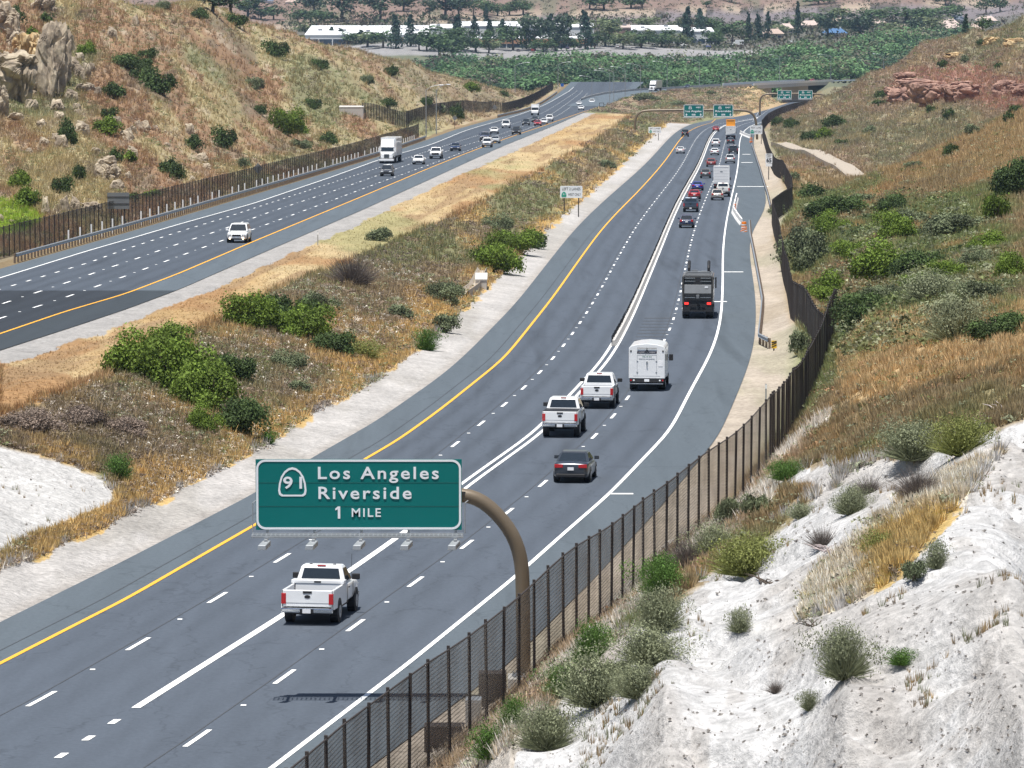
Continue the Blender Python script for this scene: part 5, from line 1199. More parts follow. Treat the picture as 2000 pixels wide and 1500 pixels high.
def stripes(root,x0,x1,z0,z1,y):
    pn = plate_mesh([(x0,z0),(x1,z0),(x1,z1),(x0,z1)], y,.03).build('sign_panel', M_YSIGN, root); W=x1-x0; H=z1-z0
    for k in range(3):
        zb = z0+H*(.08+k*.30); plate_mesh([(x0+.01,zb),(x1-.01,min(zb+H*.28,z1-.12)),(x1-.01,min(zb+H*.42,z1-.01)),(x0+.01,zb+H*.14)], y-.012,.008).build('stripe', M_INK, pn)
roadsign(1511.5,334,1506.5,1517,665,680,(1511.5,),'yellow and black striped marker at the start of the right guardrail',stripes,'object_marker',pr=.05)
m = MB(); a = PXY(1176.5+.0,230,1500)
roadsign(1174.5,1560,1170,1179,200,212,(1171,1179),'pair of dark bare sign posts at the tip of the dry flat by the ramp',lambda root,x0,x1,z0,z1,y: (lambda m: (m.box(x0,x1,-.05,.0,z1-.25,z1-.1), m.build('cross_bar', M_POST, root)))(MB()),'sign_posts')
# blue call box signs at the far left
for px,py,Y,lb in ((1007,205,1560,'small blue roadside sign behind the far left fence'),(1098,163,1990,'small blue roadside sign at the far end of the left fence')):
    roadsign(px,Y,px-3,px+3,py,py+6,(px,),lb,lambda root,x0,x1,z0,z1,y: plate_mesh([(x0,z0),(x1,z0),(x1,z1),(x0,z1)], y,.04).build('sign_panel', simple('sign_blue',(.01,.10,.42),.5), root),pr=.06)
# ---------------------------------------------------------------- crash barriers and barrel in the right shoulder
def krail(pts, label, h=.82):
    Q = [PXY(a,b,float(solveY(b,D_R))) for a,b in pts]; b0 = Q[0].copy(); root = empty('concrete_barrier', b0, label, 'barrier')
    for i in range(len(Q)-1):
        a,b = Q[i]-b0, Q[i+1]-b0; d = (b-a); d.z = 0; L = d.length; d.normalize(); n = Vector((d.y,-d.x,0)); m = MB(); vs = []
        for p in (a+d*.03,b-d*.03):
            for u,v in ((-.3,0),(-.26,.08),(-.12,.30),(-.08,h),(.08,h),(.12,.30),(.26,.08),(.3,0)): vs.append(p+n*u+Vector((0,0,v+.01)))
        m.add(vs, [tuple(range(7,-1,-1)), tuple(range(8,16))]+[(k,(k+1)%8,8+(k+1)%8,8+k) for k in range(8)]); m.build('segment', M_CONCW, root)
    return root
krail([(1439,388),(1437,396),(1435,405),(1432.5,416),(1440,428),(1449,440)], 'white concrete barrier bending across the right shoulder, nearer one')
krail([(1446,261),(1451,264),(1458,267),(1466,270)], 'white concrete barrier on the right shoulder near the distant lane sign, farther one')
def barrel(px,py,label,withpanel=True):
    Y = float(solveY(py,D_R)); p = PXY(px,py,Y); root = empty('traffic_barrel', p, label, 'traffic barrel')
    m = MB(); m.cyl((0,0,0.01),(0,0,1.15),.34,.28,n=16); m.cyl((0,0,0.01),(0,0,.08),.42,.42,n=16); m.build('drum', M_ORANGE, root)
    for z in (.35,.75):
        m = MB(); m.cyl((0,0,z),(0,0,z+.14),.34-.05*z+.012,n=16,caps=False); m.build('white_band', M_SIGNW, root)
    return root
barrel(1453,452,'orange and white traffic barrel at the near end of the bent concrete barrier')
barrel(1467,278,'distant orange traffic barrel at the end of the farther concrete barrier')
def chev(root,x0,x1,z0,z1,y):
    pn = plate_mesh([(x0,z0),(x1,z0),(x1,z1),(x0,z1)], y,.03).build('sign_panel', M_SIGNW, root); H=z1-z0
    for k in range(3):
        zb = z0+H*(.08+k*.30); plate_mesh([(x0+.01,zb),(x1-.01,min(zb+H*.28,z1-.14)),(x1-.01,min(zb+H*.42,z1-.01)),(x0+.01,zb+H*.14)], y-.012,.008).build('stripe', M_ORANGE, pn)
roadsign(1453.5,563,1448,1459,443,457,(1453.5,),'red and white striped panel in front of the traffic barrel',chev,'object_marker',pr=.04)
roadsign(1435,640,1431.5,1438,397,412,(1435,),'red and white striped panel on the bent concrete barrier',chev,'object_marker',pr=.04)
p = PXY(1526.5,390,668); root = empty('utility_cabinet', (p.x,668,float(ground_z(p.x,668)[0])), 'white rounded utility cabinet at the corner of the right fence', 'utility cabinet')
m = MB(); m.box(-.45,.45,-.3,.3,-.2,1.5); m.build('housing', M_SIGNW, root, bevel=.12); m = MB(); m.box(-.35,.35,-.315,-.3,.1,1.3); m.build('door', M_CONCW, root)
# block wall on the left and drain headwalls
def wall_box(px,py,Y,w,h,d,name,label,cat,mat=M_CONC):
    p = PXY(px,py,Y); root = empty(name,(p.x,Y,float(ground_z(p.x,Y)[0])),label,cat); m = MB(); m.box(-w/2,w/2,-d/2,d/2,-1.,h); m.build('wall', mat, root, bevel=.03); m = MB(); m.box(-w/2-.05,w/2+.05,-d/2-.05,d/2+.05,h,h+.1); m.build('coping', mat, root); return root
wall_box(687,285,985,5.,1.7,4.,'block_wall','pale grey block wall enclosure by the left fence, above the semi truck','wall',M_CONC)
wall_box(940,572,419,1.0,.9,5.5,'drain_headwall','short concrete drain headwall on the bank left of the right roadway','wall')
# concrete drain channels
def channel(pts, w, label, name='drain_channel', mat=None):
    P_ = resample(pxpts(pts), 2.5); z = ground_z(P_[:,0],P_[:,1]); b0 = Vector((P_[0,0],P_[0,1],z[0])); root = empty(name,b0,label,'drain channel'); m = MB(); vs = []
    for _ in range(12): z[1:-1] = (z[:-2]+z[2:])/2
    z = z+.25
    for i in range(len(P_)):
        d = P_[min(i+1,len(P_)-1)]-P_[max(i-1,0)]; d /= np.linalg.norm(d); n = np.array((d[1],-d[0]))
        for u,v in ((-w/2,.45),(-w*.2,.12),(w*.2,.12),(w/2,.45),(w/2,-.6),(-w/2,-.6)): vs.append(Vector((P_[i,0]+n[0]*u,P_[i,1]+n[1]*u,z[i]+v))-b0)
    m.add(vs,[(6*i+j,6*i+(j+1)%6,6*i+6+(j+1)%6,6*i+6+j) for i in range(len(P_)-1) for j in range(6)]); m.build('channel_bed', mat or simple('tan_concrete',(.36,.31,.25),.9,var=.15), root); return root
channel([(1520,278,1090),(1560,292,1010),(1600,310,930),(1640,328,860),(1678,347,800)], 3.4, 'pale concrete drain channel running down behind the right fence')
channel([(905,592,398),(925,578,410),(942,552,436)], .9, 'narrow concrete spillway below the drain headwall')
# ---------------------------------------------------------------- street lamps
def lamp(px, ptop, Y, hx, hy, label):
    a = PXY(px,ptop,Y); g = float(ground_z(a.x,Y)[0]); root = empty('street_lamp',(a.x,Y,g),label,'street lamp',"street lamps along the far roads"); H = a.z-g
    m = MB(); m.cyl((0,0,-.2),(0,0,H),.13,.08,n=8); m.build('pole', M_LAMP, root)
    h = PXY(hx,hy,Y)-root.location; m = MB(); m.tube([(0,0,H-.1),(h.x*.35,0,H+(h.z-H)*.6),(h.x*.75,0,H+(h.z-H)*.92),(h.x,0,h.z)],.05,6); ar = m.build('arm', M_LAMP, root)
    s = 1 if h.x > 0 else -1; m = MB(); m.box(min(h.x,h.x+s*.9),max(h.x,h.x+s*.9),-.22,.22,h.z-.1,h.z+.1); m.build('lamp_head', M_SIGNW, ar, bevel=.05)
LP = [(832,175,1014,858,166,'nearer of the pair of street lamps by the left verge'),(852,176,1050,872,165,'farther of the pair of street lamps by the left verge'),
 (1191,144,1640,1165,137,'nearest of the row of street lamps along the connector ramp'),(1199,141,1690,1174,134,'second of the row of street lamps along the connector ramp'),(1221,136,1730,1197,130,'third of the row of street lamps along the connector ramp'),
 (1251,130,1800,1228,124,'street lamp just left of the semi truck on the connector ramp'),(1303,126,1860,1279,119.5,'street lamp right behind the semi truck on the connector ramp'),(1366,122,1925,1345,115.5,'street lamp between the ramp semi truck and the bridge'),
 (1442,119,2010,1422,114,'street lamp just left of the far bridge'),(1523,111,2090,1507,107,'street lamp on the far bridge itself'),(1623,110,2200,1601,106,'first street lamp right of the far bridge'),(1726,110,2290,1708,104.5,'last street lamp before the red rock hill'),
 (1006,128,1800,1030,122,'street lamp by the far left fence, leftmost of the far ones'),(1090,126,1960,1110,121,'street lamp where the left roadway drops out of sight'),(1156,152,1800,1136,148,'short street lamp on the dry island between ramp and left roadway')]
for l in LP: lamp(*l)
# ---------------------------------------------------------------- bridge
bY = np.linspace(2025, 2185, 24); br = empty('road_bridge', (float(Xramp(2100)),2100,CZ-float(D_P(2100))), 'low concrete road bridge carrying the connector ramp over the far right roadway', 'bridge'); B0 = br.location
def strip(f, zt, zb, name, mat, par):
    m = MB(); vs = []
    for y in bY:
        x0_, x1_ = f(y); z = CZ-float(D_P(y))
        vs += [Vector((x0_,y,z+zb))-B0, Vector((x1_,y,z+zb))-B0, Vector((x1_,y,z+zt))-B0, Vector((x0_,y,z+zt))-B0]
    m.add(vs, [(4*i+j,4*i+(j+1)%4,4*i+4+(j+1)%4,4*i+4+j) for i in range(len(bY)-1) for j in range(4)]+[(3,2,1,0),(4*len(bY)-4,4*len(bY)-3,4*len(bY)-2,4*len(bY)-1)]); return m.build(name, mat, par)
strip(lambda y: (float(Xramp(y))-RW-.3, float(Xramp(y))+.3), -.06, -1.5, 'deck', M_CONC, br)
strip(lambda y: (float(Xramp(y))+.02, float(Xramp(y))+.32), .95, -.05, 'parapet', M_CONCW, br)
strip(lambda y: (float(Xramp(y))-RW-.3, float(Xramp(y))-RW), .95, -.05, 'parapet', M_CONCW, br)
for i, y in enumerate((2065, 2140)):
    x = float(Xramp(y)); zt = CZ-float(D_P(y))-1.5; m = MB(); m.box(x-RW-B0.x+.5,x-B0.x-.5,y-2100-1,y-2100+1,CZ-float(D_R(y))-1-B0.z,zt-B0.z); m.build('pier', M_CONC, br)
# side barriers of the ramp
for side, lb in ((.15,'low concrete barrier on the near side of the connector ramp'),(-RW-.2,'low concrete barrier on the far side of the connector ramp')):
    y = np.linspace(1850 if side > 0 else 1700, 2020, 40); b0 = Vector((float(Xramp(y[0]))+side,float(y[0]),CZ-float(D_P(y[0])))); m = MB(); vs = []
    for yy_ in y:
        x = float(Xramp(yy_))+side; z = CZ-float(D_P(yy_)); vs += [Vector((x-.15,yy_,z-.3))-b0,Vector((x+.15,yy_,z-.3))-b0,Vector((x+.1,yy_,z+.8))-b0,Vector((x-.1,yy_,z+.8))-b0]
    m.add(vs,[(4*i+j,4*i+(j+1)%4,4*i+4+(j+1)%4,4*i+4+j) for i in range(len(y)-1) for j in range(4)]); o = m.build('roadside_barrier', M_CONC); o.location = b0; tag(o, lb, 'barrier')
# short blue-grey stake on the flat and thin roadside stakes
for px,py,Y,lb in ((621,518,440,'thin pale stake standing on the dry flat left of the dark dead bush'),(1496,765,285,'thin grey stake on the gravel right of the pavement edge')):
    x = PXY(px,py,Y).x; z = float(ground_z(x,Y)[0]); root = empty('marker_stake',(x,Y,z),lb,'stake'); m = MB(); m.box(-.05,.05,-.02,.02,-.2,1.3); m.build('stake', M_GALV, root); m = MB(); m.box(-.06,.06,-.028,-.021,1.0,1.25); m.build('reflector', M_SIGNW, root)
# ================================================================ VEGETATION AND ROCK
# distances of the visible ground under a pixel
_cols = np.median(TPX, axis=0)
def hit(px, py):
    """nearest ground point seen at (px,py)"""
    a = np.searchsorted(_cols, px); a = min(max(a,1), len(_cols)-1); t = (px-_cols[a-1])/(_cols[a]-_cols[a-1])
    row = TPY[:,a-1]*(1-t)+TPY[:,a]*t
    k = np.argmax(row < py); k = max(k,1); f = (row[k-1]-py)/(row[k-1]-row[k]+1e-9); f = min(max(f,0),1)
    Y = TY[k-1,0]*(1-f)+TY[k,0]*f; A = aa[a-1]*(1-t)+aa[a]*t
    X = A*Y
    z = (V_z[k-1,a-1]*(1-t)+V_z[k-1,a]*t)*(1-f)+(V_z[k,a-1]*(1-t)+V_z[k,a]*t)*f
    return Vector((float(X), float(Y), float(z)))
V_z = CZ-TD
# ---- zones for each ground cell
Xc = (TX[:-1,:-1]+TX[1:,1:])/2; Yc = (TY[:-1,:-1]+TY[1:,1:])/2; PXc = (TPX[:-1,:-1]+TPX[1:,1:])/2; PYc = (TPY[:-1,:-1]+TPY[1:,1:])/2; Zc = (V_z[:-1,:-1]+V_z[1:,1:])/2
area = np.abs(TPX[1:,1:]-TPX[:-1,:-1])*np.clip(TPY[:-1,:-1]-TPY[1:,1:], 0, 60)
def box_(A, n):
    for ax in (0,1):
        B = A.copy()
        for k in range(1,n+1): B = B+np.roll(A,k,ax)+np.roll(A,-k,ax)
        A = B/(2*n+1)
    return A
area = np.maximum(box_(area, 3), np.abs(TPX[1:,1:]-TPX[:-1,:-1])*.9)
vis = TVIS[:-1,:-1] & TVIS[1:,1:] & (PXc > -250) & (PXc < 2250) & (PYc > -60) & (PYc < 1750)
onR = (Xc > R_edge0(Yc)-.1) & (Xc < R_edge1(Yc)+.4) & (Yc < 2150)
onL = (Xc > L_edge0(Yc)-1.2) & (Xc < L_edge1(Yc)+.3) & (Yc < 1700) | ((Yc >= 1690) & (Yc < 2100) & (Xc > L_edge0(Yc)-1) & (Xc < L_edge0(Yc)+17))
onP = (Xc > Xramp(Yc)-RW-.5) & (Xc < Xramp(Yc)+.5) & (Yc > 1600) & (Yc < 2500)
Z_ = np.zeros(Xc.shape, int)
Z_[(Xc < L_edge0(Yc)-3.4) & (Yc < 2100)] = 1
Z_[(Xc > L_grav(Yc)+.2) & (Xc <= L_crest(Yc)+.6) & (Yc < 1450)] = 2
Z_[(Xc > L_crest(Yc)+.6) & (Xc < R_bank(Yc)) & (Yc < 1450)] = 3
Z_[(Xc > R_edge1(Yc)+2.9+1.5*vnoise(Yc/6.,Xc*0,3)) & (Yc < 800)] = 4
Z_[(Xc > R_edge1(Yc)+3.0) & (Yc < 200)] = 4
Z_[(Xc > R_edge1(Yc)+4.5) & (Yc >= 800) & (Yc < 2150)] = 6
wmask = inpoly(PXc, PYc, POLY['white']) & ~inpoly(PXc, PYc, POLY['goldpatch'])
Z_[(Z_ == 4) & (wmask | inpoly(PXc, PYc, POLY['white2']))] = 5
Z_[(Z_ == 3) & inpoly(PXc, PYc, POLY['wleft'])] = 5
Z_[(Yc > 1450) & (Yc < 2150) & (Xc < R_edge0(Yc)-2) & (Xc > L_edge1(Yc)+1)] = 7
Z_[(Yc > 2150) & (Yc < 3300)] = 9
Z_[(Z_==3) & (Yc > 1400)] = 7
Z_[onR | onL | onP] = 0
Z_[(PYc > 1e8)] = 0
chan = (Yc > 780) & (Yc < 1110) & (np.abs(PXc-np.interp(Yc,[800,860,930,1010,1090],[1678,1640,1600,1560,1520])) < 14)
Z_[chan] = 0
rs = np.random.default_rng(11)
def sample(zmask, n, pw=1.0):
    w = (area*vis*zmask).ravel()**pw; idx = rs.choice(len(w), size=n, p=w/w.sum()); i, j = np.unravel_index(idx, Xc.shape)
    u, v = rs.random(n), rs.random(n)
    bl = lambda A: (A[i,j]*(1-u)+A[i,j+1]*u)*(1-v)+(A[i+1,j]*(1-u)+A[i+1,j+1]*u)*v
    return np.stack([bl(TX), bl(TY), bl(V_z)], -1), TC[i,j], PXc[i,j], PYc[i,j]
def scatter_mesh(name, pos, size, cols, templates, mat, flat=1.0, tvar=.18, tilt=0.):
    """copy small templates of triangles to many positions; cols (n,3)"""
    n = len(pos); tid = rs.integers(0, len(templates), n); Vs = []; Cs = []
    for t, T in enumerate(templates):
        k = tid == t; m = k.sum()
        if not m: continue
        T, tone = T; ang = rs.random(m)*6.283; c, s = np.cos(ang), np.sin(ang)
        x = T[None,:,0]*c[:,None]-T[None,:,1]*s[:,None]; y = T[None,:,0]*s[:,None]+T[None,:,1]*c[:,None]; z = np.repeat(T[None,:,2], m, 0)
        S = size[k]; S = S if S.ndim == 2 else np.stack([S,S,S],-1)
        P_ = np.stack([x*S[:,0:1], y*S[:,1:2], z*S[:,2:3]], -1) + pos[k][:,None,:]
        nt_ = T.shape[0]//3; tn = (1+tvar*(rs.random((m,nt_))*2-1))*tone[None]
        C = (cols[k][:,None,:]*tn[:,:,None]).repeat(3, axis=1)
        Vs.append(P_.reshape(-1,3)); Cs.append(C.reshape(-1,3))
    V = np.concatenate(Vs); C = np.concatenate(Cs); Fc = np.arange(len(V)).reshape(-1,3)
    return npmesh(name, V, Fc, np.clip(C,0,.95), mat)
def t_grass(nb=8, spread=.35, w=.05):
    T = []; tone = []
    for _ in range(nb):
        a = rs.random()*6.283; r = rs.random()*spread; bx, by = r*math.cos(a)*.6, r*math.sin(a)*.6; h = .55+rs.random()*.6; lx = math.cos(a)*r*1.2; ly = math.sin(a)*r*1.2
        px_, py_ = -math.sin(a*3)*w, math.cos(a*3)*w
        T += [(bx-px_,by-py_,-.08),(bx+px_,by+py_,-.08),(bx+lx,by+ly,h)]; tone.append(.8+.4*rs.random())
    return np.array(T), np.array(tone)
def t_clump(n=40, leaf=.13, squash=.75, lobes=4):
    """leafy clump: triangles over the surface of a few lobes"""
    L = [(rs.normal()*.28, rs.normal()*.28, .25+rs.random()*.25, .28+rs.random()*.22, .8+.4*rs.random()) for _ in range(lobes)]
    T = []; tone = []
    for _ in range(n):
        cx,cy,cz,r,tn = L[rs.integers(0,lobes)]; d = rs.normal(size=3); d /= np.linalg.norm(d); d[2] = abs(d[2])*1.0-.15 if rs.random() < .85 else d[2]
        p = np.array((cx,cy,cz))+d*r*(.75+.35*rs.random()); p[2] = max(p[2]*squash, -.05)
        e1 = rs.normal(size=3); e1 /= np.linalg.norm(e1); nrm = d+rs.normal(size=3)*.55; e2 = np.cross(nrm, e1); e2 /= (np.linalg.norm(e2)+1e-9); e1 = np.cross(e2, nrm); e1 /= (np.linalg.norm(e1)+1e-9)
        s_ = leaf*(.6+.8*rs.random()); T += [p-e1*s_*.6, p+e1*s_*.6, p+e2*s_*1.3]; tone.append(tn*(.8+.4*rs.random()))
    return np.array(T), np.array(tone)
def t_spiky(n=46, w=.018, up=.55, lo=.5):
    T = []; tone = []
    for _ in range(n):
        a = rs.random()*6.283; el = up+ (1-up)*rs.random(); el = math.asin(min(el,1)); r = lo+(1-lo)*rs.random(); d = np.array((math.cos(a)*math.cos(el), math.sin(a)*math.cos(el), math.sin(el)))
        b = d*r*.25*rs.random()+np.array((rs.normal()*.06, rs.normal()*.06, -.03)); e = b+d*r*.85; sd = np.cross(d, rs.normal(size=3)); sd /= np.linalg.norm(sd)
        T += [b-sd*w, b+sd*w, e]; tone.append(.7+.6*rs.random())
    return np.array(T), np.array(tone)
def mat_leaf(name, trans=.25, rough=.75, col=None, var=.25):
    m, nt, p = newmat(name); p.inputs['Roughness'].default_value = rough; p.inputs['Specular IOR Level'].default_value = .25
    out = nt.nodes['Material Output']; tl = N(nt,'ShaderNodeBsdfTranslucent'); mx = N(nt,'ShaderNodeMixShader'); mx.inputs[0].default_value = trans
    g = N(nt,'ShaderNodeNewGeometry'); r = N(nt,'ShaderNodeMapRange'); r.inputs[3].default_value = 1-var; r.inputs[4].default_value = 1+var; nt.links.new(g.outputs['Random Per Island'], r.inputs[0])
    v = N(nt,'ShaderNodeVectorMath',operation='SCALE'); nt.links.new(r.outputs[0], v.inputs['Scale'])
    if col is None: at = N(nt,'ShaderNodeAttribute',attribute_name='Col'); nt.links.new(at.outputs['Color'], v.inputs[0])
    else: v.inputs[0].default_value = col
    nt.links.new(v.outputs[0], p.inputs['Base Color']); nt.links.new(v.outputs[0], tl.inputs['Color'])
    nt.links.new(p.outputs[0], mx.inputs[1]); nt.links.new(tl.outputs[0], mx.inputs[2]); nt.links.new(mx.outputs[0], out.inputs[0])
    return m
M_LEAF = mat_leaf('foliage', .22); M_DRY = mat_leaf('dry_stems', .3)
GT = [t_grass() for _ in range(8)]; CT = [t_clump(34) for _ in range(8)]; CTs = [t_clump(14,.2) for _ in range(6)]; ST = [t_spiky() for _ in range(6)]
def nz(P_, f, s, st=3.): return fbm(P_[:,0]/f, P_[:,1]/(f*st), s, 3)
def stuff(name, me, label, cat): return tag(link(name, me), label, cat, kind='stuff')
# dry grass everywhere it grows
P_, C_, px_, py_ = sample((Z_==1)|(Z_==2)|(Z_==3)|(Z_==4)|(Z_==6)|(Z_==7), 170000)
dist = P_[:,1]; size = np.clip(.22+dist*.00085, .26, 1.1)*(.6+.8*rs.random(len(P_)))
size *= np.where((px_ > 0) & (P_[:,0] > L_edge1(dist)) & (P_[:,0] < L_crest(dist)), .24, 1)
cg = C_*1.28*(.75+.5*rs.random((len(P_),1))); gold = rs.random(len(P_)) < .25; cg[gold] = cg[gold]*.4+np.array((.42,.31,.14))*.6
S3 = np.stack([size*1.3,size*1.3,size*.95],-1)
stuff('dry_grass', scatter_mesh('dry_grass', P_, S3, cg, GT, M_DRY), 'dry straw coloured grass over the banks and hillsides', 'grass')
# low scrub, colour by patches
def scrub(zm, n, pal, sz, name, label, T=CT, patch=9., s0=61, pw=1., fac=(.0011,)):
    P_, C_, px_, py_ = sample(zm, n, pw); k = nz(P_, patch, s0)+ (rs.random(len(P_))-.5)*.22
    cols = np.zeros((len(P_),3)); q = np.linspace(.28,.72,len(pal)+1); 
    for i,c in enumerate(pal): cols[(k >= q[i] if i else k > -9) & (k < q[i+1] if i < len(pal)-1 else k < 9)] = c
    cols = cols*(.7+.6*rs.random((len(P_),1)))*.9 + C_*.12
    d = P_[:,1]; size = (sz[0]+d*fac[0])*(sz[1]+(1.6-sz[1])*rs.random(len(P_))**1.6)
    S3 = np.stack([size, size, size*.75], -1)
    P_[:,2] -= size*.08
    return stuff(name, scatter_mesh(name, P_, S3, cols, T, M_LEAF), label, 'scrub')
GB = (.19,.15,.12); SG = (.23,.25,.155); OL = (.135,.165,.06); RU = (.34,.20,.11); WF = (.66,.61,.54); DG = (.07,.10,.04); BR = (.25,.185,.14)
scrub(Z_==1, 13000, [GB,BR,OL,SG,OL], (.15,.45), 'hill_scrub', 'low mixed scrub growing over the left hillside', fac=(.0008,))
scrub((Z_==3), 11000, [GB,GB,BR,SG,OL,BR], (.2,.4), 'bank_scrub', 'low brown and olive scrub on the bank between the roadways', fac=(.0012,))
wfl = (Z_==3) & (fbm(Xc/5, Yc/14, 91, 3) > .47) & (Yc < 420)
wfl |= (Z_==3) & (inpoly(PXc,PYc,[(60,800),(190,745),(260,770),(340,830),(390,885),(300,890),(200,850),(120,840)]) | inpoly(PXc,PYc,[(350,655),(470,650),(560,700),(600,740),(560,760),(480,730),(400,690)]))
scrub(wfl, 7000, [WF,(.48,.45,.38),WF], (.16,.45), 'pale_flower_scrub', 'low scrub covered in pale dry flower heads on the near bank', T=CTs, fac=(.0008,))
nearhill = (Z_==4) & ~((Xc < R_edge1(Yc)+5) & (Yc > 200))
scrub(nearhill, 14000, [GB,SG,SG,OL,RU,OL,SG], (.25,.35), 'slope_scrub', 'mixed sage and olive scrub over the right hillside', patch=7., fac=(.0011,))
bz = nearhill & inpoly(PXc, PYc, [(1545,370),(1880,380),(2000,560),(1850,670),(1660,700),(1590,560)])
scrub(bz, 2600, [OL,SG,DG,OL,SG], (.7,.5), 'brush_thicket', 'dense green and sage brush filling the hollow right of the fence', patch=6.)
scrub(nearhill & (Yc < 330), 3500, [SG,(.20,.21,.15),BR], (.30,.5), 'twiggy_scrub', 'grey green twiggy scrub near the white slope', T=ST, patch=4., fac=(.0008,))
scrub((Z_==6), 9000, [GB,BR,SG,OL,BR], (.2,.4), 'far_scrub', 'low scrub dotted over the far right hill', fac=(.0010,))
scrub((Z_==7), 2600, [BR,GB,OL,SG], (.2,.4), 'ramp_scrub', 'low scrub on the banks below the connector ramp', fac=(.0008,))
yel = (Z_==4) & inpoly(PXc, PYc, POLY['goldpatch'])
scrub(yel, 900, [(.42,.34,.03),(.34,.25,.09),(.30,.16,.06)], (.25,.5), 'golden_brush', 'golden yellow brush crossing the white slope', T=ST, patch=3., fac=(.0006,))
wispy = (Z_==5) & (fbm(Xc/2.2, Yc/3.5, 131, 3) > .66)
P_, C_, a_, b_ = sample(wispy, 420); sz_ = .12+.18*rs.random(len(P_)); stuff('straw_wisps', scatter_mesh('straw_wisps', P_, sz_, np.array([(.42,.30,.16),(.34,.26,.17),(.27,.28,.18)])[rs.integers(0,3,len(P_))], GT, M_DRY), 'wisps of dry grass growing in patches on the white soil', 'grass')
# sparse twigs and clods on the white slopes
P_, C_, a_, b_ = sample((Z_==5), 1500); sz_ = .018+.045*rs.random(len(P_))**2.5
stuff('clods', scatter_mesh('clods', P_, sz_, np.tile((.36,.335,.31),(len(P_),1)), [t_clump(10,.8,1.,2), t_clump(10,.8,1.,2), t_clump(12,.9,1.,2)], M_DRY), 'small grey clods and twigs scattered on the white soil', 'clods')
# ---- shrubs as things
def shrub_mesh(kind, nl, leaf, seed):
    global rs
    old = rs; rs = np.random.default_rng(seed); T = []; tone = []
    if kind in ('spiky','twig'):
        t, tn = t_spiky(nl, leaf*(.45 if kind == 'spiky' else .25), .15 if kind == 'spiky' else .25, .55); V = t; tone = tn
        V = V*np.array((1.0,1.0,1.0)); C = np.ones((len(V),3))*np.repeat(tone,3)[:,None]
        if kind == 'spiky':   # leafy tips
            t2, tn2 = t_clump(nl, leaf*1.3, 1.0, 9); t3, tn3 = t_clump(nl*2, leaf*1.0, 1.0, 14); V = np.concatenate([V*np.array((.75,.75,.80)), t2*np.array((1,1,1.1))*.78, t3*np.array((1.05,1.05,1.0))*.8]); C = np.concatenate([C]+[np.ones((len(q),3))*np.repeat(w,3)[:,None] for q,w in ((t2,tn2),(t3,tn3))])
    else:
        nlobe = 16; L = []
        for i in range(nlobe):
            a = rs.random()*6.283; r = .34*math.sqrt(rs.random()); L.append((r*math.cos(a), r*math.sin(a), .04+.40*rs.random()**1.3*(1-r*1.5), .12+.13*rs.random(), .55+.9*rs.random()))
        for _ in range(nl):
            cx,cy,cz,r,tn = L[rs.integers(0,nlobe)]; d = rs.normal(size=3); d /= np.linalg.norm(d); d[2] = d[2] if d[2] > -.3 else -d[2]
            p = np.array((cx,cy,cz))+d*r*((.62+.42*rs.random()) if rs.random() < .88 else (1.0+.35*rs.random())); nrm = d+rs.normal(size=3)*.7; e1 = np.cross(nrm, rs.normal(size=3)); e1 /= np.linalg.norm(e1)+1e-9; e2 = np.cross(nrm,e1); e2 /= np.linalg.norm(e2)+1e-9
            s_ = leaf*(.6+.8*rs.random()); T += [p-e1*s_*.55, p+e1*s_*.55, p+e2*s_*1.1]; tone.append(tn*(.7+.6*rs.random()))
        V = np.array(T); V[:,2] = np.maximum(V[:,2], .0); C = np.ones((len(V),3))*np.repeat(np.array(tone),3)[:,None]
    rs = old
    return V, C
M_SH = {}
KC = dict(G=('leafy',(.125,.185,.028)), D=('leafy',(.065,.10,.032)), S=('spiky',(.23,.25,.15)), Y=('spiky',(.21,.23,.07)), B=('twig',(.16,.135,.12)), W=('leafy',(.20,.155,.125)), K=('leafy',(.14,.165,.09)), U=('spiky',(.09,.17,.035)))
_sh = {}; M_BARK = simple('bark', (.09,.07,.055), .9, var=.3, scale=8)
def shrub_proto(kind, lod):
    key = (kind, lod, rnd.randrange(3))
    if key in _sh: return _sh[key]
    form, col = KC[kind]; nl, leaf = {0:(9000,.026),1:(2600,.045),2:(700,.08)}[lod]
    if form != 'leafy': nl = {0:1500,1:600,2:260}[lod]; leaf = {0:.022,1:.03,2:.05}[lod]
    V, C = shrub_mesh(form, nl, leaf, hash(key[1:]) % 1000 + ord(kind)); C = np.clip(C*np.array(col), 0, .9)
    me = npmesh('foliage', V, np.arange(len(V)).reshape(-1,3), C, M_LEAF)
    mb = MB()
    for i in range(6): a = i*1.05; mb.tube([(0,0,-.06),(.10*math.cos(a),.10*math.sin(a),.16),(.22*math.cos(a),.22*math.sin(a),.34)],[.022,.014,.006],5)
    st = bpy.data.meshes.new('stem'); st.from_pydata([tuple(v) for v in mb.v], [], mb.f); st.materials.append(M_BARK)
    _sh[key] = (me, st); return _sh[key]
NUMW = 'first second third fourth fifth sixth seventh eighth ninth tenth eleventh twelfth thirteenth fourteenth fifteenth sixteenth seventeenth eighteenth nineteenth twentieth'.split()
def nth(i):
    if i < 20: return NUMW[i]
    tens = {2:'twenty',3:'thirty',4:'forty',5:'fifty',6:'sixty',7:'seventy'}[(i+1)//10]; u = (i+1)%10
    return tens.replace('ty','tieth') if u == 0 else tens+' '+NUMW[u-1]
for o in scene.objects:
    if '_k' in o: o['label'] = f"slim white marker post behind the left guardrail, {nth(o['_k'])} from the left"; del o['_k']
KN = dict(W='dry brown bush', G='bright green leafy shrub', D='dark green rounded shrub', S='grey green sage bush', Y='olive yellow bush', B='dead dark twiggy bush', K='dull grey green bush', U='upright bright green broom bush')
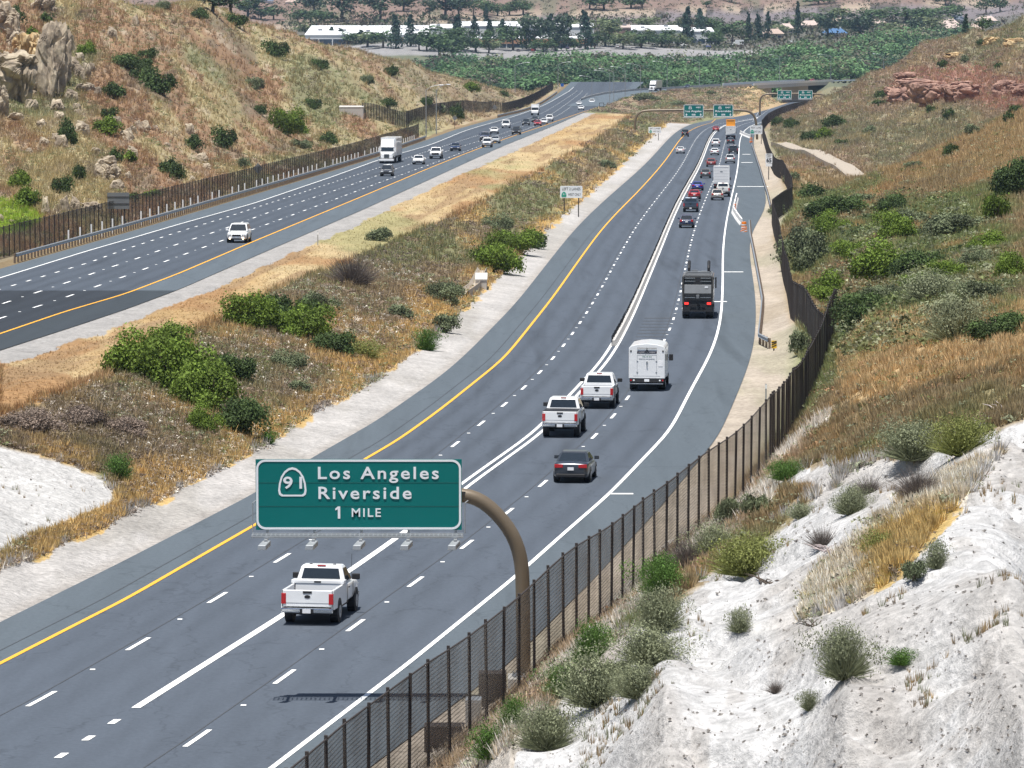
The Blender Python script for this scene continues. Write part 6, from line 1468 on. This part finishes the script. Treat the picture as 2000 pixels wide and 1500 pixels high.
AREAS = {
 'on the left hill': [(262,138,74,40,'D'),(312,182,60,50,'D'),(285,160,50,36,'D'),(541,112,46,40,'D'),(628,136,34,26,'D'),(560,262,62,70,'G'),(585,262,40,36,'G'),(512,224,30,26,'D'),(502,175,40,26,'K'),(440,290,42,50,'D'),(382,294,38,34,'D'),(342,350,52,50,'D'),(215,264,60,40,'G'),(218,234,30,30,'D'),(135,282,38,55,'D'),(232,317,26,36,'D'),(257,317,26,26,'G'),(155,350,30,38,'D'),(124,380,38,44,'D'),(40,368,46,44,'G'),(55,407,52,46,'G'),(47,448,42,24,'G'),(38,50,38,42,'D'),(69,83,24,36,'G'),(175,110,34,36,'G'),(225,192,46,34,'D'),(100,45,25,26,'D'),(132,77,22,32,'D'),(396,37,36,24,'D'),(463,50,44,28,'D'),(327,22,32,22,'K'),(290,116,38,28,'D'),(592,290,36,24,'K'),(615,213,30,26,'D'),(644,281,36,26,'D'),(760,211,40,22,'D'),(702,226,26,22,'D'),(764,148,28,26,'D'),(721,165,34,20,'K'),(921,180,36,22,'G'),(985,189,16,16,'D'),(838,126,28,20,'D'),(677,91,30,20,'G'),(835,210,30,28,'D'),(895,233,32,36,'D'),(860,222,26,20,'K'),(480,330,30,24,'K'),(300,388,36,20,'G'),(260,395,28,24,'D')],
 'on the median bank': [(275,735,130,95,'G'),(345,765,150,125,'G'),(410,800,130,105,'G'),(330,690,100,65,'G'),(455,745,90,80,'D'),(462,845,105,95,'D'),(400,845,70,60,'G'),(478,640,105,78,'G'),(550,642,125,92,'D'),(605,665,105,78,'G'),(655,692,92,66,'D'),(622,618,75,60,'K'),(690,558,64,52,'B'),(972,532,92,78,'G'),(1000,492,95,60,'G'),(1042,484,50,48,'D'),(972,450,62,34,'K'),(833,684,40,40,'U'),(522,867,26,26,'U'),(228,938,46,48,'U'),(868,592,70,50,'K'),(1190,330,40,20,'K'),(870,650,50,40,'K'),(740,470,50,30,'K'),(590,770,50,30,'K'),(150,830,100,46,'W'),(60,845,110,50,'W'),(240,850,90,40,'W'),(710,700,60,34,'Y'),(790,625,60,34,'K'),(560,720,70,40,'K')],
 'on the right hillside': [(1625,428,100,58,'D'),(1585,390,52,36,'D'),(1742,417,62,46,'D'),(1745,470,86,66,'G'),(1622,456,72,46,'G'),(1565,530,92,110,'K'),(1672,506,82,50,'G'),(1735,545,130,80,'G'),(1795,540,100,72,'D'),(1610,592,92,66,'G'),(1845,548,72,46,'G'),(1790,562,60,38,'G'),(1685,637,104,78,'D'),(1980,547,62,62,'G'),(1945,432,52,60,'G'),(1988,382,95,90,'D'),(1852,306,34,34,'D'),(1870,457,120,52,'K'),(1820,588,92,52,'S'),(1870,668,95,84,'S'),(1955,662,115,62,'D'),(1915,590,80,50,'K'),(1510,420,36,28,'K'),(1720,590,80,44,'K'),(1780,440,60,40,'K'),(1900,520,70,40,'K'),(1680,400,50,24,'K'),(1570,690,50,50,'K'),(1930,490,80,40,'G')],
 'on the far right hill': [(1513,247,28,22,'D'),(1546,251,32,26,'D'),(1625,252,46,30,'D'),(1582,277,44,28,'D'),(1607,272,32,26,'G'),(1640,284,26,15,'D'),(1815,223,20,22,'D'),(1848,234,26,28,'D'),(1980,222,26,22,'D'),(1965,240,26,26,'D'),(1720,193,32,26,'D'),(1715,207,26,16,'D'),(1837,132,22,19,'D'),(1880,122,18,15,'K'),(1945,137,20,17,'D'),(1910,91,15,18,'D'),(1690,262,30,20,'K'),(1900,262,34,22,'K'),(1540,355,36,22,'K'),(1780,330,30,20,'K')],
 'on the ramp bank': [(1270,197,50,18,'K'),(1248,196,26,14,'K'),(1385,186,18,10,'K'),(1320,208,30,12,'K')],
 'beside the near fence': [(1155,1302,62,80,'U'),(1100,1358,62,56,'U'),(1165,1378,115,92,'S'),(1270,1297,104,68,'S'),(1245,1362,76,60,'S'),(1290,1230,78,78,'S'),(1296,1162,76,72,'U'),(1350,1110,70,50,'B'),(1460,1122,114,74,'Y'),(956,1482,58,64,'U'),(1000,1417,42,54,'U'),(1066,1462,92,84,'S'),(1432,1022,64,62,'K'),(1482,1012,54,64,'K'),(1400,1085,70,56,'S'),(1200,1335,70,55,'K')],
 'on the white slope': [(1447,1234,50,56,'S'),(1655,1325,100,118,'S'),(1520,1354,34,30,'B'),(1586,1387,38,46,'S'),(1568,1012,58,34,'S'),(1665,1004,66,62,'S'),(1790,1134,50,70,'K'),(1835,1110,48,66,'S'),(1768,1298,58,36,'U'),(1785,897,116,92,'S'),(1880,888,104,88,'Y'),(1538,938,64,46,'U'),(1800,972,84,60,'B'),(1700,965,60,40,'B'),(1610,1070,60,46,'B'),(1720,1080,60,50,'Y')],
}
for ar, L in AREAS.items():
    L = sorted(L); 
    for k, (px,py,wd,ht,kind) in enumerate(L):
        p = hit(px, py); s = wd*p.y/F*1.25; hz = ht*p.y/F*1.75
        if 'white slope' in ar: s *= .84; hz *= .8
        lod = 0 if wd > 60 else (1 if wd > 26 else 2)
        if p.y > 2150: continue
        me, st = shrub_proto(kind, lod)
        sz = 'large ' if wd > 90 else ('small ' if wd < 35 else '')
        root = empty('shrub', p, f'{sz}{KN[kind]} {ar}, {nth(k)} from the left', 'shrub', f'shrubs {ar}', rot=(0,0,rnd.random()*6.28), scale=(s*1.0,s*1.0,hz/.62*.62))
        link('foliage', me, root); link('stem', st, root)
# ---- rocks
def rock_mesh(seed, n=16, sub=2, top=1.0, bot=.75, disp=.05):
    r = random.Random(seed); bm = bmesh.new()
    for i in range(n):
        a = r.random()*6.283; h = r.random(); rad = (bot*(1-h)+top*h)*(.35+.18*r.random()); bm.verts.new((rad*math.cos(a), rad*math.sin(a)*.8, h-.15))
    g = bmesh.ops.convex_hull(bm, input=bm.verts); 
    bmesh.ops.delete(bm, geom=[v for v in bm.verts if not v.link_faces], context='VERTS')
    bmesh.ops.triangulate(bm, faces=bm.faces)
    bmesh.ops.subdivide_edges(bm, edges=bm.edges, cuts=sub, use_grid_fill=True)
    bm.normal_update()
    from mathutils import noise as mn
    r2 = random.Random(seed+1)
    off = Vector((seed*1.7,seed*.3,0))
    for v in bm.verts:
        q = Vector((v.co.x*3.2,v.co.y*3.2,v.co.z*1.7))+off; d = mn.voronoi(q)[0]; q2 = q*2.7; d2 = mn.voronoi(q2)[0]
        v.co += v.normal*disp*(min(d[1]-d[0],.22)*3.2-.5 + min(d2[1]-d2[0],.2)*1.1 + mn.noise(q*.8)*.5 + r2.uniform(-.05,.05))
    me = bpy.data.meshes.new('boulder'); bm.to_mesh(me); bm.free(); return me
def mat_rock(name, c1, c2, c3):
    m, nt, p = newmat(name); p.inputs['Roughness'].default_value = .9; tc = N(nt,'ShaderNodeNewGeometry')
    no = N(nt,'ShaderNodeTexNoise'); no.inputs['Scale'].default_value = .55; no.inputs['Detail'].default_value = 8; nt.links.new(tc.outputs['Position'], no.inputs['Vector'])
    cr = N(nt,'ShaderNodeValToRGB'); cr.color_ramp.elements[0].position = .35; cr.color_ramp.elements[0].color = (*c1,1); cr.color_ramp.elements[1].position = .62; cr.color_ramp.elements[1].color = (*c2,1); e = cr.color_ramp.elements.new(.5); e.color = (*c3,1)
    nt.links.new(no.outputs[0], cr.inputs[0]); nt.links.new(cr.outputs[0], p.inputs['Base Color'])
    b = N(nt,'ShaderNodeBump'); b.inputs['Strength'].default_value = .7; b.inputs['Distance'].default_value = .3; nt.links.new(no.outputs[0], b.inputs['Height']); nt.links.new(b.outputs[0], p.inputs['Normal'])
    return m
M_ROCK = mat_rock('tan_rock', (.20,.16,.12), (.46,.39,.29), (.33,.27,.20)); M_RROCK = mat_rock('red_rock', (.17,.10,.08), (.40,.25,.19), (.29,.17,.13)); M_OCHRE = mat_rock('ochre_rock', (.30,.21,.11), (.55,.42,.24), (.44,.30,.15))
_rk = {}
def rock(px, py, w, h, mat, label, name='boulder', group=None, inv=False, depth=1.0, lean=0.):
    p = hit(px, py); key = (mat.name, rnd.randrange(7), inv, w > 34)
    if key not in _rk:
        me = rock_mesh(key[1]*13+5, 22, 8 if w > 34 else 3, 1.15 if inv else .7, .62 if inv else 1.05, .20 if w > 34 else .12); me.materials.append(mat); _rk[key] = me
    o = link(name, _rk[key]); s = p.y/F; o.location = p + Vector((0,0,0)); o.scale = (w*s*1.1, w*s*depth, h*s*1.12); o.rotation_euler = (lean, 0, rnd.choice((-1,1))*rnd.random()*.5)
    return tag(o, label, 'rock', group)
OC = [(28,195,95,95,'cream lower block of the left outcrop at the photo edge'),(105,190,60,150,'tallest tan slab of the left outcrop, above a black hollow'),(78,150,60,85,'orange topped slab just left of the tallest one'),(130,165,36,110,'narrow tan slab on the right of the outcrop beside a dark cleft'),(20,65,60,70,'grey broken rock at the top left corner'),(90,22,50,36,'dark grey rock wall at the top edge of the left hill'),(55,110,60,50,'yellowish weathered ledge between the two left shrubs'),(5,225,40,60,'round cream rock cut by the left photo edge')]
OC += [(48,150,40,60,'grey slab leaning between the two left shrubs of the outcrop'),(62,185,36,46,'small cream slab at the foot of the leaning grey slab'),(140,100,24,50,'thin pale pillar at the upper right of the outcrop'),(18,140,40,44,'cream ledge at the left photo edge above the round rock'),(118,215,30,24,'pale rubble block below the black hollow of the outcrop'),(35,235,34,20,'low cream rubble block below the lower outcrop'),(40,95,46,34,'weathered grey ledge under the topmost left shrub')]
for i,(px,py,w,h,lb) in enumerate(OC): rock(px,py,w,h,M_ROCK if i not in (2,6) else M_OCHRE, lb, 'rock_outcrop', 'rock outcrop on the left hill', inv=i in (0,1,2,3), depth=.9, lean=-.10 if i in (1,3) else 0)
BL = [(150,145,26,40),(162,155,22,34),(175,150,18,28),(165,180,34,22),(185,140,14,18),(160,118,20,16),(145,195,26,24),(195,188,16,20),(180,175,22,16),(155,215,18,14),(68,215,30,22),(120,235,26,18),(85,250,24,18),(232,250,20,24),(262,262,18,22),(250,275,30,26),(285,258,26,24),(272,250,14,16),(225,75,20,26),(207,64,9,9),(270,50,14,22),(300,78,10,8),(288,168,9,9),(155,222,14,10),(165,262,30,30),(122,290,28,28),(90,285,20,20),(112,275,18,16),(212,350,50,46),(252,352,16,18),(230,372,34,22),(372,262,20,22),(395,318,30,20),(350,345,16,14),(378,355,12,14),(92,420,18,42),(128,415,20,34),(150,412,22,32),(178,412,44,18),(75,378,10,8),(5,432,10,16),(25,438,14,10),(262,308,26,26),(308,255,14,12),(330,285,14,8),(60,300,16,12),(190,300,20,16),(405,330,18,12)]
BL.sort()
for k,(px,py,w,h) in enumerate(BL):
    rock(px,py,w,h,M_ROCK,f'cream grey boulder on the left hill, {nth(k)} from the left of {len(BL)}','boulder','boulders scattered on the left hill', depth=.8)
RR = [(1765,200,80,34,'left end of the overhanging red ledge'),(1820,203,90,40,'middle block of the overhanging red ledge'),(1868,200,80,36,'right block of the overhanging red ledge'),(1800,172,110,20,'flat red stratum above the overhanging ledge, left one'),(1880,172,90,18,'flat red stratum above the overhanging ledge, right one'),(1955,190,46,34,'rounded red rock at the right end of the ledge'),(1775,155,70,16,'upper thin red stratum on the far right hill'),(1992,190,50,30,'red rock at the right edge of the photo')]
for px,py,w,h,lb in RR: rock(px,py,w,h,M_RROCK,lb,'rock_ledge','red rock ledges on the far right hill',inv=True,depth=.5)
for px,py,w,h,lb in ((1935,86,40,14,'ochre yellow rock cap near the ridge of the far right hill, left one'),(1975,90,50,16,'ochre yellow rock cap near the ridge of the far right hill, right one'),(1860,112,60,10,'pale rock band on the ridge of the far right hill')): rock(px,py,w,h,M_OCHRE,lb,'rock_ledge','ochre rocks on the far right hill',depth=.5)
# pale dead branches lying on the white slope
M_DEAD = simple('bleached_wood', (.50,.43,.42), .8, var=.2)
for px,py,w,lb in ((1625,1080,60,'bleached dead branches lying beside the golden brush'),(1505,1140,70,'dark fallen branch on the pink soil of the white slope'),(1965,805,60,'bleached dead branches at the upper edge of the white slope'),(1590,1225,50,'dark fallen root in a hollow of the white slope')):
    p = hit(px,py); s = w*p.y/F; root = empty('dead_branch', p, lb, 'branch'); m = MB()
    for k in range(9):
        a = rnd.random()*6.28; q0 = Vector((rnd.uniform(-.3,.3)*s,rnd.uniform(-.2,.2)*s,.02)); q1 = q0+Vector((math.cos(a)*.4*s,math.sin(a)*.3*s,.10*s+rnd.random()*.15*s)); q2 = q1+Vector((math.cos(a+.4)*.25*s,math.sin(a+.4)*.2*s,rnd.uniform(-.05,.12)*s)); m.tube([q0,q1,q2],[.03*s,.018*s,.006*s],5)
    m.build('twigs', M_DEAD if 'bleached' in lb else M_BARK, root)
# ================================================================ THE FAR VALLEY
FLOOR = CZ-158.
def vY(py): return 158./float(slope(py))
def vpt(px, py): p = PXY(px, py, vY(py)); return Vector((p.x, p.y, FLOOR))
M_WALLW = simple('painted_wall', (.70,.71,.72), .8, var=.06, scale=.1); M_ROOFW = simple('white_roof', (.80,.81,.83), .7, var=.08, scale=.08); M_TERRA = simple('terracotta_band', (.48,.26,.16), .8)
M_BRN = simple('brown_wall', (.26,.17,.14), .8, var=.1); M_CREAM = simple('cream_wall', (.60,.52,.42), .8); M_TILE = simple('brown_roof', (.40,.31,.26), .85, var=.15, scale=.5); M_TILE2 = simple('pinkish_roof', (.46,.37,.33), .85, var=.15, scale=.5); M_DKROOF = simple('dark_roof', (.12,.14,.18), .8); M_WIN = simple('window_glass', (.03,.05,.08), .15); M_BLUEROOF = simple('blue_roof', (.06,.14,.28), .6)
def block(px0, px1, py, h, depth, label, wall, roof, nwin=8, wh=2.2, band=None, name='office_building', cat='building', dark_front=False):
    a = vpt(px0, py); b = vpt(px1, py); w = b.x-a.x; root = empty(name, ((a.x+b.x)/2, a.y, FLOOR), label, cat)
    m = MB(); m.box(-w/2,w/2,0,depth,-1,h); m.build('wall', wall, root)
    m = MB(); m.box(-w/2-.3,w/2+.3,-.3,depth+.3,h,h+.5); rf = m.build('roof', roof, root)
    for k in range(max(2,int(w/12))):
        x = -w/2+w*(k+.5)/max(2,int(w/12)); y = depth*(.25+.5*rnd.random()); m = MB(); m.box(x-1.2,x+1.2,y,y+2,h+.5,h+1.5); m.build('roof_unit', M_SIGNB, rf)
    if band: m = MB(); m.box(-w/2-.1,w/2+.1,-.35,-.01,h*.52,h); m.build('front_band', band, root)
    for k in range(nwin):
        x = -w/2+w*(k+.5)/nwin; ww = w/nwin*(.42 if not dark_front else .46); m = MB(); m.box(x-ww,x+ww,-.12,-.01,.6 if not dark_front else .2,wh); f = m.build('window', M_WIN, root)
    m = MB(); m.box(-w*.02-1,-w*.02+1,-.2,-.121,0,2.3); m.build('door', M_DKROOF, root)
    return root
block(596,836,92,6.8,96,'long warehouse with a wide white roof behind the left hill crest',M_WALLW,M_ROOFW,9,4.6,name='warehouse',dark_front=True)
block(839,905,86,9.,40,'tall plain white building right of the white roofed warehouse',M_WALLW,M_ROOFW,2,1.5,name='warehouse')
block(893,1010,78,8.,45,'long white building behind the tall conifers, left one',M_WALLW,M_ROOFW,6,2.,name='warehouse')
block(1012,1160,77,7.,45,'long white building behind the tall conifers, right one',M_WALLW,M_ROOFW,7,2.,name='warehouse')
block(908,1030,95,5.6,18,'low office with a terracotta band beside the car park, left one',M_WALLW,M_ROOFW,9,2.6,M_TERRA)
block(1036,1166,95,5.6,18,'low office with a terracotta band beside the car park, right one',M_WALLW,M_ROOFW,9,2.6,M_TERRA)
block(1189,1232,87,9.5,30,'square brown building beside the white warehouses',M_BRN,M_TILE2,4,2.5)
block(1233,1328,87,8.,50,'white warehouse right of the square brown building',M_WALLW,M_ROOFW,8,3.,name='warehouse')
block(1331,1394,86,7.,40,'white warehouse with slanting corner behind two conifers',M_WALLW,M_ROOFW,4,3.,name='warehouse')
HM = {}
def house(px, py, wpx, label, wall, roof, h=3.4):
    p = vpt(px, py); w = wpx*p.y/F; d = 12.; root = empty('house', p, label, 'house')
    m = MB(); m.box(-w/2,w/2,0,d,-1,h); m.build('wall', wall, root)
    m = MB(); e = .6; r = h+2.6; m.add([(-w/2-e,-e,h),(w/2+e,-e,h),(w/2+e,d+e,h),(-w/2-e,d+e,h),(-w/2+w*.22,d/2,r),(w/2-w*.22,d/2,r)],[(0,1,5,4),(1,2,5),(2,3,4,5),(3,0,4),(3,2,1,0)]); rf = m.build('roof', roof, root)
    m = MB(); m.box(w*.2,w*.2+.9,d*.5,d*.5+.9,h+1.2,r+.8); m.build('chimney', wall, rf)
    for x in (-w*.3, w*.3): m = MB(); m.box(x-.9,x+.9,-.08,-.01,1.,2.3); m.build('window', M_WIN, root)
    m = MB(); m.box(-.6,.6,-.08,-.01,0,2.2); m.build('door', M_BRN, root)
HS = [(1510,77,40,'low cream house at the left end of the row by the channel',M_CREAM,M_TILE),(1536,66,26,'small cream house with pale roof left of a slim conifer',M_CREAM,M_TILE2),(1582,60,34,'pale roofed house right of the slim conifer',M_CREAM,M_TILE2),(1637,55,24,'small tan roofed house above the blue roofed one',M_CREAM,M_TILE),(1632,76,44,'house with a blue and white roof near the channel',M_WALLW,M_BLUEROOF),
 (1688,53,38,'big two storey house with a grey blue roof among dark trees',M_WALLW,M_DKROOF),(1718,57,26,'cream house right of the two storey house',M_CREAM,M_TILE2),(1761,70,28,'tan roofed house just above the green wood',M_CREAM,M_TILE),(1854,57,36,'pink roofed house below the solar roof',M_CREAM,M_TILE2),(1872,49,26,'house with a dark solar panel roof',M_WALLW,M_DKROOF),(1861,66,28,'round roofed cream house beside the right ridge',M_CREAM,M_TILE2),(1905,67,24,'small house touching the right ridge',M_CREAM,M_TILE),(1928,51,38,'white walled house highest on the right near the ridge',M_WALLW,M_TILE2),
 (515,12,34,'grey roofed house at the top left beyond the eucalyptus',M_WALLW,M_DKROOF),(578,14,40,'white house at the top left between tall trees',M_WALLW,M_TILE),(702,11,36,'white house at the top between two big eucalyptus',M_WALLW,M_TILE),(1790,12,30,'distant bluish house near the pale road at the top right',M_WALLW,M_DKROOF),(1960,12,40,'distant house at the top right corner',M_CREAM,M_TILE)]
for a in HS: house(*a)
# ---- trees
def tree_proto(kind, v):
    key = ('tree',kind,v)
    if key in _sh: return _sh[key]
    g = np.random.default_rng(100+v*7+len(kind)); T = []; tn = []
    col = dict(conifer=(.045,.080,.055), round=(.065,.105,.045), tall=(.058,.088,.052), pale=(.14,.17,.085))[kind]
    if kind == 'conifer': lob = [((g.normal()*.04), g.normal()*.04, z, .30*(1-z)**.8+.03, .75+.5*g.random()) for z in np.linspace(.12,.97,15)]
    else:
        lob = [(g.normal()*.17, g.normal()*.17, .34+.5*g.random(), .12+.14*g.random(), .6+.8*g.random()) for _ in range(16)]
    for _ in range(620):
        cx,cy,cz,r,t = lob[g.integers(0,len(lob))]; d = g.normal(size=3); d /= np.linalg.norm(d); p = np.array((cx,cy,cz))+d*np.array((r,r,r*(.8 if kind != 'conifer' else .35)))*(.7+.4*g.random())
        nrm = d+g.normal(size=3)*.5; e1 = np.cross(nrm,g.normal(size=3)); e1 /= np.linalg.norm(e1)+1e-9; e2 = np.cross(nrm,e1); e2 /= np.linalg.norm(e2)+1e-9; s_ = .055*(.6+.8*g.random()); T += [p-e1*s_*.7,p+e1*s_*.7,p+e2*s_*1.2]; tn.append(t*(.7+.6*g.random()))
    V = np.array(T); C = np.repeat(np.array(tn),3)[:,None]*np.array(col)
    me = npmesh('crown', V, np.arange(len(V)).reshape(-1,3), np.clip(C,0,.9), M_LEAF)
    mb = MB(); mb.tube([(0,0,-.03),(.01,0,.3),(0,.01,.6)],[.035,.025,.01],6); mb.tube([(.0,0,.28),(.12,.03,.5)],[.015,.006],5); mb.tube([(.0,0,.33),(-.12,-.05,.55)],[.015,.006],5)
    tr = bpy.data.meshes.new('trunk'); tr.from_pydata([tuple(v_) for v_ in mb.v], [], mb.f); tr.materials.append(M_BARK)
    _sh[key] = (me, tr); return _sh[key]
TA_ = {
 'among the far offices': [(870,100,50,40,'round'),(930,102,40,30,'round'),(955,104,30,24,'pale'),(1060,102,34,26,'round'),(1085,100,30,30,'tall'),(1215,96,34,26,'pale'),(1250,94,40,28,'round'),(1290,92,36,26,'round'),(1320,92,30,24,'pale'),(1395,92,36,30,'round'),(720,92,40,24,'pale'),(750,94,40,28,'round'),(690,86,34,22,'round'),(600,70,30,20,'pale'),(1110,66,30,22,'pale'),(1190,54,30,18,'round'),(775,95,26,52,'conifer'),(803,91,24,50,'conifer'),(893,92,26,50,'conifer'),(905,98,34,40,'round'),(927,77,20,36,'conifer'),(957,77,18,32,'conifer'),(964,97,30,34,'round'),(981,77,20,32,'conifer'),(1002,98,36,50,'round'),(1028,96,22,48,'conifer'),(1044,99,40,58,'tall'),(1075,93,24,52,'conifer'),(1102,93,36,58,'tall'),(1142,96,30,60,'conifer'),(1181,91,36,46,'pale'),(1160,95,24,30,'round'),(1200,92,26,24,'round'),(1237,89,26,28,'round'),(1265,86,20,26,'pale'),(1305,87,22,26,'round'),(1338,86,26,58,'conifer'),(1364,82,26,52,'conifer'),(1384,62,36,28,'round'),(1330,60,24,22,'pale'),(1260,56,36,18,'pale'),(1400,76,24,20,'round'),(650,80,18,22,'conifer'),(668,80,18,20,'conifer'),(708,86,18,22,'conifer'),(860,112,50,46,'round'),(885,116,46,42,'round'),(835,100,30,34,'round'),(820,98,26,30,'tall'),(1120,98,24,24,'round'),(1427,86,34,36,'round')],
 'among the far houses': [(1458,84,14,48,'conifer'),(1476,82,18,44,'conifer'),(1496,80,16,46,'conifer'),(1517,70,24,18,'pale'),(1533,54,30,18,'round'),(1554,74,14,56,'conifer'),(1612,75,34,46,'tall'),(1640,40,40,22,'pale'),(1675,75,42,40,'tall'),(1690,42,46,24,'round'),(1715,40,20,20,'pale'),(1740,70,36,22,'pale'),(1765,44,56,24,'round'),(1800,44,40,26,'round'),(1830,42,44,24,'round'),(1862,32,24,22,'round'),(1780,74,30,32,'tall'),(1812,66,42,30,'pale'),(1880,68,14,32,'conifer'),(1914,62,22,28,'round'),(1920,28,24,28,'round'),(1947,24,22,28,'round'),(1590,48,30,18,'round'),(1565,40,26,14,'pale'),(1655,62,24,22,'round')],
 'along the top of the photo': [(420,24,56,46,'tall'),(455,30,56,46,'tall'),(488,34,46,40,'round'),(514,39,26,22,'round'),(538,39,28,26,'round'),(585,46,26,28,'round'),(617,32,42,44,'tall'),(610,44,40,24,'round'),(636,44,36,22,'round'),(670,43,46,50,'tall'),(745,41,44,50,'tall'),(790,22,36,30,'round'),(841,38,22,34,'tall'),(871,39,48,60,'tall'),(897,35,34,50,'tall'),(925,31,26,26,'round'),(946,31,28,26,'round'),(972,31,28,24,'round'),(995,30,26,24,'round'),(1022,29,32,28,'round'),(1150,18,30,24,'tall'),(1178,20,40,24,'round'),(1230,17,36,22,'round'),(1252,14,26,18,'tall'),(1376,14,16,12,'round'),(1425,5,30,16,'round'),(1594,8,44,16,'round'),(1840,10,30,14,'round'),(950,58,12,40,'conifer')],
}
KT = dict(conifer='dark pointed conifer', round='dark green round tree', tall='tall dark eucalyptus', pale='pale olive green tree')
for ar, L in TA_.items():
    L.sort()
    for k,(px,py,wd,ht,kind) in enumerate(L):
        p = hit(px, max(py,-40)) if py > 2 else vpt(px, py); me, tr = tree_proto(kind, rnd.randrange(3)); s = p.y/F
        root = empty('tree', p, f'{KT[kind]} {ar}, {nth(k)} from the left', 'tree', f'trees {ar}', rot=(0,0,rnd.random()*6.28), scale=(wd*s*(2.1 if kind=='conifer' else 2.0),wd*s*(2.1 if kind=='conifer' else 2.0),ht*s*1.25))
        link('crown', me, root); link('trunk', tr, root)
# ---- the wood along the river, one mass
g = np.random.default_rng(5); pos = []; siz = []; col = []
for _ in range(2600):
    Y = 2225+ g.random()*600; px = 840+g.random()*1100
    far = np.interp(px, [840,1000,1150,1300,1500,1700,1850,1940], [2420,2500,2470,2500,2560,2700,2790,2800]) + (fbm(px/50.,3.,8,2)-.5)*60
    if Y > far: continue
    if px > 1750 and Y < 2300: continue
    X = (px-1000)/F*Y
    if Xramp(Y)-RW-6 < X < Xramp(Y)+10 or (Y < 2290 and px < 1180 and px > 1085 and False): continue
    pos.append((X, Y, 0)); k = fbm(X/22., Y/60., 77, 3); r = g.random()
    base = np.array((.10,.18,.075)) if k > .44 else np.array((.05,.095,.05))
    if r < .14: base = np.array((.125,.14,.08))
    if r > .93: base = np.array((.12,.10,.08))
    col.append(base*(.6+.85*g.random())); siz.append((6.5+6.5*g.random(), (6.5+5*g.random())*np.interp(Y,[2225,2300],[.75,1])))
pos = np.array(pos); pos[:,2] = ground_z(pos[:,0], pos[:,1]); siz = np.array(siz)
rs = np.random.default_rng(3)
def t_crown(n=220):
    T = []; tone = []; L = [(rs.normal()*.42, rs.normal()*.42, .35+.5*rs.random(), .24+.22*rs.random(), .75+.5*rs.random()) for _ in range(9)]
    for _ in range(n):
        cx,cy,cz,r,tn = L[rs.integers(0,9)]; d = rs.normal(size=3); d /= np.linalg.norm(d); p = np.array((cx,cy,cz))+d*np.array((r,r,r*.7)); p[2] = max(p[2],.05); nrm = d+np.array((0,0,.5))+rs.normal(size=3)*.35
        e1 = np.cross(nrm, rs.normal(size=3)); e1 /= np.linalg.norm(e1)+1e-9; e2 = np.cross(nrm,e1); e2 /= np.linalg.norm(e2)+1e-9; s_ = .07*(.6+.8*rs.random()); T += [p-e1*s_,p+e1*s_,p+e2*s_*1.5]; tone.append(tn*(.8+.4*rs.random()))
    return np.array(T), np.array(tone)
S3 = np.stack([siz[:,0],siz[:,0],siz[:,1]],-1)
stuff('river_wood', scatter_mesh('river_wood', pos, S3, np.array(col), [t_crown() for _ in range(8)], M_LEAF), 'dense green wood filling the valley behind the connector ramp', 'wood')
# brush filling the gaps on the valley floor
P_, C_, a_, b_ = sample((Z_==9) & (Yc > 2700) & (Yc < 3250), 4200); cols = np.array([(.10,.11,.06),(.13,.11,.08),(.07,.09,.05)])[rs.integers(0,3,len(P_))]
stuff('valley_brush', scatter_mesh('valley_brush', P_, (1.2+2.8*rs.random(len(P_)))*np.where((P_[:,1] > 2705) & (P_[:,1] < 2960), 1.8, .8), cols, CTs, M_LEAF), 'low brush scattered over the far valley floor', 'brush')
# ---- parked and passing cars in the valley
for px,py,key,lb in ((1334,91,'sd2','white car parked in front of the far white warehouse'),(1381,91,'cp2','blue car on the far road beyond the wood'),(1441,89,'bt','white box truck parked by the far road beyond the wood'),(1546,82,'sd2','white car on the far road below the slim conifer'),(1205,99,'van1','white van below the square brown building'),(1012,101,'sd1','dark car in the far office car park, leftmost'),(1040,100,'sd3','red car in the far office car park'),(1062,99,'sd2','white car in the far office car park, left of centre'),(1085,99,'sd6','silver car in the far office car park'),(1108,98,'sd5','navy car in the far office car park'),(1132,98,'sv2','dark grey car in the far office car park, rightmost')):
    o = copy_tree(PROTO[key]); p = vpt(px,py); o.matrix_world = Matrix.Translation((p.x,p.y,float(ground_z(p.x,p.y)[0])+.02)) @ Matrix.Rotation(math.radians(85 if 'road' in lb or 'warehouse' in lb else 10),4,'Z'); tag(o, lb, 'car' if key not in ('bt','van1') else ('truck' if key=='bt' else 'van'), 'vehicles in the far valley')
# ---- haze
hb = MB(); hb.box(-1900,1900,-60,9300,FLOOR-8,CZ+25); hz = hb.build('haze', None)
m = bpy.data.materials.new('haze'); m.use_nodes = True; nt = m.node_tree; nt.nodes.remove(nt.nodes['Principled BSDF'])
pv = N(nt,'ShaderNodeVolumePrincipled'); pv.inputs['Color'].default_value = (.50,.72,1.0,1); pv.inputs['Density'].default_value = HAZE; pv.inputs['Anisotropy'].default_value = .2
nt.links.new(pv.outputs[0], nt.nodes['Material Output'].inputs['Volume']); hz.data.materials.append(m); tag(hz, kind='stuff')
